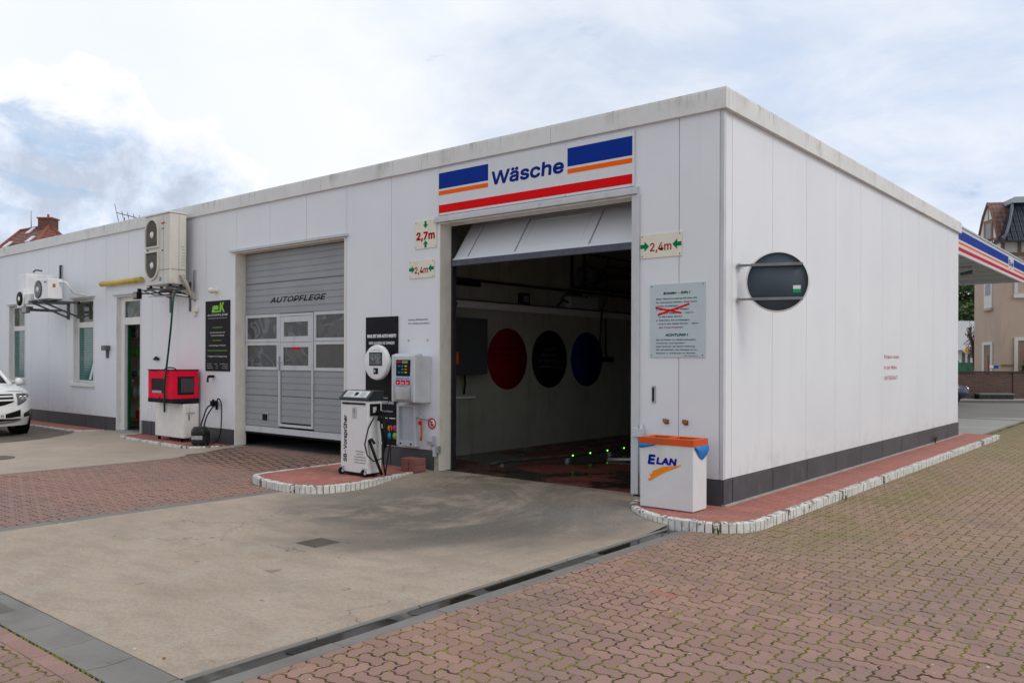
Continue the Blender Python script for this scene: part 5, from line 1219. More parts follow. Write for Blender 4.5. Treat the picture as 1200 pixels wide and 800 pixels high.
# two paving blocks by the post
for k, (xx, a, lb) in enumerate(((-4.74, 0.1, 'left loose red paving block standing by the left bay post'), (-4.57, -0.05, 'right loose red paving block standing by the left bay post'))):
    M_ = Matrix.Translation(Vector((xx, -0.24, 0.10))) @ Matrix.Rotation(a, 4, 'Z')
    b_ = MB().box(-0.07, 0.07, -0.10, 0.10, 0, 0.10); b_.box(-0.068, 0.068, -0.098, 0.098, 0.103, 0.185)
    o = b_.build('paving_block', paint('loose_red_block', (0.27, 0.115, 0.10), 0.85, 0.15, 10, bump=0.5), M=M_, bevel=0.005); tag(o, lb, 'paving block')

# pre-spray machine
Ms = Matrix.Translation(Vector((-4.94, -0.90, 0.1)))
t = thing('spray_machine', 'white self-service machine lettered SB-Vorsprüher with black hoses on the red island', 'machine', (-4.94, -0.965, 0.1))
hw, hd, hh = 0.285, 0.125, 1.03
MACH = paint('machine_white', (0.70, 0.71, 0.71), 0.35, 0.04, dirt=(0.45, 0.42, 0.38), dirt_amt=0.3)
B(-hw, hw, -hd, hd, 0.035, hh).build('housing', MACH, t, bevel=0.008, local=True)
B(-hw - .005, hw + .005, -hd - .005, hd + .005, 0.02, 0.045).build('base_frame', BLACK, t, bevel=0.004, local=True)
MB().prism([(-hd - .02, hh + .001), (hd + .02, hh + .001), (hd + .02, hh + .135), (-hd + 0.09, hh + .135), (-hd - .02, hh + .03)], 'x', -hw - .02, hw + .02).build('console', paint('console_black', (0.03, 0.035, 0.04), 0.35), t, bevel=0.006, local=True)
# sloping instruction plate on the console
p0 = Vector((0, -hd - .02, hh + .03)); p1 = Vector((0, -hd + .09, hh + .135)); nv = Vector((0, -(p1 - p0).z, (p1 - p0).y)).normalized()
def slope_plate(m, x0, x1, t0, t1, lift):
    a = p0.lerp(p1, t0) + nv * lift; b_ = p0.lerp(p1, t1) + nv * lift; c_ = nv * 0.003
    vs = [(x0, a.y, a.z), (x1, a.y, a.z), (x1, b_.y, b_.z), (x0, b_.y, b_.z)]; vs += [(v[0], v[1] + c_.y, v[2] + c_.z) for v in vs]
    m.add(vs, [(3, 2, 1, 0), (4, 5, 6, 7), (0, 1, 5, 4), (1, 2, 6, 5), (2, 3, 7, 6), (3, 0, 4, 7)])
m = MB(); slope_plate(m, -hw + .06, hw - .03, 0.12, 0.92, 0.0008); m.build('instruction_plate', paint('plate_pale', (0.60, 0.64, 0.66), 0.3), t, local=True)
m = MB()
for k in range(6):
    for x0, x1 in ((-0.20, -0.06), (-0.03, 0.05), (0.10, 0.22)): slope_plate(m, x0, x1 - 0.02 * (k % 2), 0.2 + k * 0.11, 0.235 + k * 0.11, 0.0042)
m.build('printed_lines', GREY, t, local=True)
m = MB(); slope_plate(m, -0.02, 0.05, 0.35, 0.7, 0.0046); m.build('pictogram', INK, t, local=True)
B(-hw + .04, hw - .05, -hd - .012, -hd - .001, hh - .055, hh - .03).build('slot', BLACK, t, local=True)
B(-0.03, 0.055, -hd - .010, -hd - .001, hh - .24, hh - .09).build('coin_unit', STEEL, t, bevel=0.004, local=True)
B(0.008, 0.018, -hd - .012, -hd - .0101, hh - .17, hh - .11).build('coin_slot', BLACK, t, local=True)
_sm = text('SB-Vorsprüher', -0.155 + -4.94, 0.18 + 0.1, 0.095, INK, t, at=-0.965 - hd - .001, width=0.64, rot=PI / 2, bold=0.03)
for k, (s_, wd_) in enumerate((('zur Reinigung von', .19), ('Karosserie und', .13), ('Felgenreinigung', .23), ('Insektenentfernung', .24), ('Motorreinigung', .22))):
    text(s_, 0.13 - 4.94 , 0.1 + 0.33 - k * 0.038, 0.019, INK, t, at=-0.965 - hd - .001, width=wd_, align='CENTER', bold=0.012)
for sx_ in (-hw + .05, hw - .05):
    w_ = MB().cyl((sx_ - .02, -hd - .02, 0.05), (sx_ + .02, -hd - .02, 0.05), 0.05, n=20).build('wheel', RUBBER, t, local=True, bevel=0.004)
    MB().cyl((sx_ - .023, -hd - .02, 0.05), (sx_ + .023, -hd - .02, 0.05), 0.022, n=16).build('hub', GREY, w_, local=True)
    B(sx_ - .03, sx_ + .03, -hd - .03, -hd + .02, 0.075, 0.12).build('wheel_fork', GREY, t, local=True, bevel=0.003)
# right side: holder, guns, hoses
m = MB().box(hw + .001, hw + .03, -0.09, 0.08, hh - .20, hh - .04).box(hw + .03, hw + .11, -0.02, 0.02, hh - .17, hh - .13)
m.build('holder', BLACK, t, bevel=0.004, local=True)
B(hw + .031, hw + .036, -0.06, 0.0, hh - .16, hh - .08).build('holder_label', GREY, t, local=True)
m = MB()
m.tube([(hw + .05, -0.06, 0.80), (hw + .03, -0.14, 0.66), (hw + .03, -0.20, 0.45), (hw + .05, -0.17, 0.30), (hw + .10, -0.10, 0.22), (hw + .16, 0.0, 0.26), (hw + .14, 0.08, 0.45)], 0.010)
m.tube([(hw + .10, 0.0, 0.86), (hw + .16, -0.03, 0.70), (hw + .19, -0.02, 0.45), (hw + .18, 0.0, 0.2), (hw + .20, 0.02, 0.02)], 0.011)
m.tube([(hw + .08, 0.02, 0.88), (hw + .10, 0.06, 0.60), (hw + .08, 0.08, 0.50)], 0.010)
m.tube([(hw + .07, 0.0, 0.86), (hw + .22, 0.06, 0.80), (hw + .23, 0.10, 0.55), (hw + .20, 0.06, 0.25), (hw + .22, 0.0, 0.05)], 0.009)
m.build('hoses', RUBBER, t, local=True)
m = MB(); m.tube([(hw + .03, -0.12, 0.50), (hw + .09, -0.06, 0.26), (hw + .15, 0.0, 0.03)], 0.020); m.tube([(hw + .03, -0.12, 0.50), (hw + .10, -0.14, 0.52), (hw + .14, -0.12, 0.46)], 0.018)
m.tube([(hw + .05, 0.02, 0.76), (hw + .09, 0.04, 0.88), (hw + .15, 0.05, 0.86)], 0.020); m.tube([(hw + .14, 0.03, 0.84), (hw + .16, 0.05, 0.55), (hw + .16, 0.05, 0.40)], 0.022)
m.build('spray_gun', BLACK, t, local=True)
m = MB(); m.box(hw + .125, hw + .135, -0.025, 0.04, 0.66, 0.72); m.box(hw + .125, hw + .135, -0.02, 0.03, 0.45, 0.48); m.build('gun_label', LETTERW, t, local=True)

# ------------------------------------------------------------------ left part of the front
t = thing('price_board', 'upright black board headed AUTOPFLEGE with green and white lines left of the garage door', 'sign', (-10.25, 0, 1.46))
B(-10.68, -9.83, -0.016, -0.002, 1.46, 2.79).build('board', POST, t, bevel=0.003)
LG = paint('light_green_ink', (0.22, 0.55, 0.04), 0.5)
m = MB()
m.prism([(-10.45, 2.57), (-10.20, 2.57), (-10.20, 2.60), (-10.36, 2.60), (-10.36, 2.62), (-10.22, 2.62), (-10.22, 2.70), (-10.40, 2.70), (-10.43, 2.66)], 'y', -0.0165, -0.0175)
m.prism([(-10.19, 2.57), (-10.13, 2.57), (-10.11, 2.64), (-10.05, 2.57), (-10.00, 2.57), (-10.07, 2.67), (-10.02, 2.755), (-10.07, 2.755), (-10.11, 2.69), (-10.12, 2.755), (-10.16, 2.755)], 'y', -0.0165, -0.0175)
m.build('green_logo', LG, t)
text('AUTOPFLEGE', -10.25, 2.505, 0.045, LETTERW, t, at=-0.0165, width=0.72, align='CENTER', shear=0.2, bold=0.02)
text('Fahrzeugaufbereitung & Wäsche', -10.25, 2.455, 0.022, LETTERW, t, at=-0.0165, width=0.66, align='CENTER')
for s_, zz, mt, wd_ in (('Autowäsche', 2.275, LG, .34), ('Innenreinigung und', 2.18, LETTERW, .52), ('Außenreinigung', 2.125, LETTERW, .46), ('Politur', 2.03, LG, .30), ('Lackpflege, Polster', 1.935, LETTERW, .58), ('Nanoversiegelung', 1.84, LG, .66), ('Felgenversiegelung', 1.73, LETTERW, .66)):
    text(s_, -10.25, zz, 0.034, mt, t, at=-0.0165, width=wd_, align='CENTER', bold=0.008)
for k, s_ in enumerate(('Termine        nach        Vereinbarung', 'Montag         bis           Freitag', 'Samstag       auf           Anfrage')): text(s_, -10.25, 1.59 - k * 0.04, 0.02, LETTERW, t, at=-0.0165, width=0.72, align='CENTER')
t = thing('dome_light', 'small cream dome light on the wall above the black board', 'light', (-10.30, 0, 2.95))
MB().ring([(0.045, 0), (0.05, -0.02), (0.035, -0.06), (0.05, -0.075), (0.06, -0.11), (0.045, -0.16), (0.0, -0.175)], (-10.30, -0.001, 2.98), 20, axis='y').build('dome', CREAM, t)
t = thing('wall_tap', 'black outdoor tap on the wall below the black board', 'tap', (-10.40, 0, 1.30))
MB().cyl((-10.40, 0, 1.36), (-10.40, -0.10, 1.36), 0.025).cyl((-10.46, -0.08, 1.36), (-10.33, -0.08, 1.36), 0.022).tube([(-10.38, -0.10, 1.36), (-10.37, -0.14, 1.33), (-10.37, -0.14, 1.25)], 0.018).build('tap_body', BLACK, t)
t = MB().box(-12.66, -12.48, -0.05, -0.001, 1.66, 1.71).cyl((-12.57, -0.03, 1.71), (-12.57, -0.03, 1.735), 0.03).build('wall_vent', BLACK, bevel=0.01); tag(t, 'small black wall fitting right of the shop door', 'fitting')
t = thing('door_camera', 'small grey camera on the wall left of the shop door', 'camera', (-14.8, 0, 1.85))
MB().box(-14.90, -14.70, -0.12, -0.001, 1.87, 1.98).box(-14.83, -14.77, -0.05, -0.001, 1.70, 1.869).build('camera_body', DGREY, t, bevel=0.01)
t = thing('cable_socket', 'cream socket with a dangling lead on the wall right of the big air conditioner', 'socket', (-11.0, 0, 2.6))
B(-11.10, -10.96, -0.06, -0.001, 2.60, 2.70).build('box', CREAM, t, bevel=0.01); MB().tube([(-11.03, -0.03, 2.60), (-11.02, -0.03, 2.55), (-11.05, -0.03, 2.52)], 0.02).build('plug', CREAM, t)
t = thing('awning_tube', 'faded yellow closed awning roll above the shop door', 'awning', (-14.0, 0, 3.35))
MB().cyl((-14.92, -0.09, 3.355), (-13.13, -0.09, 3.355), 0.056, n=20).build('roll', paint('faded_yellow', (0.62, 0.46, 0.12), 0.6, 0.12, 3, dirt=(0.25, 0.18, 0.08)), t)
m = MB(); m.cyl((-14.95, -0.09, 3.355), (-14.921, -0.09, 3.355), 0.06, n=20).cyl((-13.129, -0.09, 3.355), (-13.10, -0.09, 3.355), 0.06, n=20).box(-14.6, -14.55, -0.04, -0.001, 3.30, 3.40).box(-13.5, -13.45, -0.04, -0.001, 3.30, 3.40); m.build('end_cap', paint('faded_yellow', (0.62, 0.46, 0.12)), t)

def fan(par, x, y, z, r, rh=None, hub=LETTERW, grille=None, squash=None):
    """round fan opening facing -y: dark well, ring wires, spokes and hub"""
    MB().ring([(0, 0.0), (r, 0.0), (r, -0.012), (r + .012, -0.014), (r + .012, 0.0)], (x, y, z), 32, axis='y').build('fan_well', paint('fan_well', (0.05, 0.047, 0.043), 0.7), par)
    m = MB()
    for k in range(1, 7):
        rr = r * k / 7 + .01; m.ring([(rr - .003, -0.016), (rr + .003, -0.016), (rr + .003, -0.022), (rr - .003, -0.022), (rr - .003, -0.016)], (x, y, z), 28, axis='y')
    for k in range(12):
        a = 2 * PI * k / 12; m.tube([(x + .04 * math.cos(a), y - .02, z + .04 * math.sin(a)), (x + r * math.cos(a), y - .02, z + r * math.sin(a))], 0.003, 4)
    m.build('grille', grille or GREY, par)
    MB().ring([(0, -0.034), (0.05, -0.03), (0.065, -0.016)], (x, y, z), 20, axis='y').build('fan_hub', hub, par)

# big twin-fan air conditioner
t = thing('twin_fan_air_conditioner', 'tall cream twin-fan air conditioner on a bracket above the red crate', 'air conditioner', (-11.64, -0.3, 3.13))
AX0, AX1, AY0, AY1, AZ0, AZ1 = -12.13, -11.16, -0.48, -0.14, 3.13, 4.49
B(AX0, AX1, AY0, AY1, AZ0, AZ1).build('casing', WHITE_AC, t, bevel=0.02)
m = MB(); m.box(AX0 - .012, AX1 + .012, AY0 - .012, AY1 + .012, AZ1 + .001, AZ1 + .03); m.build('top_cover', WHITE_AC, t, bevel=0.01)
# arched grilles: upper arch up, lower arch down
def arch(xc, z_flat, z_round, r, up):
    pts = []; n = 16; s_ = 1 if up else -1
    pts.append((xc + r, z_flat)); 
    for k in range(n + 1):
        a = PI * k / n; pts.append((xc + r * math.cos(a), z_round + s_ * r * math.sin(a)))
    pts.append((xc - r, z_flat)); return pts
for up, zf, zr, cz in ((True, 3.86, 4.17, 4.12), (False, 3.80, 3.50, 3.52)):
    xc, r0 = -11.83, 0.27
    o_ = arch(xc, zf, zr, r0, up); i_ = arch(xc, zf + (0.03 if up else -0.03), zr, r0 - .035, up)
    MB().prism(i_, 'y', AY0 - .004, AY0 - .001).build('fan_well', paint('ac_well', (0.10, 0.088, 0.075), 0.7), t)
    m = MB(); n = len(o_); ya, yb = AY0 - .035, AY0 - .0005
    vs = [(p[0], ya, p[1]) for p in o_] + [(p[0], ya, p[1]) for p in i_] + [(p[0], yb, p[1]) for p in o_] + [(p[0], yb, p[1]) for p in i_]
    fs = []
    for k in range(n):
        q = (k + 1) % n; fs += [(k, q, n + q, n + k), (2 * n + q, 2 * n + k, 3 * n + k, 3 * n + q), (k, 2 * n + k, 2 * n + q, q), (n + q, 3 * n + q, 3 * n + k, n + k)]
    m.add(vs, fs); fr2 = m.build('grille_frame', WHITE_AC, t)
    m = MB()
    for k in range(1, 6):
        rr = 0.235 * k / 6 + .01; m.ring([(rr - .002, -0.016), (rr + .002, -0.016), (rr + .002, -0.020), (rr - .002, -0.020), (rr - .002, -0.016)], (xc, AY0 - .005, cz), 28, axis='y')
    for k in range(26):
        a = 2 * PI * k / 26; ex, ez = xc + .24 * math.cos(a), cz + .24 * math.sin(a); m.tube([(xc + .05 * math.cos(a), AY0 - .02, cz + .05 * math.sin(a)), (ex, AY0 - .02, ez)], 0.002, 4)
    zb = zf + (0.03 if up else -0.03)
    for k in range(10):
        xx = xc - .22 + k * .049; m.tube([(xx, AY0 - .018, min(zb, cz) if up else cz), (xx, AY0 - .018, cz if up else zb)], 0.0018, 4)
    m.build('wire_grille', paint('grille_wire', (0.26, 0.24, 0.21), 0.5), t)
    MB().ring([(0, -0.04), (0.045, -0.036), (0.066, -0.02)], (xc, AY0, cz), 20, axis='y').build('fan_hub', LETTERW, t)
m = MB(); m.box(-11.415, -11.41, AY0 - .003, AY0 - .0005, AZ0 + .02, AZ1 - .02); m.box(AX1 + .0005, AX1 + .003, -0.30, -0.295, AZ0 + .02, AZ1 - .02); m.box(AX1 + .0005, AX1 + .006, AY0 + .02, AY1 - .02, 3.41, 3.418); m.box(-11.55, AX1 - .01, AY0 - .006, AY0 - .0005, 3.41, 3.418); m.build('panel_seam', paint('seam_dark', (0.2, 0.18, 0.15), 0.7), t)
B(-11.49, -11.36, AY0 - .005, AY0 - .001, 4.30, 4.335).build('brand_plate', paint('badge_red', (0.5, 0.05, 0.05), 0.4), t)
B(-11.48, -11.37, AY0 - .005, AY0 - .001, 4.20, 4.222).build('type_plate', paint('badge_grey', (0.25, 0.25, 0.25), 0.4), t)
B(-11.56, -11.49, AY0 - .005, AY0 - .001, 3.20, 3.28).build('blue_label', paint('label_blue', (0.12, 0.22, 0.36), 0.4), t)
B(-11.46, -11.41, AY0 - .01, AY0 - .001, 3.78, 3.80).build('grip', BLACK, t)
B(-12.06, -12.0, AY0 - .01, AY0 - .001, 3.815, 3.835).build('grip', BLACK, t)
m = MB()
for k in range(7): m.box(AX1 + .0005, AX1 + .004, -0.24, -0.18, 3.50 + k * .06, 3.505 + k * .06)
m.build('side_louvre', paint('seam_dark', (0.2, 0.18, 0.15), 0.7), t)
B(AX1 + .0005, AX1 + .003, -0.26, -0.17, 3.20, 3.32).build('type_label', GREY, t)
m = MB()
for xx in (-12.02, -11.26):
    m.box(xx - .025, xx + .025, -0.50, -0.001, 3.06, 3.10); m.box(xx - .03, xx + .03, -0.02, -0.001, 2.62, 3.20)
    m.tube([(xx, -0.46, 3.06), (xx, -0.01, 2.92)], 0.016, 6)
m.box(-12.15, -11.12, -0.47, -0.44, 3.03, 3.06); m.box(-12.15, -11.12, -0.2, -0.17, 3.03, 3.06)
m.build('bracket', DGREY, t, bevel=0.002)
m = MB()
for xx in (-12.02, -11.26):
    for yy in (-.42, -.2): m.cyl((xx, yy, 3.10), (xx, yy, 3.129), 0.03)
m.build('rubber_foot', BLACK, t)
m = MB()
m.tube([(AX1 + .01, -0.24, 3.22), (AX1 + .10, -0.22, 3.20), (AX1 + .14, -0.16, 3.02), (AX1 + .12, -0.08, 2.86), (AX1 + .10, -0.02, 2.84)], 0.030, 10)
m.tube([(AX1 + .01, -0.28, 3.30), (AX1 + .07, -0.26, 3.28), (AX1 + .09, -0.18, 3.05), (AX1 + .07, -0.06, 2.90)], 0.018)
m.build('insulated_pipe', paint('pipe_wrap', (0.42, 0.38, 0.32), 0.8, 0.2), t)
m = MB(); m.box(AX1 + .05, AX1 + .12, -0.03, -0.001, 3.0, 3.42); m.build('wall_rail', GALV, t)
m = MB(); m.tube([(-12.3, -0.50, 2.99), (-11.9, -0.52, 2.97), (-11.3, -0.45, 2.98), (-11.1, -0.2, 2.95)], 0.012).tube([(-12.2, -0.46, 3.03), (-11.7, -0.5, 2.93), (-11.2, -0.42, 2.92), (-11.05, -0.06, 2.88)], 0.010); m.build('cable', BLACK, t)
m = MB(); m.tube([(-12.15, -0.40, 2.93), (-11.6, -0.42, 2.905), (-11.1, -0.38, 2.93), (-11.0, -0.2, 2.9)], 0.014); m.build('drain_line', FRAME, t)
t = thing('flood_light', 'small black floodlight hanging at the left end of the big air conditioner bracket', 'floodlight', (-12.30, -0.5, 2.9))
B(-12.40, -12.22, -0.60, -0.50, 2.88, 3.02).build('lamp_housing', BLACK, t, bevel=0.01); B(-12.38, -12.24, -0.606, -0.601, 2.90, 3.0).build('lamp_glass', paint('flood_glass', (0.22, 0.22, 0.2), 0.15), t)
MB().box(-12.34, -12.29, -0.54, -0.48, 3.021, 3.09).tube([(-12.32, -.5, 3.06), (-12.1, -.47, 3.045)], 0.012).build('lamp_bracket', BLACK, t)
# long green hose
hz = [(-11.10, -0.30, 2.98), (-11.04, -0.42, 2.96), (-10.98, -0.50, 2.86), (-10.93, -0.545, 2.65), (-10.92, -0.58, 2.3), (-10.96, -0.60, 1.9), (-11.02, -0.615, 1.5), (-11.07, -0.62, 1.2), (-11.10, -0.61, 0.9), (-11.115, -0.60, 0.68)]
def spline(pts, n=6):
    P = [Vector(p) for p in pts]; out = []
    for i in range(len(P) - 1):
        a, b_, c_, d = P[max(i - 1, 0)], P[i], P[i + 1], P[min(i + 2, len(P) - 1)]
        for k in range(n):
            u = k / n; out.append(0.5 * ((2 * b_) + (c_ - a) * u + (2 * a - 5 * b_ + 4 * c_ - d) * u * u + (3 * b_ - a - 3 * c_ + d) * u ** 3))
    return out + [P[-1]]
t = MB().tube(spline(hz), 0.018, 10).build('green_hose', paint('hose_green', (0.005, 0.065, 0.035), 0.45, 0.5, 1.2, spec=0.15)); tag(t, 'long dark green hose hanging from the air conditioner across the red crate', 'hose')

# cabinet with the red dog crate on top
t = thing('metal_cabinet', 'worn white metal cabinet on castors carrying the red fabric crate', 'cabinet', (-11.4, -0.2, 0.1))
CABM = paint('worn_white_metal', (0.76, 0.75, 0.71), 0.5, 0.08, 5, dirt=(0.22, 0.12, 0.06), dirt_amt=0.75)
B(-11.95, -10.86, -0.36, -0.04, 0.175, 0.83).build('cabinet_body', CABM, t, bevel=0.01)
m = MB(); m.box(-10.859, -10.852, -0.33, -0.07, 0.20, 0.80); m.build('side_panel', CABM, t, bevel=0.002)
m = MB(); m.tube([(-10.852, -0.30, 0.66), (-10.82, -0.30, 0.66), (-10.82, -0.16, 0.66), (-10.852, -0.16, 0.66)], 0.008); m.build('grip', GALV, t)
B(-10.852, -10.845, -0.26, -0.24, 0.52, 0.62).build('rust_patch', paint('rust', (0.20, 0.08, 0.03), 0.85, 0.4, 20), t)
m = MB()
for xx in (-11.85, -10.97):
    for yy in (-.32, -.09): m.cyl((xx - .012, yy, 0.13), (xx + .012, yy, 0.13), 0.03, n=14); m.box(xx - .018, xx + .018, yy - .018, yy + .018, 0.15, 0.174)
m.build('castor', RUBBER, t)
t = thing('dog_crate', 'red fabric dog crate with black mesh windows on the white cabinet', 'dog crate', (-11.33, -0.31, 0.83))
CR = paint('red_fabric', (0.80, 0.006, 0.045), 0.8, 0.12, 10, bump=0.3); CB = paint('black_fabric', (0.014, 0.014, 0.017), 0.85, 0.2)
cx0, cx1, cy0, cy1, cz0, cz1 = -11.80, -10.85, -0.58, -0.05, 0.88, 1.47
mesh = paint('dark_mesh', (0.022, 0.010, 0.014), 0.6, 0.2, 30)
B(cx0 + .012, cx1 - .012, cy0 + .012, cy1 - .012, cz0, cz1 - .012).build('mesh_liner', mesh, t)
def frame_xz(m, x0, x1, z0, z1, b, y0, y1):
    m.box(x0, x0 + b[0], y0, y1, z0, z1); m.box(x1 - b[1], x1, y0, y1, z0, z1); m.box(x0 + b[0], x1 - b[1], y0, y1, z0, z0 + b[2]); m.box(x0 + b[0], x1 - b[1], y0, y1, z1 - b[3], z1)
m = MB(); frame_xz(m, cx0, cx1 - .02, cz0 + .05, cz1, (0.12, 0.30, 0.10, 0.16), cy0, cy0 + .02)
# side facing +x
m.box(cx1 - .02, cx1, cy0, cy0 + .10, cz0 + .05, cz1); m.box(cx1 - .02, cx1, cy1 - .09, cy1, cz0 + .05, cz1); m.box(cx1 - .02, cx1, cy0 + .10, cy1 - .09, cz0 + .05, cz0 + .12); m.box(cx1 - .02, cx1, cy0 + .10, cy1 - .09, cz1 - .12, cz1)
m.box(cx0, cx1, cy0 + .021, cy1, cz1 - .01, cz1 + .012); m.box(cx0, cx0 + .02, cy0 + .021, cy1, cz0 + .05, cz1 - .011)
m.build('red_cover', CR, t, bevel=0.022)
m = MB(); m.box(cx0 - .004, cx1 + .004, cy0 - .004, cy1 + .004, cz0 - .03, cz0 + .05); m.build('base_band', CB, t, bevel=0.01)
B(cx1 - .01, cx1 - .004, cy0 + .17, cy1 - .10, cz0 + .17, cz1 - .15).build('inner_pad', paint('pad_grey', (0.07, 0.06, 0.062), 0.8), t)
B(cx0 + .15, cx0 + .52, cy0 + .004, cy0 + .01, cz0 + .155, cz0 + .20).build('pale_hem', paint('hem_pale', (0.4, 0.38, 0.38), 0.8), t)
m = MB(); m.tube(spline([(cx0 + .25, cy0 + .2, cz1 + .01), (cx0 + .35, cy0 + .2, cz1 + .045), (cx0 + .6, cy0 + .2, cz1 + .045), (cx0 + .7, cy0 + .2, cz1 + .01)]), 0.012); m.tube([(cx0, cy0 - .002, cz1 + .008), (cx1, cy0 - .002, cz1 + .008)], 0.01); m.tube([(cx1 + .002, cy0, cz1 + .008), (cx1 + .002, cy1, cz1 + .008)], 0.01); m.build('piping', CB, t)
MB().tube(spline([(cx0 + .12, cy0 - .004, cz1), (cx0 + .3, cy0 - .01, cz1 - .01), (cx0 + .45, cy0 - .008, cz1 + .015)]), 0.008).box(cx0 + .45, cx0 + .47, cy0 - .006, cy0, cz0 + .05, cz0 + .09).build('strap', CB, t)
# black canister with hoses
t = thing('spray_canister', 'black ribbed canister standing on the brick walk beside the white cabinet', 'canister', (-10.13, -0.42, 0.1))
MB().ring([(0, 0.03), (0.15, 0.03), (0.165, 0.06), (0.165, 0.16), (0.158, 0.17), (0.165, 0.18), (0.165, 0.27), (0.15, 0.30), (0.13, 0.335), (0.0, 0.345)], (-10.13, -0.42, 0.10), 32).build('tank', paint('tank_black', (0.02, 0.02, 0.022), 0.3), t)
MB().ring([(0, 0.0), (0.10, 0.0), (0.11, 0.012), (0.0, 0.02)], (-10.13, -0.42, 0.436), 24).build('lid', paint('lid_grey', (0.10, 0.105, 0.11), 0.3), t)
m = MB(); 
for k in range(9):
    a0 = R(-100 + k * 9); a1 = R(-100 + (k + 1) * 9); r = 0.1675
    m.add([(-10.13 + r * math.cos(a0), -0.42 + r * math.sin(a0), 0.22), (-10.13 + r * math.cos(a1), -0.42 + r * math.sin(a1), 0.22), (-10.13 + r * math.cos(a1), -0.42 + r * math.sin(a1), 0.29 + .004 * (k % 2)), (-10.13 + r * math.cos(a0), -0.42 + r * math.sin(a0), 0.29 + .004 * (k % 2))], [(0, 1, 2, 3)])
m.build('tank_label', paint('label_worn', (0.34, 0.35, 0.36), 0.5, 0.4, 20), t, fix=False)
m = MB()
for k in range(5):
    a = 2 * PI * k / 5; m.cyl((-10.13 + .13 * math.cos(a), -0.42 + .13 * math.sin(a), 0.10), (-10.13 + .13 * math.cos(a), -0.42 + .13 * math.sin(a), 0.131), 0.018)
m.build('foot', RUBBER, t)
m = MB(); m.tube(spline([(-10.20, -0.38, 0.44), (-10.24, -0.30, 0.60), (-10.28, -0.20, 0.78), (-10.30, -0.06, 0.84)]), 0.013); m.tube(spline([(-10.12, -0.36, 0.44), (-10.16, -0.28, 0.62), (-10.18, -0.14, 0.80), (-10.2, -0.06, 0.82)]), 0.013)
m.tube(spline([(-10.16, -0.08, 0.80), (-10.08, -0.10, 0.95), (-9.93, -0.12, 0.86), (-9.86, -0.16, 0.55), (-9.86, -0.2, 0.25), (-9.93, -0.3, 0.14), (-10.0, -0.36, 0.16)]), 0.011); m.build('hose', RUBBER, t)
t = MB().box(-10.36, -10.26, -0.10, -0.001, 0.80, 0.90).cyl((-10.31, -0.06, 0.78), (-10.31, -0.06, 0.93), 0.022).cyl((-10.19, -0.06, 0.74), (-10.19, -0.06, 0.90), 0.025).cyl((-10.31, -.05, .86), (-10.19, -.05, .86), 0.018).build('valve_cluster', BLACK, bevel=0.004); tag(t, 'black wall valve with hoses leading down to the canister', 'valve')
t = MB().box(-10.52, -10.35, -0.30, -0.14, 0.10, 0.24).build('paving_block', paint('loose_red_block', (0.27, 0.115, 0.10), 0.85), bevel=0.006); tag(t, 'single red block between the white cabinet and the black canister', 'paving block')

# two more air conditioners on one high bracket, far left
t = thing('air_conditioner', 'pale single-fan air conditioner on the high bracket between the two windows', 'air conditioner', (-16.9, -0.65, 3.03))
ax0, ax1, ay0, ay1, az0, az1 = -16.78, -15.98, -0.82, -0.50, 3.04, 3.50
B(ax0, ax1, ay0, ay1, az0, az1).build('casing', WHITE2, t, bevel=0.015)
fan(t, ax0 + .27, ay0 - .001, 3.27, 0.19)
B(ax1 + .001, ax1 + .004, -0.72, -0.66, 3.30, 3.38).build('badge', paint('badge_brown', (0.35, 0.14, 0.05), 0.4), t); B(ax0 + .60, ax0 + .72, ay0 - .004, ay0 - .001, 3.40, 3.44).build('badge', paint('badge_blue', (0.03, 0.2, 0.5), 0.4), t)
m = MB(); m.tube(spline([(ax1 + .0, -0.56, 3.42), (ax1 + .14, -0.50, 3.42), (ax1 + .17, -0.42, 3.30), (ax1 + .1, -0.3, 3.2), (ax1 + .05, -0.02, 3.15)]), 0.022); m.build('insulated_pipe', FRAME, t)
m = MB()
for xx in (-16.86, -16.30):
    m.box(xx - .03, xx + .03, -0.90, -0.001, 2.97, 3.02); m.box(xx - .03, xx + .03, -0.05, -0.001, 2.62, 3.03); m.tube([(xx, -0.80, 2.97), (xx, -0.02, 2.66)], 0.022, 6)
m.box(-17.0, -15.95, -0.80, -0.75, 3.021, 3.04); m.box(-17.0, -15.95, -0.56, -0.51, 3.021, 3.04); m.build('bracket', DGREY, t)
t = thing('rear_air_conditioner', 'larger boxy outdoor unit with a black fan, leftmost on the high bracket', 'air conditioner', (-17.6, -0.6, 2.95))
B(-17.62, -17.24, -0.82, -0.22, 2.98, 3.68).build('casing', WHITE2, t, bevel=0.015)
B(-17.60, -17.24, -0.885, -0.821, 2.88, 3.30).build('fan_housing', WHITE2, t, bevel=0.01)
MB().ring([(0, -0.0), (0.165, -0.0), (0.165, -0.02), (0, -0.02)], (-17.42, -0.886, 3.09), 28, axis='y').build('fan_disc', BLACK, t)
MB().ring([(0, -0.034), (0.045, -0.03), (0.055, -0.02)], (-17.42, -0.886, 3.09), 20, axis='y').build('fan_hub', LETTERW, t)
B(-17.23, -16.95, -0.86, -0.60, 2.95, 3.20).build('motor_box', WHITE2, t, bevel=0.02)
m = MB(); m.box(-17.7, -17.0, -0.80, -0.75, 2.86, 2.90); m.box(-17.6, -17.55, -0.8, -0.001, 2.82, 2.86); m.box(-17.15, -17.1, -0.8, -0.001, 2.82, 2.86); m.tube([(-17.0, -0.75, 3.7), (-17.0, -0.7, 3.76), (-16.9, -.6, 3.74)], 0.02); m.build('bracket', DGREY, t)
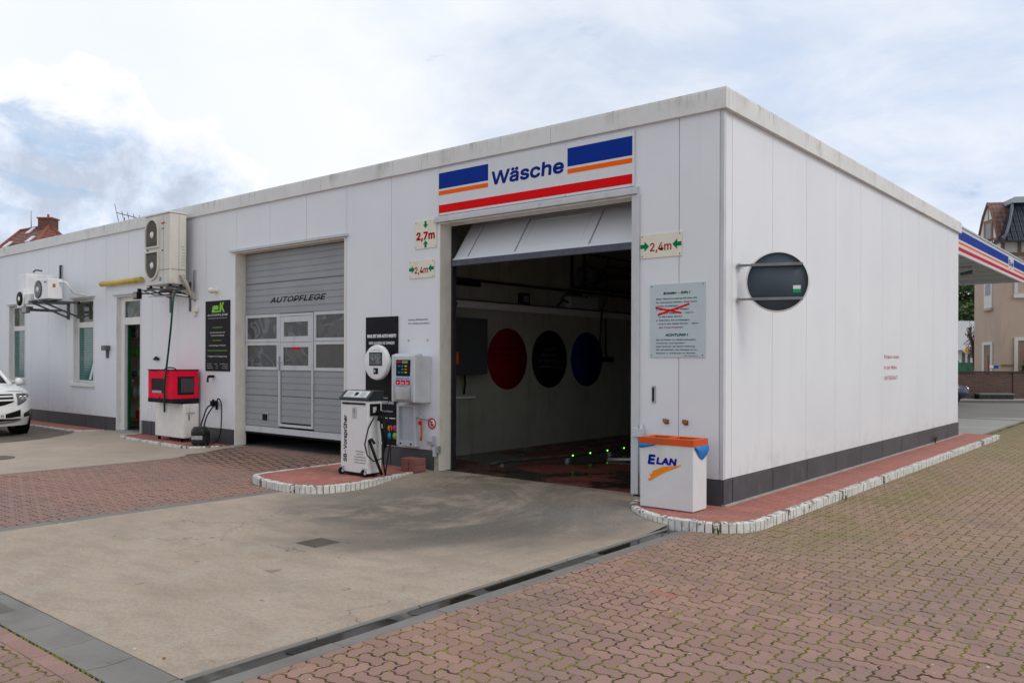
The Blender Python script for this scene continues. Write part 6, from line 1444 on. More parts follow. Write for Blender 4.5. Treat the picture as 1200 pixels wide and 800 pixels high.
t = thing('mast_rod', 'short dark upright rod on the wall above the high bracket', 'rod', (-17.1, 0, 3.15)); B(-17.33, -17.27, -0.05, -0.001, 3.15, 3.95).build('rod', BLACKM, t); B(-17.25, -17.23, -0.03, -0.001, 3.15, 3.92).build('cable', GREY, t)
t = thing('spot_light', 'small floodlight under the leftmost air conditioner', 'floodlight', (-17.0, -0.8, 2.8)); B(-17.22, -16.92, -0.92, -0.84, 2.74, 2.90).build('lamp_housing', DGREY, t, bevel=0.01); B(-17.20, -16.94, -0.926, -0.921, 2.76, 2.88).build('lamp_glass', paint('flood_glass', (0.22, 0.22, 0.2), 0.15), t)

# antenna on the roof
t = thing('roof_antenna', 'thin television antenna on the flat roof left of the big air conditioner', 'antenna', (-27.0, 6.0, 4.5))
AM = paint('antenna_metal', (0.16, 0.16, 0.17), 0.5, metal=0.5)
m = MB(); m.tube([(-26.9, 6, 4.4), (-26.9, 6, 6.95)], 0.025, 6); m.build('mast', AM, t)
m = MB(); m.tube([(-27.3, 5.9, 7.16), (-26.3, 6.3, 6.88)], 0.018, 6)
for k in range(5):
    p = Vector((-27.3, 5.9, 7.16)).lerp(Vector((-26.3, 6.3, 6.88)), k / 4); h_ = 0.12 if k else 0.2
    m.tube([p + Vector((-.1, h_ * .6, -.3 if k == 0 else -0.1)), p - Vector((-.1, h_ * .6, -.3 if k == 0 else -0.1))], 0.012, 5)
m.build('aerial', AM, t)

# ------------------------------------------------------------------ white SUV parked along the wall
CARP = paint('car_white', (0.78, 0.79, 0.80), 0.12, 0.01, spec=0.7)
CARG = glass_mat('car_glass', (0.02, 0.025, 0.028), 0.05, 0.6)
CHROME = paint('chrome', (0.7, 0.7, 0.72), 0.12, 0.05, metal=0.95)
def fx(y, z):
    a = abs(y) / 0.93
    x = 2.27 - 0.16 * a ** 2 - 0.34 * a ** 5
    if z > 0.78: x -= (z - 0.78) * 0.55
    if z < 0.42: x -= (0.42 - z) * 0.45
    return x + 0.03 * math.exp(-((z - 0.52) / 0.12) ** 2)
def strip_patch(m, ys, zt, zb, lift, n=4, mi=0):
    vs = []
    for y in ys:
        for k in range(n + 1):
            z = zb(y) + (zt(y) - zb(y)) * k / n; vs.append((fx(y, z) + lift, y, z))
    m.add(vs, [(i * (n + 1) + k, (i + 1) * (n + 1) + k, (i + 1) * (n + 1) + k + 1, i * (n + 1) + k + 1) for i in range(len(ys) - 1) for k in range(n)], mi, True)
def car_wheel(par, x, y, r, out):
    w_ = MB().ring([(r * .62, -0.10), (r * .95, -0.11), (r, -0.08), (r, 0.08), (r * .95, 0.11), (r * .62, 0.10)], (x, y, r), 28, axis='y').build('wheel', RUBBER, par, local=True)
    m = MB().ring([(0, out * 0.06), (0.05, out * 0.085), (0.07, out * .06), (r * .55, out * 0.05), (r * .63, out * 0.10), (r * .63, -out * 0.09)], (x, y, r), 28, axis='y')
    m.build('rim', GREY, w_, local=True)
    m = MB()
    for k in range(5):
        a = 2 * PI * k / 5; m.tube([(x, y + out * .085, r), (x + r * .6 * math.cos(a), y + out * .095, r + r * .6 * math.sin(a))], 0.028, 6)
    m.build('spokes', CHROME, w_, local=True)
def make_suv(label, cat, loc, rz, group=None):
    t = thing('parked_suv', label, cat, loc, rz, group)
    ys = np.linspace(-0.93, 0.93, 25); m = MB()
    strip_patch(m, list(ys), lambda y: 0.98 - 0.05 * abs(y) ** 3, lambda y: 0.24, 0, 12)
    # bonnet
    vs = []; n = 8
    for y in ys:
        for k in range(n + 1):
            u = k / n; zf = 0.98 - 0.05 * abs(y) ** 3; x0 = fx(y, zf); x1 = 1.02 - 0.10 * abs(y) ** 2
            vs.append((x0 + (x1 - x0) * u, y, zf + (1.13 - 0.10 * abs(y) ** 3 - zf) * math.sin(u * PI / 2) + 0.03 * math.sin(u * PI) + (0.012 if 0.35 < abs(y) < 0.75 else 0)))
    m.add(vs, [(i * (n + 1) + k, (i + 1) * (n + 1) + k, (i + 1) * (n + 1) + k + 1, i * (n + 1) + k + 1) for i in range(len(ys) - 1) for k in range(n)], 0, True)
    for sg in (-1, 1):   # sides
        vs = []; xs_ = [fx(0.93, 0.6) - .0, 1.5, 1.0, 0.0, -1.0, -1.8, -2.1, -2.25]; zs = [0.28, 0.45, 0.65, 0.85, 0.95, 1.02]
        for xx in xs_:
            for z in zs:
                top = float(np.interp(xx, [-2.25, 1.0, 1.8], [1.10, 1.05, 0.94])); zz = min(z, top) if z < 1 else top
                yy = 0.93 - (0.05 if xx < -2.0 else 0) - 0.03 * max(0, (z - .85) / .17)
                xx2 = min(xx, fx(0.93, zz)); vs.append((xx2, sg * yy, zz))
        q = len(zs); m.add(vs, [(i * q + k, (i + 1) * q + k, (i + 1) * q + k + 1, i * q + k + 1) for i in range(len(xs_) - 1) for k in range(q - 1)], 0, True)
    # roof, pillars, tail
    m.add([(0.30, -.60, 1.64), (0.30, .60, 1.64), (-1.6, .62, 1.68), (-1.6, -.62, 1.68), (-.6, -.62, 1.72), (-.6, .62, 1.72)], [(0, 1, 5, 4), (4, 5, 2, 3)], 0, True)
    for sg in (-1, 1):
        m.tube([(1.02, sg * .80, 1.08), (0.32, sg * .62, 1.62), (-.6, sg * .64, 1.69), (-1.6, sg * .63, 1.66), (-2.05, sg * .78, 1.10)], 0.045, 8)
        for xx, xt in ((-0.35, -0.30), (-1.35, -1.25)): m.tube([(xx, sg * .86, 1.05), (xt, sg * .65, 1.66)], 0.04, 6)
    m.box(-2.28, -2.22, -.86, .86, 0.3, 1.08); m.box(-2.2, 1.4, -.85, .85, 0.26, 0.34)
    body = m.build('body', CARP, t, local=True, fix=False)
    m = MB(); m.add([(1.0, -.78, 1.10), (1.0, .78, 1.10), (0.33, .60, 1.62), (0.33, -.60, 1.62)], [(0, 1, 2, 3)]); m.build('windscreen', CARG, t, local=True, fix=False)
    for sg in (-1, 1):
        MB().add([(0.95, sg * .82, 1.07), (0.30, sg * .635, 1.60), (-1.6, sg * .64, 1.65), (-2.0, sg * .80, 1.10)], [(0, 1, 2, 3)]).build('side_window', CARG, t, local=True, fix=False)
    MB().add([(-2.06, -.78, 1.1), (-2.06, .78, 1.1), (-1.62, .6, 1.66), (-1.62, -.6, 1.66)], [(0, 1, 2, 3)]).build('rear_window', CARG, t, local=True, fix=False)
    # grille with bright bars
    ysg_ = list(np.linspace(-0.46, 0.46, 11)); m = MB()
    strip_patch(m, ysg_, lambda y: 0.93 - .01 * abs(y), lambda y: 0.66 + 0.10 * (abs(y) / .46) ** 2, 0.004); gr_ = m.build('grille', BLACK, t, local=True, fix=False)
    m = MB()
    for z0 in (0.875, 0.795): strip_patch(m, ysg_, lambda y: z0 + 0.018 + .01 * abs(y), lambda y: z0 - 0.018 + .01 * abs(y), 0.03, 2)
    m.build('grille_bars', paint('bar_silver', (0.62, 0.63, 0.65), 0.3), gr_, local=True, fix=False)
    MB().ring([(0.0, 0.05), (0.085, 0.05), (0.09, 0.03), (0, 0.03)], (fx(0, .83) - 0.0, 0, 0.83), 24, axis='x').build('round_badge', CHROME, gr_, local=True)
    for sg in (-1, 1):
        hy = [sg * v for v in np.linspace(0.53, 0.90, 9)]
        m = MB(); strip_patch(m, hy, lambda y: 0.93 - 0.16 * max(0, (abs(y) - .72)) , lambda y: 0.69 + 0.20 * ((abs(y) - .53) / .37) ** 1.4, 0.006)
        hl = m.build('headlight', paint('headlight_glass', (0.11, 0.13, 0.145), 0.06, 0.3, 14, spec=0.8), t, local=True, fix=False)
        for yy, rr in ((0.63, 0.055), (0.74, 0.042)):
            MB().ring([(0, 0.004), (rr * .6, 0.008), (rr, 0.012), (rr, 0)], (fx(yy, .82) + .008, sg * yy, 0.83), 18, axis='x').build('lens', CHROME, hl, local=True)
        m = MB(); strip_patch(m, hy, lambda y: 0.695 + 0.20 * ((abs(y) - .53) / .37) ** 1.4, lambda y: 0.678 + 0.20 * ((abs(y) - .53) / .37) ** 1.4, 0.010, 1); m.build('light_edge', BLACK, hl, local=True, fix=False)
        # lower corner intake with fog lamp
        iy = [sg * v for v in np.linspace(0.26, 0.60, 7)]
        m = MB(); strip_patch(m, iy, lambda y: 0.50 + 0.26 * (abs(y) - .26), lambda y: 0.42 + 0.10 * max(0, abs(y) - .4), 0.004); m.build('air_intake', BLACK, t, local=True, fix=False)
        fy = [sg * v for v in np.linspace(0.68, 0.90, 6)]
        m = MB(); strip_patch(m, fy, lambda y: 0.50 + 0.30 * (abs(y) - .68), lambda y: 0.42 + 0.05 * (abs(y) - .68), 0.004); fg = m.build('fog_recess', BLACK, t, local=True, fix=False)
        m = MB(); strip_patch(m, fy[1:], lambda y: 0.495 + .1 * (abs(y) - .68), lambda y: 0.47 + .1 * (abs(y) - .68), 0.012, 1); m.build('fog_lamp', CHROME, fg, local=True, fix=False)
        # wing mirror
        MB().box(0.80, 0.88, sg * .90, sg * 1.0, 1.07, 1.10).ring([(0, -.09), (.07, -.07), (.095, 0), (.07, .05), (0, .055)], (0.86, sg * 1.03, 1.15), 16, axis='x').build('mirror', CARP, t, local=True)
    m = MB(); strip_patch(m, list(np.linspace(-.62, .62, 13)), lambda y: 0.335 + .06 * (abs(y) / .62) ** 3, lambda y: 0.29 + .06 * (abs(y) / .62) ** 3, 0.012, 2); m.build('skid_plate', CHROME, t, local=True, fix=False)
    m = MB(); strip_patch(m, list(np.linspace(-.60, .60, 13)), lambda y: 0.395 , lambda y: 0.345 + .03 * (abs(y) / .6) ** 2, 0.006, 2); m.build('lower_intake', BLACK, t, local=True, fix=False)
    pl = MB().box(fx(0, .5) + .02, fx(0, .5) + .032, -0.26, 0.26, 0.42, 0.53).build('number_plate', LETTERW, t, local=True, bevel=0.004)
    m = MB()
    wheels = [(1.42, .80), (1.42, -.80), (-1.33, .80), (-1.33, -.80)]
    for x_, y_ in wheels:
        car_wheel(t, x_, y_, 0.355, 1 if y_ > 0 else -1)
        sg = 1 if y_ > 0 else -1
        m.ring([(0.0, 0), (0.40, 0), (0.40, sg * 0.004), (0.0, sg * 0.004)], (x_, sg * .928, 0.36), 28, axis='y')
    m.build('arch_lining', RUBBER, t, local=True)
    return t, pl
suv, plate = make_suv('white SUV parked along the wall at the left edge', 'car', (-17.72, -2.13, 0.0), 0.0)
text('LP 748', -2.13 + .03, 0.44, 0.07, INK, plate, plane='side', at=-17.72 + fx(0, .5) + .0325, width=0.40, align='CENTER', bold=0.01, depth=0.001)

# ------------------------------------------------------------------ surroundings (frame turned with the street: x along the street, y away)
MF = Matrix.Translation(Vector((CAM.x, CAM.y, 0))) @ Matrix.Rotation(YAW, 4, 'Z')
def wloc(l, d, z=0): return tuple(MF @ Vector((l, d, z)))
# street beyond the forecourt
struct(MB().box(-60, 80, 25.0, 33.6, -0.2, 0.0).build('street', paint('street_asphalt', (0.23, 0.225, 0.215), 0.85, 0.12, 0.8, bump=0.3), M=MF))
struct(MB().box(-60, 80, 33.6, 33.75, -0.2, 0.11).build('kerb', paint('granite_kerb', (0.16, 0.155, 0.15), 0.8), M=MF, bevel=0.01))
struct(MB().box(-60, 80, 33.751, 35.3, -0.2, 0.10).build('pavement', paint('pavement_slab', (0.36, 0.35, 0.33), 0.85, 0.1, 3), M=MF))
struct(MB().box(-60, 80, 35.301, 38, -0.2, 0.08).build('front_garden', paint('garden_soil', (0.08, 0.09, 0.04), 0.95, 0.3, 3), M=MF))
# clinker brick wall
g = G('dark_clinker')
bt = g.N.new('ShaderNodeTexBrick'); vv = g.mapping(g.tc.outputs['Object'], (1, 1, 1), rot=(R(90), 0, 0)); g.link(vv, bt.inputs['Vector'])
bt.inputs['Scale'].default_value = 1.0; bt.inputs['Brick Width'].default_value = 0.24; bt.inputs['Row Height'].default_value = 0.08; bt.inputs['Mortar Size'].default_value = 0.008
bt.inputs['Color1'].default_value = (0.14, 0.05, 0.035, 1); bt.inputs['Color2'].default_value = (0.075, 0.035, 0.03, 1); bt.inputs['Mortar'].default_value = (0.13, 0.115, 0.10, 1)
CLK = g.set(g.mix(g.math('MULTIPLY', g.noise(1.2, 5), 0.4), bt.outputs['Color'], (0.10, 0.075, 0.06)), 0.8)
t = thing('brick_wall', 'low dark brick garden wall across the street in front of the taupe house', 'wall', wloc(22, 35.45), YAW)
MB().box(-34, 14, -0.12, 0.12, -0.1, 1.17).build('wall_body', CLK, t, local=True)
for k in range(12): MB().box(-33 + 4.05 * k, -32.62 + 4.05 * k, -0.16, 0.16, -0.1, 1.18).build('pier', CLK, t, local=True)
MB().box(-34, 14, -0.16, 0.16, 1.185, 1.27).build('coping', paint('coping_dark', (0.06, 0.045, 0.04), 0.8), t, local=True, bevel=0.01)
# low bench slab at the foot of the wall
t = thing('low_bench', 'low dark slab bench at the foot of the brick wall across the street', 'bench', wloc(20.5, 34.9, 0.1), YAW)
x0_ = (1147.5 - 600) / 969 * 34.7 - 20.5; x1_ = (1188.5 - 600) / 969 * 34.7 - 20.5
MB().box(x0_, x1_, -.22, .22, 0.19, 0.25).build('seat', paint('bench_grey', (0.20, 0.21, 0.22), 0.6), t, local=True, bevel=0.01)
MB().box(x0_ + .02, x1_ - .02, -.20, .20, -0.02, 0.189).build('base', BLACKM, t, local=True)
for px_ in ():
    pass

# small street sign behind the wall
t = thing('street_name_sign', 'small white and blue plate on a post just above the brick wall', 'sign', wloc((1160 - 600) / 969 * 36, 36, 0), YAW)
MB().cyl((-0.06, 0, 0), (-0.06, 0, 1.95), 0.03).build('post', paint('post_rust', (0.12, 0.07, 0.05), 0.7), t, local=True)
MB().box(-0.05, 0.14, -.03, -.01, 1.38, 1.53).build('white_plate', LETTERW, t, local=True); MB().box(0.141, 0.37, -.03, -.01, 1.38, 1.52).build('blue_plate', paint('plate_blue', (0.01, 0.08, 0.35), 0.4), t, local=True)
MB().box(-0.055, -0.03, -.032, -.03, 1.375, 1.535).box(-0.03, 0.14, -.032, -.03, 1.38, 1.40).build('red_edge', REDS, t, local=True)

# priority road sign
t = thing('priority_sign', 'yellow diamond priority sign on a grey post in front of the pale house', 'sign', wloc((1132.7 - 600) / 969 * 52, 52, 0), YAW)
MB().cyl((0, 0, 0), (0, 0, 2.75), 0.04).build('post', GREY, t, local=True)
zc_ = 1.7 + (422.9 - 410) * 52 / 969
def diam(r, y0, y1): return MB().prism([(-r * .62, zc_), (0, zc_ - r), (r * .62, zc_), (0, zc_ + r)], 'y', y0, y1)
diam(0.40, -0.06, -0.05).build('white_border', LETTERW, t, local=True); diam(0.27, -0.065, -0.0605).build('yellow_field', paint('sign_yellow', (0.85, 0.45, 0.02), 0.4), t, local=True)

# taupe house with half timbered gable: local x along the street front, y along the gable side
HA = math.atan2(0.65, 3.3)
H = thing('half_timbered_house', 'taupe rendered house with a white half-timbered gable and dark tiled mansard roof', 'house', wloc(22.45, 38), YAW - HA)
TAUPE = paint('taupe_render', (0.50, 0.385, 0.305), 0.85, 0.06, 1.5, dirt=(0.2, 0.16, 0.13), dirt_amt=0.3)
HW = paint('house_white', (0.66, 0.65, 0.61), 0.7, 0.05); TIM = paint('timber_brown', (0.25, 0.155, 0.11), 0.8)
g = G('brown_roof_tiles'); sz = g.N.new('ShaderNodeSeparateXYZ'); g.link(g.tc.outputs['Object'], sz.inputs[0])
rw = g.math('FRACT', g.math('MULTIPLY', sz.outputs[2], 1 / 0.24)); sn_ = g.math('SINE', g.math('MULTIPLY', sz.outputs[0], 2 * PI / 0.22))
c = g.mix(g.step(rw, 0.0, 0.35), (0.05, 0.03, 0.026), g.ramp(g.noise(3, 4), [(0.3, (0.13, 0.062, 0.055)), (0.7, (0.21, 0.11, 0.10))])); g.bump(g.math('ADD', rw, g.math('MULTIPLY', sn_, 0.3)), 0.7, 0.04); BROOF = g.set(c, 0.7)
g = G('glazed_dark_tiles'); sz = g.N.new('ShaderNodeSeparateXYZ'); g.link(g.tc.outputs['Object'], sz.inputs[0])
a1 = g.math('SINE', g.math('MULTIPLY', sz.outputs[0], 2 * PI / 0.24)); a2 = g.math('FRACT', g.math('MULTIPLY', sz.outputs[2], 1 / 0.26))
g.bump(g.math('ADD', g.math('MULTIPLY', a1, 0.5), g.math('MULTIPLY', a2, -1.1)), 1.0, 0.10); DROOF = g.set(g.mix(g.step(a2, 0.0, 0.25), (0.004, 0.006, 0.01), (0.018, 0.026, 0.042)), 0.22, spec=0.6)
def hz_(py, D=38.0): return 1.7 + (422.9 - py) * D / 969
def ya_(px_): return (1172.4 - px_) / 9.1            # along the gable side
def za_(px_, py): return hz_(py, 38 + 0.98 * ya_(px_))
def xb_(px_): return (px_ - 1172.5) * 0.0385          # along the street front
EZ = hz_(283)
m = MB(); m.box(0, 13, 0, 3.4, 0, hz_(296)); m.box(3.4, 13, 3.401, 9, 0, hz_(296)); m.build('wall', TAUPE, H, local=True)
m = MB(); m.box(0.0, 13, 0.0, 3.4, hz_(296) + .001, EZ); m.build('frieze', HW, H, local=True)
m = MB()
for k in range(14): m.box(0.0 + k * 0.70, 0.14 + k * 0.70, -0.04, -0.001, hz_(296), EZ)
m.box(-0.03, 13, -0.05, -0.001, hz_(300), hz_(296)); m.build('timber', TIM, H, local=True)
m = MB(); m.box(1.0, 13, -0.16, -0.001, hz_(307), hz_(300.2)); m.build('string_course', TAUPE, H, local=True)
gpx = [(1147.2, 283), (1153, 256), (1159, 238), (1163, 246), (1167.2, 262), (1170.5, 279)]
gp = [(ya_(a), za_(a, b_)) for a, b_ in gpx]
full = [(3.0, hz_(290)), *gp, (0.0, EZ), (0.0, hz_(290))]
m = MB(); m.prism(full, 'x', -0.02, 0.15); m.build('gable_wall', HW, H, local=True)
def beam(m, p, q, wd_=0.10, x=-0.035, th=0.014):
    a = Vector((ya_(p[0]), za_(*p))); b_ = Vector((ya_(q[0]), za_(*q))); d = b_ - a; n_ = Vector((-d.y, d.x)).normalized() * wd_ / 2
    m.prism([tuple(a - n_), tuple(b_ - n_), tuple(b_ + n_), tuple(a + n_)], 'x', x, x + th)
m = MB()
for p, q in (((1147.5, 286), (1171, 278)), ((1153.5, 261), (1164.5, 257)), ((1158.6, 240), (1158.9, 258)), ((1154, 260), (1153.7, 284)), ((1158, 283), (1158.2, 293)), ((1163.5, 281), (1163.5, 293))): beam(m, p, q)
m.build('timber', TIM, H, local=True)
m = MB()
for a, b_ in zip(gpx[:-1], gpx[1:]): beam(m, a, b_, 0.10, -0.10 - 0.002 * gpx.index(a), 0.07)
m.build('verge_board', paint('verge_brown', (0.20, 0.10, 0.085), 0.7), H, local=True)
HWIN = glass_mat('house_window_glass', (0.05, 0.06, 0.07), 0.08, 0.4)
w_ = MB().box(-0.075, -0.021, ya_(1164.5), ya_(1156), hz_(280, 39), hz_(259, 39)).build('window', TIM, H, local=True); MB().box(-0.085, -0.076, ya_(1163.3), ya_(1157.8), hz_(278.5, 39), hz_(261, 39)).build('pane', HWIN, w_, local=True)
m = MB(); n = len(gp); vs = [(-0.03, y, z + 0.03) for y, z in gp] + [(8.0, y, z + 0.03) for y, z in gp]
m.add(vs, [(i, i + 1, n + i + 1, n + i) for i in range(n - 1)]); m.build('roof', BROOF, H, local=True, fix=False)
# dark mansard roof with flared foot along the street front
m = MB(); lv = [(-0.15, EZ - 0.04, -0.75), (0.10, hz_(273), -0.45), (0.34, hz_(259), -0.12), (0.52, hz_(246), 0.18), (0.64, hz_(236.5), 0.45)]
vs = []
for dx, z, dy in lv: vs += [(dx, dy, z), (13, dy, z), (13, 2.0, z), (dx, max(dy + 0.25, 0.7 - 0.0), z)]
fs = [(i * 4 + k, i * 4 + (k + 1) % 4, (i + 1) * 4 + (k + 1) % 4, (i + 1) * 4 + k) for i in range(len(lv) - 1) for k in range(4)] + [(0, 1, 2, 3), tuple(4 * (len(lv) - 1) + k for k in range(4))]
m.add(vs, fs); mr = m.build('mansard_roof', DROOF, H, local=True, fix=True)
m = MB(); m.tube([(dx, dy, z + .02) for dx, z, dy in lv], 0.07, 6); m.build('hip_ridge', paint('hip_lead', (0.10, 0.125, 0.15), 0.4), mr, local=True)
m = MB(); m.box(-0.15, 13, -0.80, -0.68, EZ - .12, EZ - .045); m.build('gutter', BLACKM, H, local=True)
m = MB(); m.box(0.58, 13, 0.30, 2.2, hz_(236.4), hz_(232)); m.box(0.72, 13, 0.4, 2.1, hz_(231.9), hz_(229)); m.build('cornice', paint('cornice_grey', (0.36, 0.40, 0.42), 0.6), H, local=True)
# windows of the lower storeys
BLT = paint('blind_taupe', (0.28, 0.19, 0.145), 0.8)
def awin(px0, px1, py0, py1, sur, glass=False):
    y0, y1 = ya_(px1), ya_(px0); z0, z1 = hz_(py1, 39.5), hz_(py0, 39.5)
    m = MB(); m.box(-.06, -.001, y0, y0 + sur, z0, z1); m.box(-.06, -.001, y1 - sur, y1, z0, z1); m.box(-.059, -.001, y0 + sur, y1 - sur, z1 - sur * .6, z1); m.box(-.10, -.001, y0 - .05, y1 + .05, z0 - .08, z0 - .001)
    w_ = m.build('window', HW, H, local=True); MB().box(-.02, -.001, y0 + sur, y1 - sur, z0, z1 - sur * .6).build('blind', BLT, w_, local=True)
awin(1152.5, 1164.5, 400.5, 440, 0.24)
MB().box(-0.05, -0.001, ya_(1163.5), ya_(1154.5), hz_(361, 39.5), hz_(312, 39.5)).build('white_panel', HW, H, local=True)
w_ = MB().box(-0.06, -0.051, ya_(1162), ya_(1156), hz_(346, 39.5), hz_(333, 39.5)).build('window', HWIN, H, local=True)
MB().box(-0.12, -0.001, ya_(1164), ya_(1154), hz_(364, 39.5), hz_(361.5, 39.5)).build('string_course', TAUPE, H, local=True)
x0_, x1_ = xb_(1187), xb_(1206); z0_, z1_ = hz_(446), hz_(395)
m = MB(); m.box(x0_, x0_ + .15, -.06, -.001, z0_, z1_); m.box(x1_ - .15, x1_, -.06, -.001, z0_, z1_); m.box(x0_ + .15, x1_ - .15, -.059, -.001, z1_ - .15, z1_); m.box(x0_ - .08, x1_ + .08, -.10, -.001, z0_ - .10, z0_ - .001)
w_ = m.build('window', HW, H, local=True); MB().box(x0_ + .15, x1_ - .15, -.02, -.001, z0_, z1_ - .15).build('blind', BLT, w_, local=True)
for px_ in (1230, 1265):
    a_ = xb_(px_); m = MB(); m.box(a_, a_ + .15, -.06, -.001, z0_, z1_); m.box(a_ + .6, a_ + .75, -.06, -.001, z0_, z1_); m.box(a_ + .15, a_ + .6, -.059, -.001, z1_ - .15, z1_)
    w_ = m.build('window', HW, H, local=True); MB().box(a_ + .15, a_ + .6, -.02, -.001, z0_, z1_ - .15).build('blind', BLT, w_, local=True)
m = MB(); m.box(xb_(1186), xb_(1206), -.09, -.001, hz_(349), hz_(344)); m.box(xb_(1187), xb_(1190.5), -.06, -.001, hz_(343.5), hz_(320)); m.build('window_trim', HW, H, local=True)
MB().box(xb_(1186.5), xb_(1190), -.08, -.001, hz_(454), hz_(449)).build('bracket', HW, H, local=True)
m = MB(); m.box(0.01, 13, -.03, -.001, hz_(428.5), hz_(426.5)); m.build('base_line', paint('taupe_dark', (0.25, 0.185, 0.145), 0.8), H, local=True)

# pale house with striped roof and green fence in front
t = thing('pale_house', 'low pale house with a grey striped roof glimpsed beside the white building', 'house', wloc(32, 62), YAW)
zz_ = lambda py, D=60.0: 1.7 + (422.9 - py) * D / 969
m = MB(); m.box(-8, 8.0, -2, 8, 0, zz_(408)); m.build('wall', HW, t, local=True)
g = G('striped_roof'); sz = g.N.new('ShaderNodeSeparateXYZ'); g.link(g.tc.outputs['Object'], sz.inputs[0])
st_ = g.step(g.math('SINE', g.math('MULTIPLY', g.math('ADD', sz.outputs[0], g.math('MULTIPLY', sz.outputs[2], 0.6)), 2 * PI / 0.22)), -0.2, 0.3)
m = MB(); m.add([(-8.5, -2.5, zz_(410)), (8.5, -2.5, zz_(410)), (8.5, 3, zz_(372)), (-8.5, 3, zz_(372)), (8.5, 8.5, zz_(410)), (-8.5, 8.5, zz_(410))], [(0, 1, 2, 3), (3, 2, 4, 5), (1, 4, 2), (0, 3, 5)]); m.build('roof', g.set(g.mix(st_, (0.50, 0.51, 0.52), (0.13, 0.14, 0.15)), 0.6), t, local=True, fix=False)
for px_ in (1127.5, 1133.5): 
    w_ = MB().box((px_ - 600) / 969 * 60 - 32, (px_ + 3 - 600) / 969 * 60 - 32, -2.06, -2.001, zz_(429), zz_(413)).build('window', DGREY, t, local=True)
t = thing('green_fence', 'green mesh fence panel seen above the brick wall', 'fence', wloc(24, 44), YAW)
m = MB(); m.box(-8, (1146 - 600) / 969 * 44 - 24, -.02, .02, 0.3, 1.7 + (422.9 - 424.5) * 44 / 969); m.build('mesh_panel', paint('fence_mesh_green', (0.13, 0.36, 0.25), 0.7, 0.3, 5), t, local=True)
m = MB()
for k in range(8): m.box(-8 + 1.1 * k, -7.94 + 1.1 * k, -.05, .05, 0, 1.72)
m.build('post', paint('fence_green', (0.03, 0.22, 0.13), 0.5), t, local=True)

# trees
g = G('leaf_green'); at = g.N.new('ShaderNodeAttribute'); at.attribute_name = 'tone'; at.attribute_type = 'GEOMETRY'
LEAF = g.set(g.ramp(at.outputs['Fac'], [(0, (0.025, 0.055, 0.015)), (0.6, (0.055, 0.11, 0.028)), (1.0, (0.11, 0.18, 0.05))]), 0.7)
BARK = paint('bark', (0.10, 0.075, 0.055), 0.9, 0.3, 12, bump=0.6)
def crown(name, par, blobs, n, s_, mat=LEAF, tone=(0, 1)):
    vs = []; fs = []; tn = []
    for k in range(n):
        c_, r = blobs[int(rng.integers(len(blobs)))]
        d = rng.normal(0, 1, 3); d /= np.linalg.norm(d); rad = rng.random() ** 0.35
        p = np.array(c_) + d * np.array(r) * rad
        a = rng.normal(0, 1, 3); a /= np.linalg.norm(a); b_ = np.cross(a, rng.normal(0, 1, 3)); b_ /= np.linalg.norm(b_)
        q = s_ * rng.uniform(.6, 1.3); o = len(vs)
        vs += [tuple(p + a * q), tuple(p + b_ * q * .55), tuple(p - a * q), tuple(p - b_ * q * .55)]; fs.append((o, o + 1, o + 2, o + 3)); tn += [rng.uniform(*tone)] * 4
    me = bpy.data.meshes.new(name); me.from_pydata(vs, [], fs); me.materials.append(mat)
    at_ = me.attributes.new('tone', 'FLOAT', 'POINT'); at_.data.foreach_set('value', np.array(tn, dtype=np.float32))
    o = bpy.data.objects.new(name, me); COL.objects.link(o); o.parent = par; return o
def limbs(par, base_r, h, spread, n, mat=BARK, z0=0.0, name='trunk', twigs=0):
    m = MB(); tops = []
    m.tube([(0, 0, z0), (0.05, 0.02, h * .4), (0, 0.05, h * .7)], base_r, 8)
    for k in range(n):
        a = 2 * PI * k / n + rng.random(); st = Vector((0, 0.03, h * rng.uniform(.35, .7))); e = Vector((spread * math.cos(a), spread * math.sin(a), h * rng.uniform(.8, 1.05))); mid = st.lerp(e, .5) + Vector((0, 0, .1 * h))
        m.tube([st, mid, e], base_r * .4, 6); tops.append(e)
        for q in range(twigs):
            e2 = e + Vector(rng.normal(0, spread * .35, 3)); m.tube([mid.lerp(e, rng.random()), e2], base_r * .13, 4)
    m.build(name, mat, par, local=True)
t = thing('leafy_tree', 'full green tree behind the pale house under the canopy', 'tree', wloc(43.0, 76), YAW)
limbs(t, 0.3, 7, 2.2, 6)
bl = [((rng.normal(0, 2.0), rng.normal(0, 1.5), rng.uniform(4.0, 10.0)), (1.5, 1.5, 1.2)) for k in range(22)]
crown('crown', t, bl, 9000, 0.22)
t = thing('bare_tree', 'small nearly bare reddish tree beside the taupe house', 'tree', wloc((1142.5 - 600) / 969 * 42, 42), YAW)
limbs(t, 0.10, 3.3, 0.32, 9, paint('bark_red', (0.11, 0.075, 0.06), 0.9), twigs=9)
crown('crown', t, [((rng.normal(0, .16), rng.normal(0, .2), rng.uniform(2.0, 3.5)), (.22, .25, .3)) for k in range(9)], 1300, 0.035, paint('reddish_leaf', (0.14, 0.09, 0.06), 0.8))
t = thing('clipped_conifer', 'dark green conifer at the right edge in front of the taupe house', 'conifer', wloc((1207 - 600) / 969 * 37, 37), YAW)
MB().cyl((0, 0, 0), (0, 0, 1.2), 0.06, 0.05).build('trunk', BARK, t, local=True)
crown('crown', t, [((0, 0, 1.0 + .22 * k), (.42 - .05 * k, .42 - .05 * k, .18)) for k in range(7)], 4000, 0.05, tone=(0, .5))

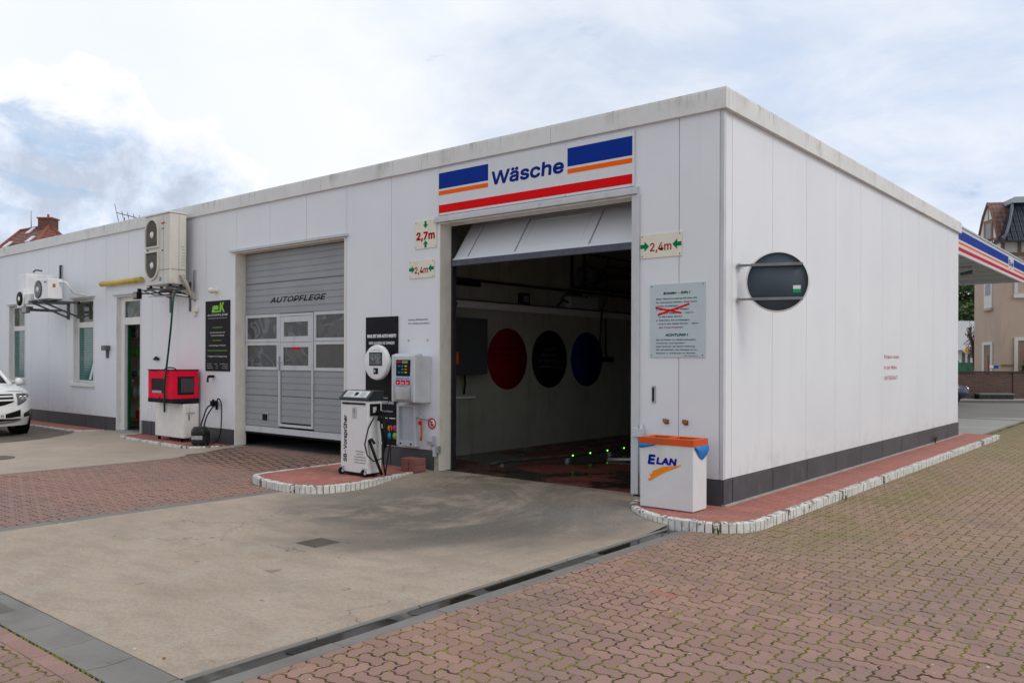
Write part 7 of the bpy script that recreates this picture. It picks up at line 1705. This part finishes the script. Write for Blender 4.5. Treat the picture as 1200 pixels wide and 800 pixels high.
# parked dark car across the street, only its nose shows
def small_car(label, loc, rz):
    t = thing('parked_car', label, 'car', loc, rz)
    P = paint('car_dark_blue', (0.015, 0.025, 0.06), 0.12, 0.05, spec=0.8)
    xs_ = [(2.1, .60, .36, .58), (1.98, .74, .26, .70), (1.7, .80, .22, .80), (1.0, .84, .22, .90), (0.0, .85, .22, .92), (-1.2, .85, .22, .95), (-1.9, .82, .24, .98), (-2.05, .72, .32, .90)]
    m = MB(); vs = []
    for x_, w2_, zb, zt in xs_:
        half = [(w2_ * .8, zb), (w2_, zb + .12), (w2_, (zb + zt) / 2), (w2_ * .97, zt - .08), (w2_ * .8, zt), (w2_ * .4, zt + .03)]
        prof = [(y_, z_) for y_, z_ in half] + [(-y_, z_) for y_, z_ in reversed(half)]
        vs += [(x_, y_, z_) for y_, z_ in prof]
    q = 12; m.add(vs, [(i * q + k, i * q + (k + 1) % q, (i + 1) * q + (k + 1) % q, (i + 1) * q + k) for i in range(len(xs_) - 1) for k in range(q)] + [tuple(range(q)), tuple(reversed(range((len(xs_) - 1) * q, len(xs_) * q)))], 0, True)
    m.tube([(0.95, .74, .9), (0.25, .58, 1.38), (-1.0, .58, 1.42), (-1.75, .68, .98)], .04, 6); m.tube([(0.95, -.74, .9), (0.25, -.58, 1.38), (-1.0, -.58, 1.42), (-1.75, -.68, .98)], .04, 6)
    m.add([(0.25, -.58, 1.40), (0.25, .58, 1.40), (-1.0, .58, 1.44), (-1.0, -.58, 1.44)], [(0, 1, 2, 3)])
    m.build('body', P, t, local=True)
    MB().add([(0.97, -.72, .91), (0.97, .72, .91), (0.27, .57, 1.39), (0.27, -.57, 1.39)], [(0, 1, 2, 3)]).build('windscreen', CARG, t, local=True, fix=False)
    for sg in (-1, 1):
        MB().add([(0.9, sg * .77, .90), (0.22, sg * .595, 1.37), (-1.0, sg * .60, 1.41), (-1.7, sg * .74, .95)], [(0, 1, 2, 3)]).build('side_window', CARG, t, local=True, fix=False)
        MB().ring([(0, -.10), (.10, -.06), (.13, 0), (0, .0)], (2.02, sg * .56, .60), 14, axis='x').build('headlight', CHROME, t, local=True)
    for x_ in (1.3, -1.3):
        for sg in (-1, 1): car_wheel(t, x_, sg * .76, 0.31, sg)
    MB().box(2.06, 2.12, -.25, .25, .36, .46).build('number_plate', LETTERW, t, local=True)
small_car('dark blue car with only its nose showing past the far corner of the white building', wloc((1137 - 600) / 969 * 32.6 - 2.45, 32.6, 0.0), YAW)

# filling station canopy
t = thing('station_canopy', 'flat filling station canopy with blue, orange and red striped fascia behind the building', 'canopy', (-6, 21, 0))
cxr, cyb, cyf, cxl = -1.55, 13.4, 30.6, -13.0; zb, zt = 4.90, 5.72
SOF = paint('soffit', (0.50, 0.50, 0.46), 0.7, 0.06)
B(cxl + .1, cxr - .1, cyb + .1, cyf - .1, zb + .12, zt - .15).build('roof_slab', SOF, t)
m = MB(); m.box(cxr - .08, cxr, cyb, 34.0, zb, zt); m.box(cxl, cxl + .08, cyb, cyf, zb, zt); m.box(cxl + .081, cxr - .081, cyb, cyb + .08, zb, zt); m.box(cxl + .081, cxr - .081, cyf - .08, cyf, zb, zt); m.build('fascia', SIGNW, t, bevel=0.01)
m = MB(); m.box(cxl - .03, cxr + .03, cyb - .03, cyf + .03, zt + .001, zt + .05); m.build('fascia_cap', LGREY, t)
LYP = 28.0
for a, b_ in ((cyb, 27.35), (28.5, 34.0)):
    B(cxr + .0005, cxr + .003, a, b_, 5.34, 5.62).build('blue_band', paint('canopy_blue', (0.010, 0.045, 0.30), 0.5, spec=0.06), t); B(cxr + .0005, cxr + .003, a, b_, 5.21, 5.27).build('orange_band', ORANGE, t)
B(cxr + .0005, cxr + .003, cyb, 34.0, 5.0, 5.11).build('red_band', paint('canopy_red', (0.58, 0.02, 0.03), 0.5, spec=0.06), t)
text('E', 27.50, 5.33, 0.28, EL, t, plane='side', at=cxr + .003, width=0.26, bold=0.03)
text('LAN', 27.80, 5.33, 0.20, EL, t, plane='side', at=cxr + .003, width=0.56, bold=0.03)
MB().prism([(27.55, 5.16), (27.65, 5.14), (28.35, 5.34), (28.38, 5.38), (27.9, 5.27)], 'x', cxr + .003, cxr + .005).build('logo_stroke', EO, t)
for yy in (17.5, 26.0):
    B(-8.2, -7.9, yy, yy + .3, 0, zb + .12).build('column', GREY, t, bevel=0.02)
for k in range(10):
    B(cxl + .1, cxr - .1, cyb + 1 + 1.7 * k, cyb + 1.03 + 1.7 * k, zb + .105, zb + .119).build('panel_joint', GREY, t)
for k, (yy, lb) in enumerate(((20.8, 'left floodlight hanging under the station canopy'), (24.2, 'right floodlight hanging under the station canopy'))):
    f = thing('canopy_floodlight', lb, 'floodlight', (cxr - .6, yy, zb))
    MB().box(cxr - .62, cxr - .56, yy - .03, yy + .03, zb - .12, zb + .12).build('hanger', LETTERW, f)
    MB().prism([(cxr - .95, zb - .18), (cxr - .58, zb - .12), (cxr - .58, zb - .02), (cxr - .95, zb - .10)], 'y', yy - .2, yy + .2).build('lamp_housing', DGREY, f)

# red roofed house far left behind the building
t = thing('red_roofed_house', 'red tiled hipped roof house with brick chimney behind the building, far left', 'house', wloc(-28, 46), YAW)
def LL(px_, py_, D): return ((px_ - 600) / 969 * D + 28, D - 46, 1.7 + (419.3 - py_) * D / 969)
g = G('red_clay_tiles'); sz = g.N.new('ShaderNodeSeparateXYZ'); g.link(g.tc.outputs['Object'], sz.inputs[0])
rw = g.math('FRACT', g.math('MULTIPLY', sz.outputs[2], 1 / 0.20)); sn_ = g.math('SINE', g.math('MULTIPLY', g.math('ADD', sz.outputs[0], sz.outputs[1]), 2 * PI / 0.25))
c = g.mix(g.step(rw, 0.02, 0.4), (0.07, 0.025, 0.02), g.ramp(g.noise(2.0, 5, 0.7), [(0.3, (0.12, 0.045, 0.032)), (0.7, (0.26, 0.085, 0.055))])); g.bump(g.math('ADD', rw, g.math('MULTIPLY', sn_, 0.4)), 0.8, 0.05); RROOF = g.set(c, 0.7)
R1 = LL(24, 270.5, 47.5); R2 = LL(57, 264.5, 46); Cc = LL(10, 325, 41); Rr = LL(135, 325, 47); A_ = LL(-45, 325, 46); Bk = LL(40, 325, 56)
m = MB(); m.add([R1, R2, Cc, Rr, A_, Bk], [(0, 4, 2, 1), (1, 2, 3), (0, 1, 3, 5), (0, 5, 4)]); rf = m.build('roof', RROOF, t, local=True, fix=True)
m = MB(); m.tube([R1, R2], 0.09, 6).tube([R2, Cc], 0.10, 6).tube([R2, Rr], 0.10, 6).tube([R1, A_], 0.10, 6); m.build('ridge_tiles', paint('ridge_tile', (0.26, 0.08, 0.05), 0.7, 0.2), rf, local=True)
p = LL(56, 262, 46.3); m = MB(); m.box(p[0] - .38, p[0] + .38, p[1] - .35, p[1] + .35, p[2] - 1.2, LL(56, 257.5, 46.3)[2]); m.build('chimney', paint('chimney_brick', (0.14, 0.07, 0.055), 0.85, 0.3, 8, dirt=(0.08, 0.06, 0.05)), rf, local=True)
m = MB(); zc2 = LL(56, 257.5, 46.3)[2]; m.box(p[0] - .43, p[0] + .43, p[1] - .40, p[1] + .40, zc2 + .001, zc2 + .08).cyl((p[0], p[1], zc2 + .08), (p[0], p[1], zc2 + .3), .06); m.build('chimney_cap', paint('cap_red', (0.30, 0.10, 0.07), 0.8), rf, local=True)
a_, b_, c_ = Vector(R1), Vector(A_), Vector(Cc); nrm = (b_ - a_).cross(c_ - a_).normalized(); nrm = -nrm if nrm.y > 0 else nrm
for px_, py_ in ((36, 271.5), (35.5, 281.5), (9, 288)):
    # skylight on the left roof face
    d = Vector(LL(px_, py_, 1.0)); o0 = Vector((28, -46, 1.7)); dr = Vector(((px_ - 600) / 969, 1, (419.3 - py_) / 969))
    tt = (Vector(R2) - o0).dot((Vector(Cc) - Vector(R2)).cross(Vector(R1) - Vector(R2))) / dr.dot((Vector(Cc) - Vector(R2)).cross(Vector(R1) - Vector(R2)))
    cpt = o0 + dr * tt; u_ = (Vector(R2) - Vector(R1)).normalized(); n2_ = (Vector(Cc) - Vector(R2)).cross(Vector(R1) - Vector(R2)).normalized(); n2_ = -n2_ if n2_.y > 0 else n2_; v_ = n2_.cross(u_)
    m = MB(); vs = [cpt + u_ * a * .17 + v_ * b2 * .27 + n2_ * hh_ for hh_ in (0.02, 0.09) for a, b2 in ((-1, -1), (1, -1), (1, 1), (-1, 1))]
    m.add(vs, [(0, 3, 2, 1), (4, 5, 6, 7), (0, 1, 5, 4), (1, 2, 6, 5), (2, 3, 7, 6), (3, 0, 4, 7)]); m.build('skylight', paint('skylight_pale', (0.6, 0.62, 0.65), 0.2), rf, local=True)
q = LL(36, 270, 47.0); m = MB(); m.tube([q, (q[0], q[1], q[2] + 1.1)], 0.03, 5); m.build('vent_pipe', GREY, rf, local=True)
m = MB(); 
ctr = (Vector(Cc) + Vector(Rr) + Vector(A_) + Vector(Bk)) / 4
base = [ctr.lerp(Vector(v), 0.90) for v in (Cc, Rr, Bk, A_)]; zt_ = Cc[2] + .1
m.prism([(v.x, v.y) for v in base], 'z', 0, zt_); m.build('wall', paint('house_cream', (0.5, 0.46, 0.38), 0.8), t, local=True)
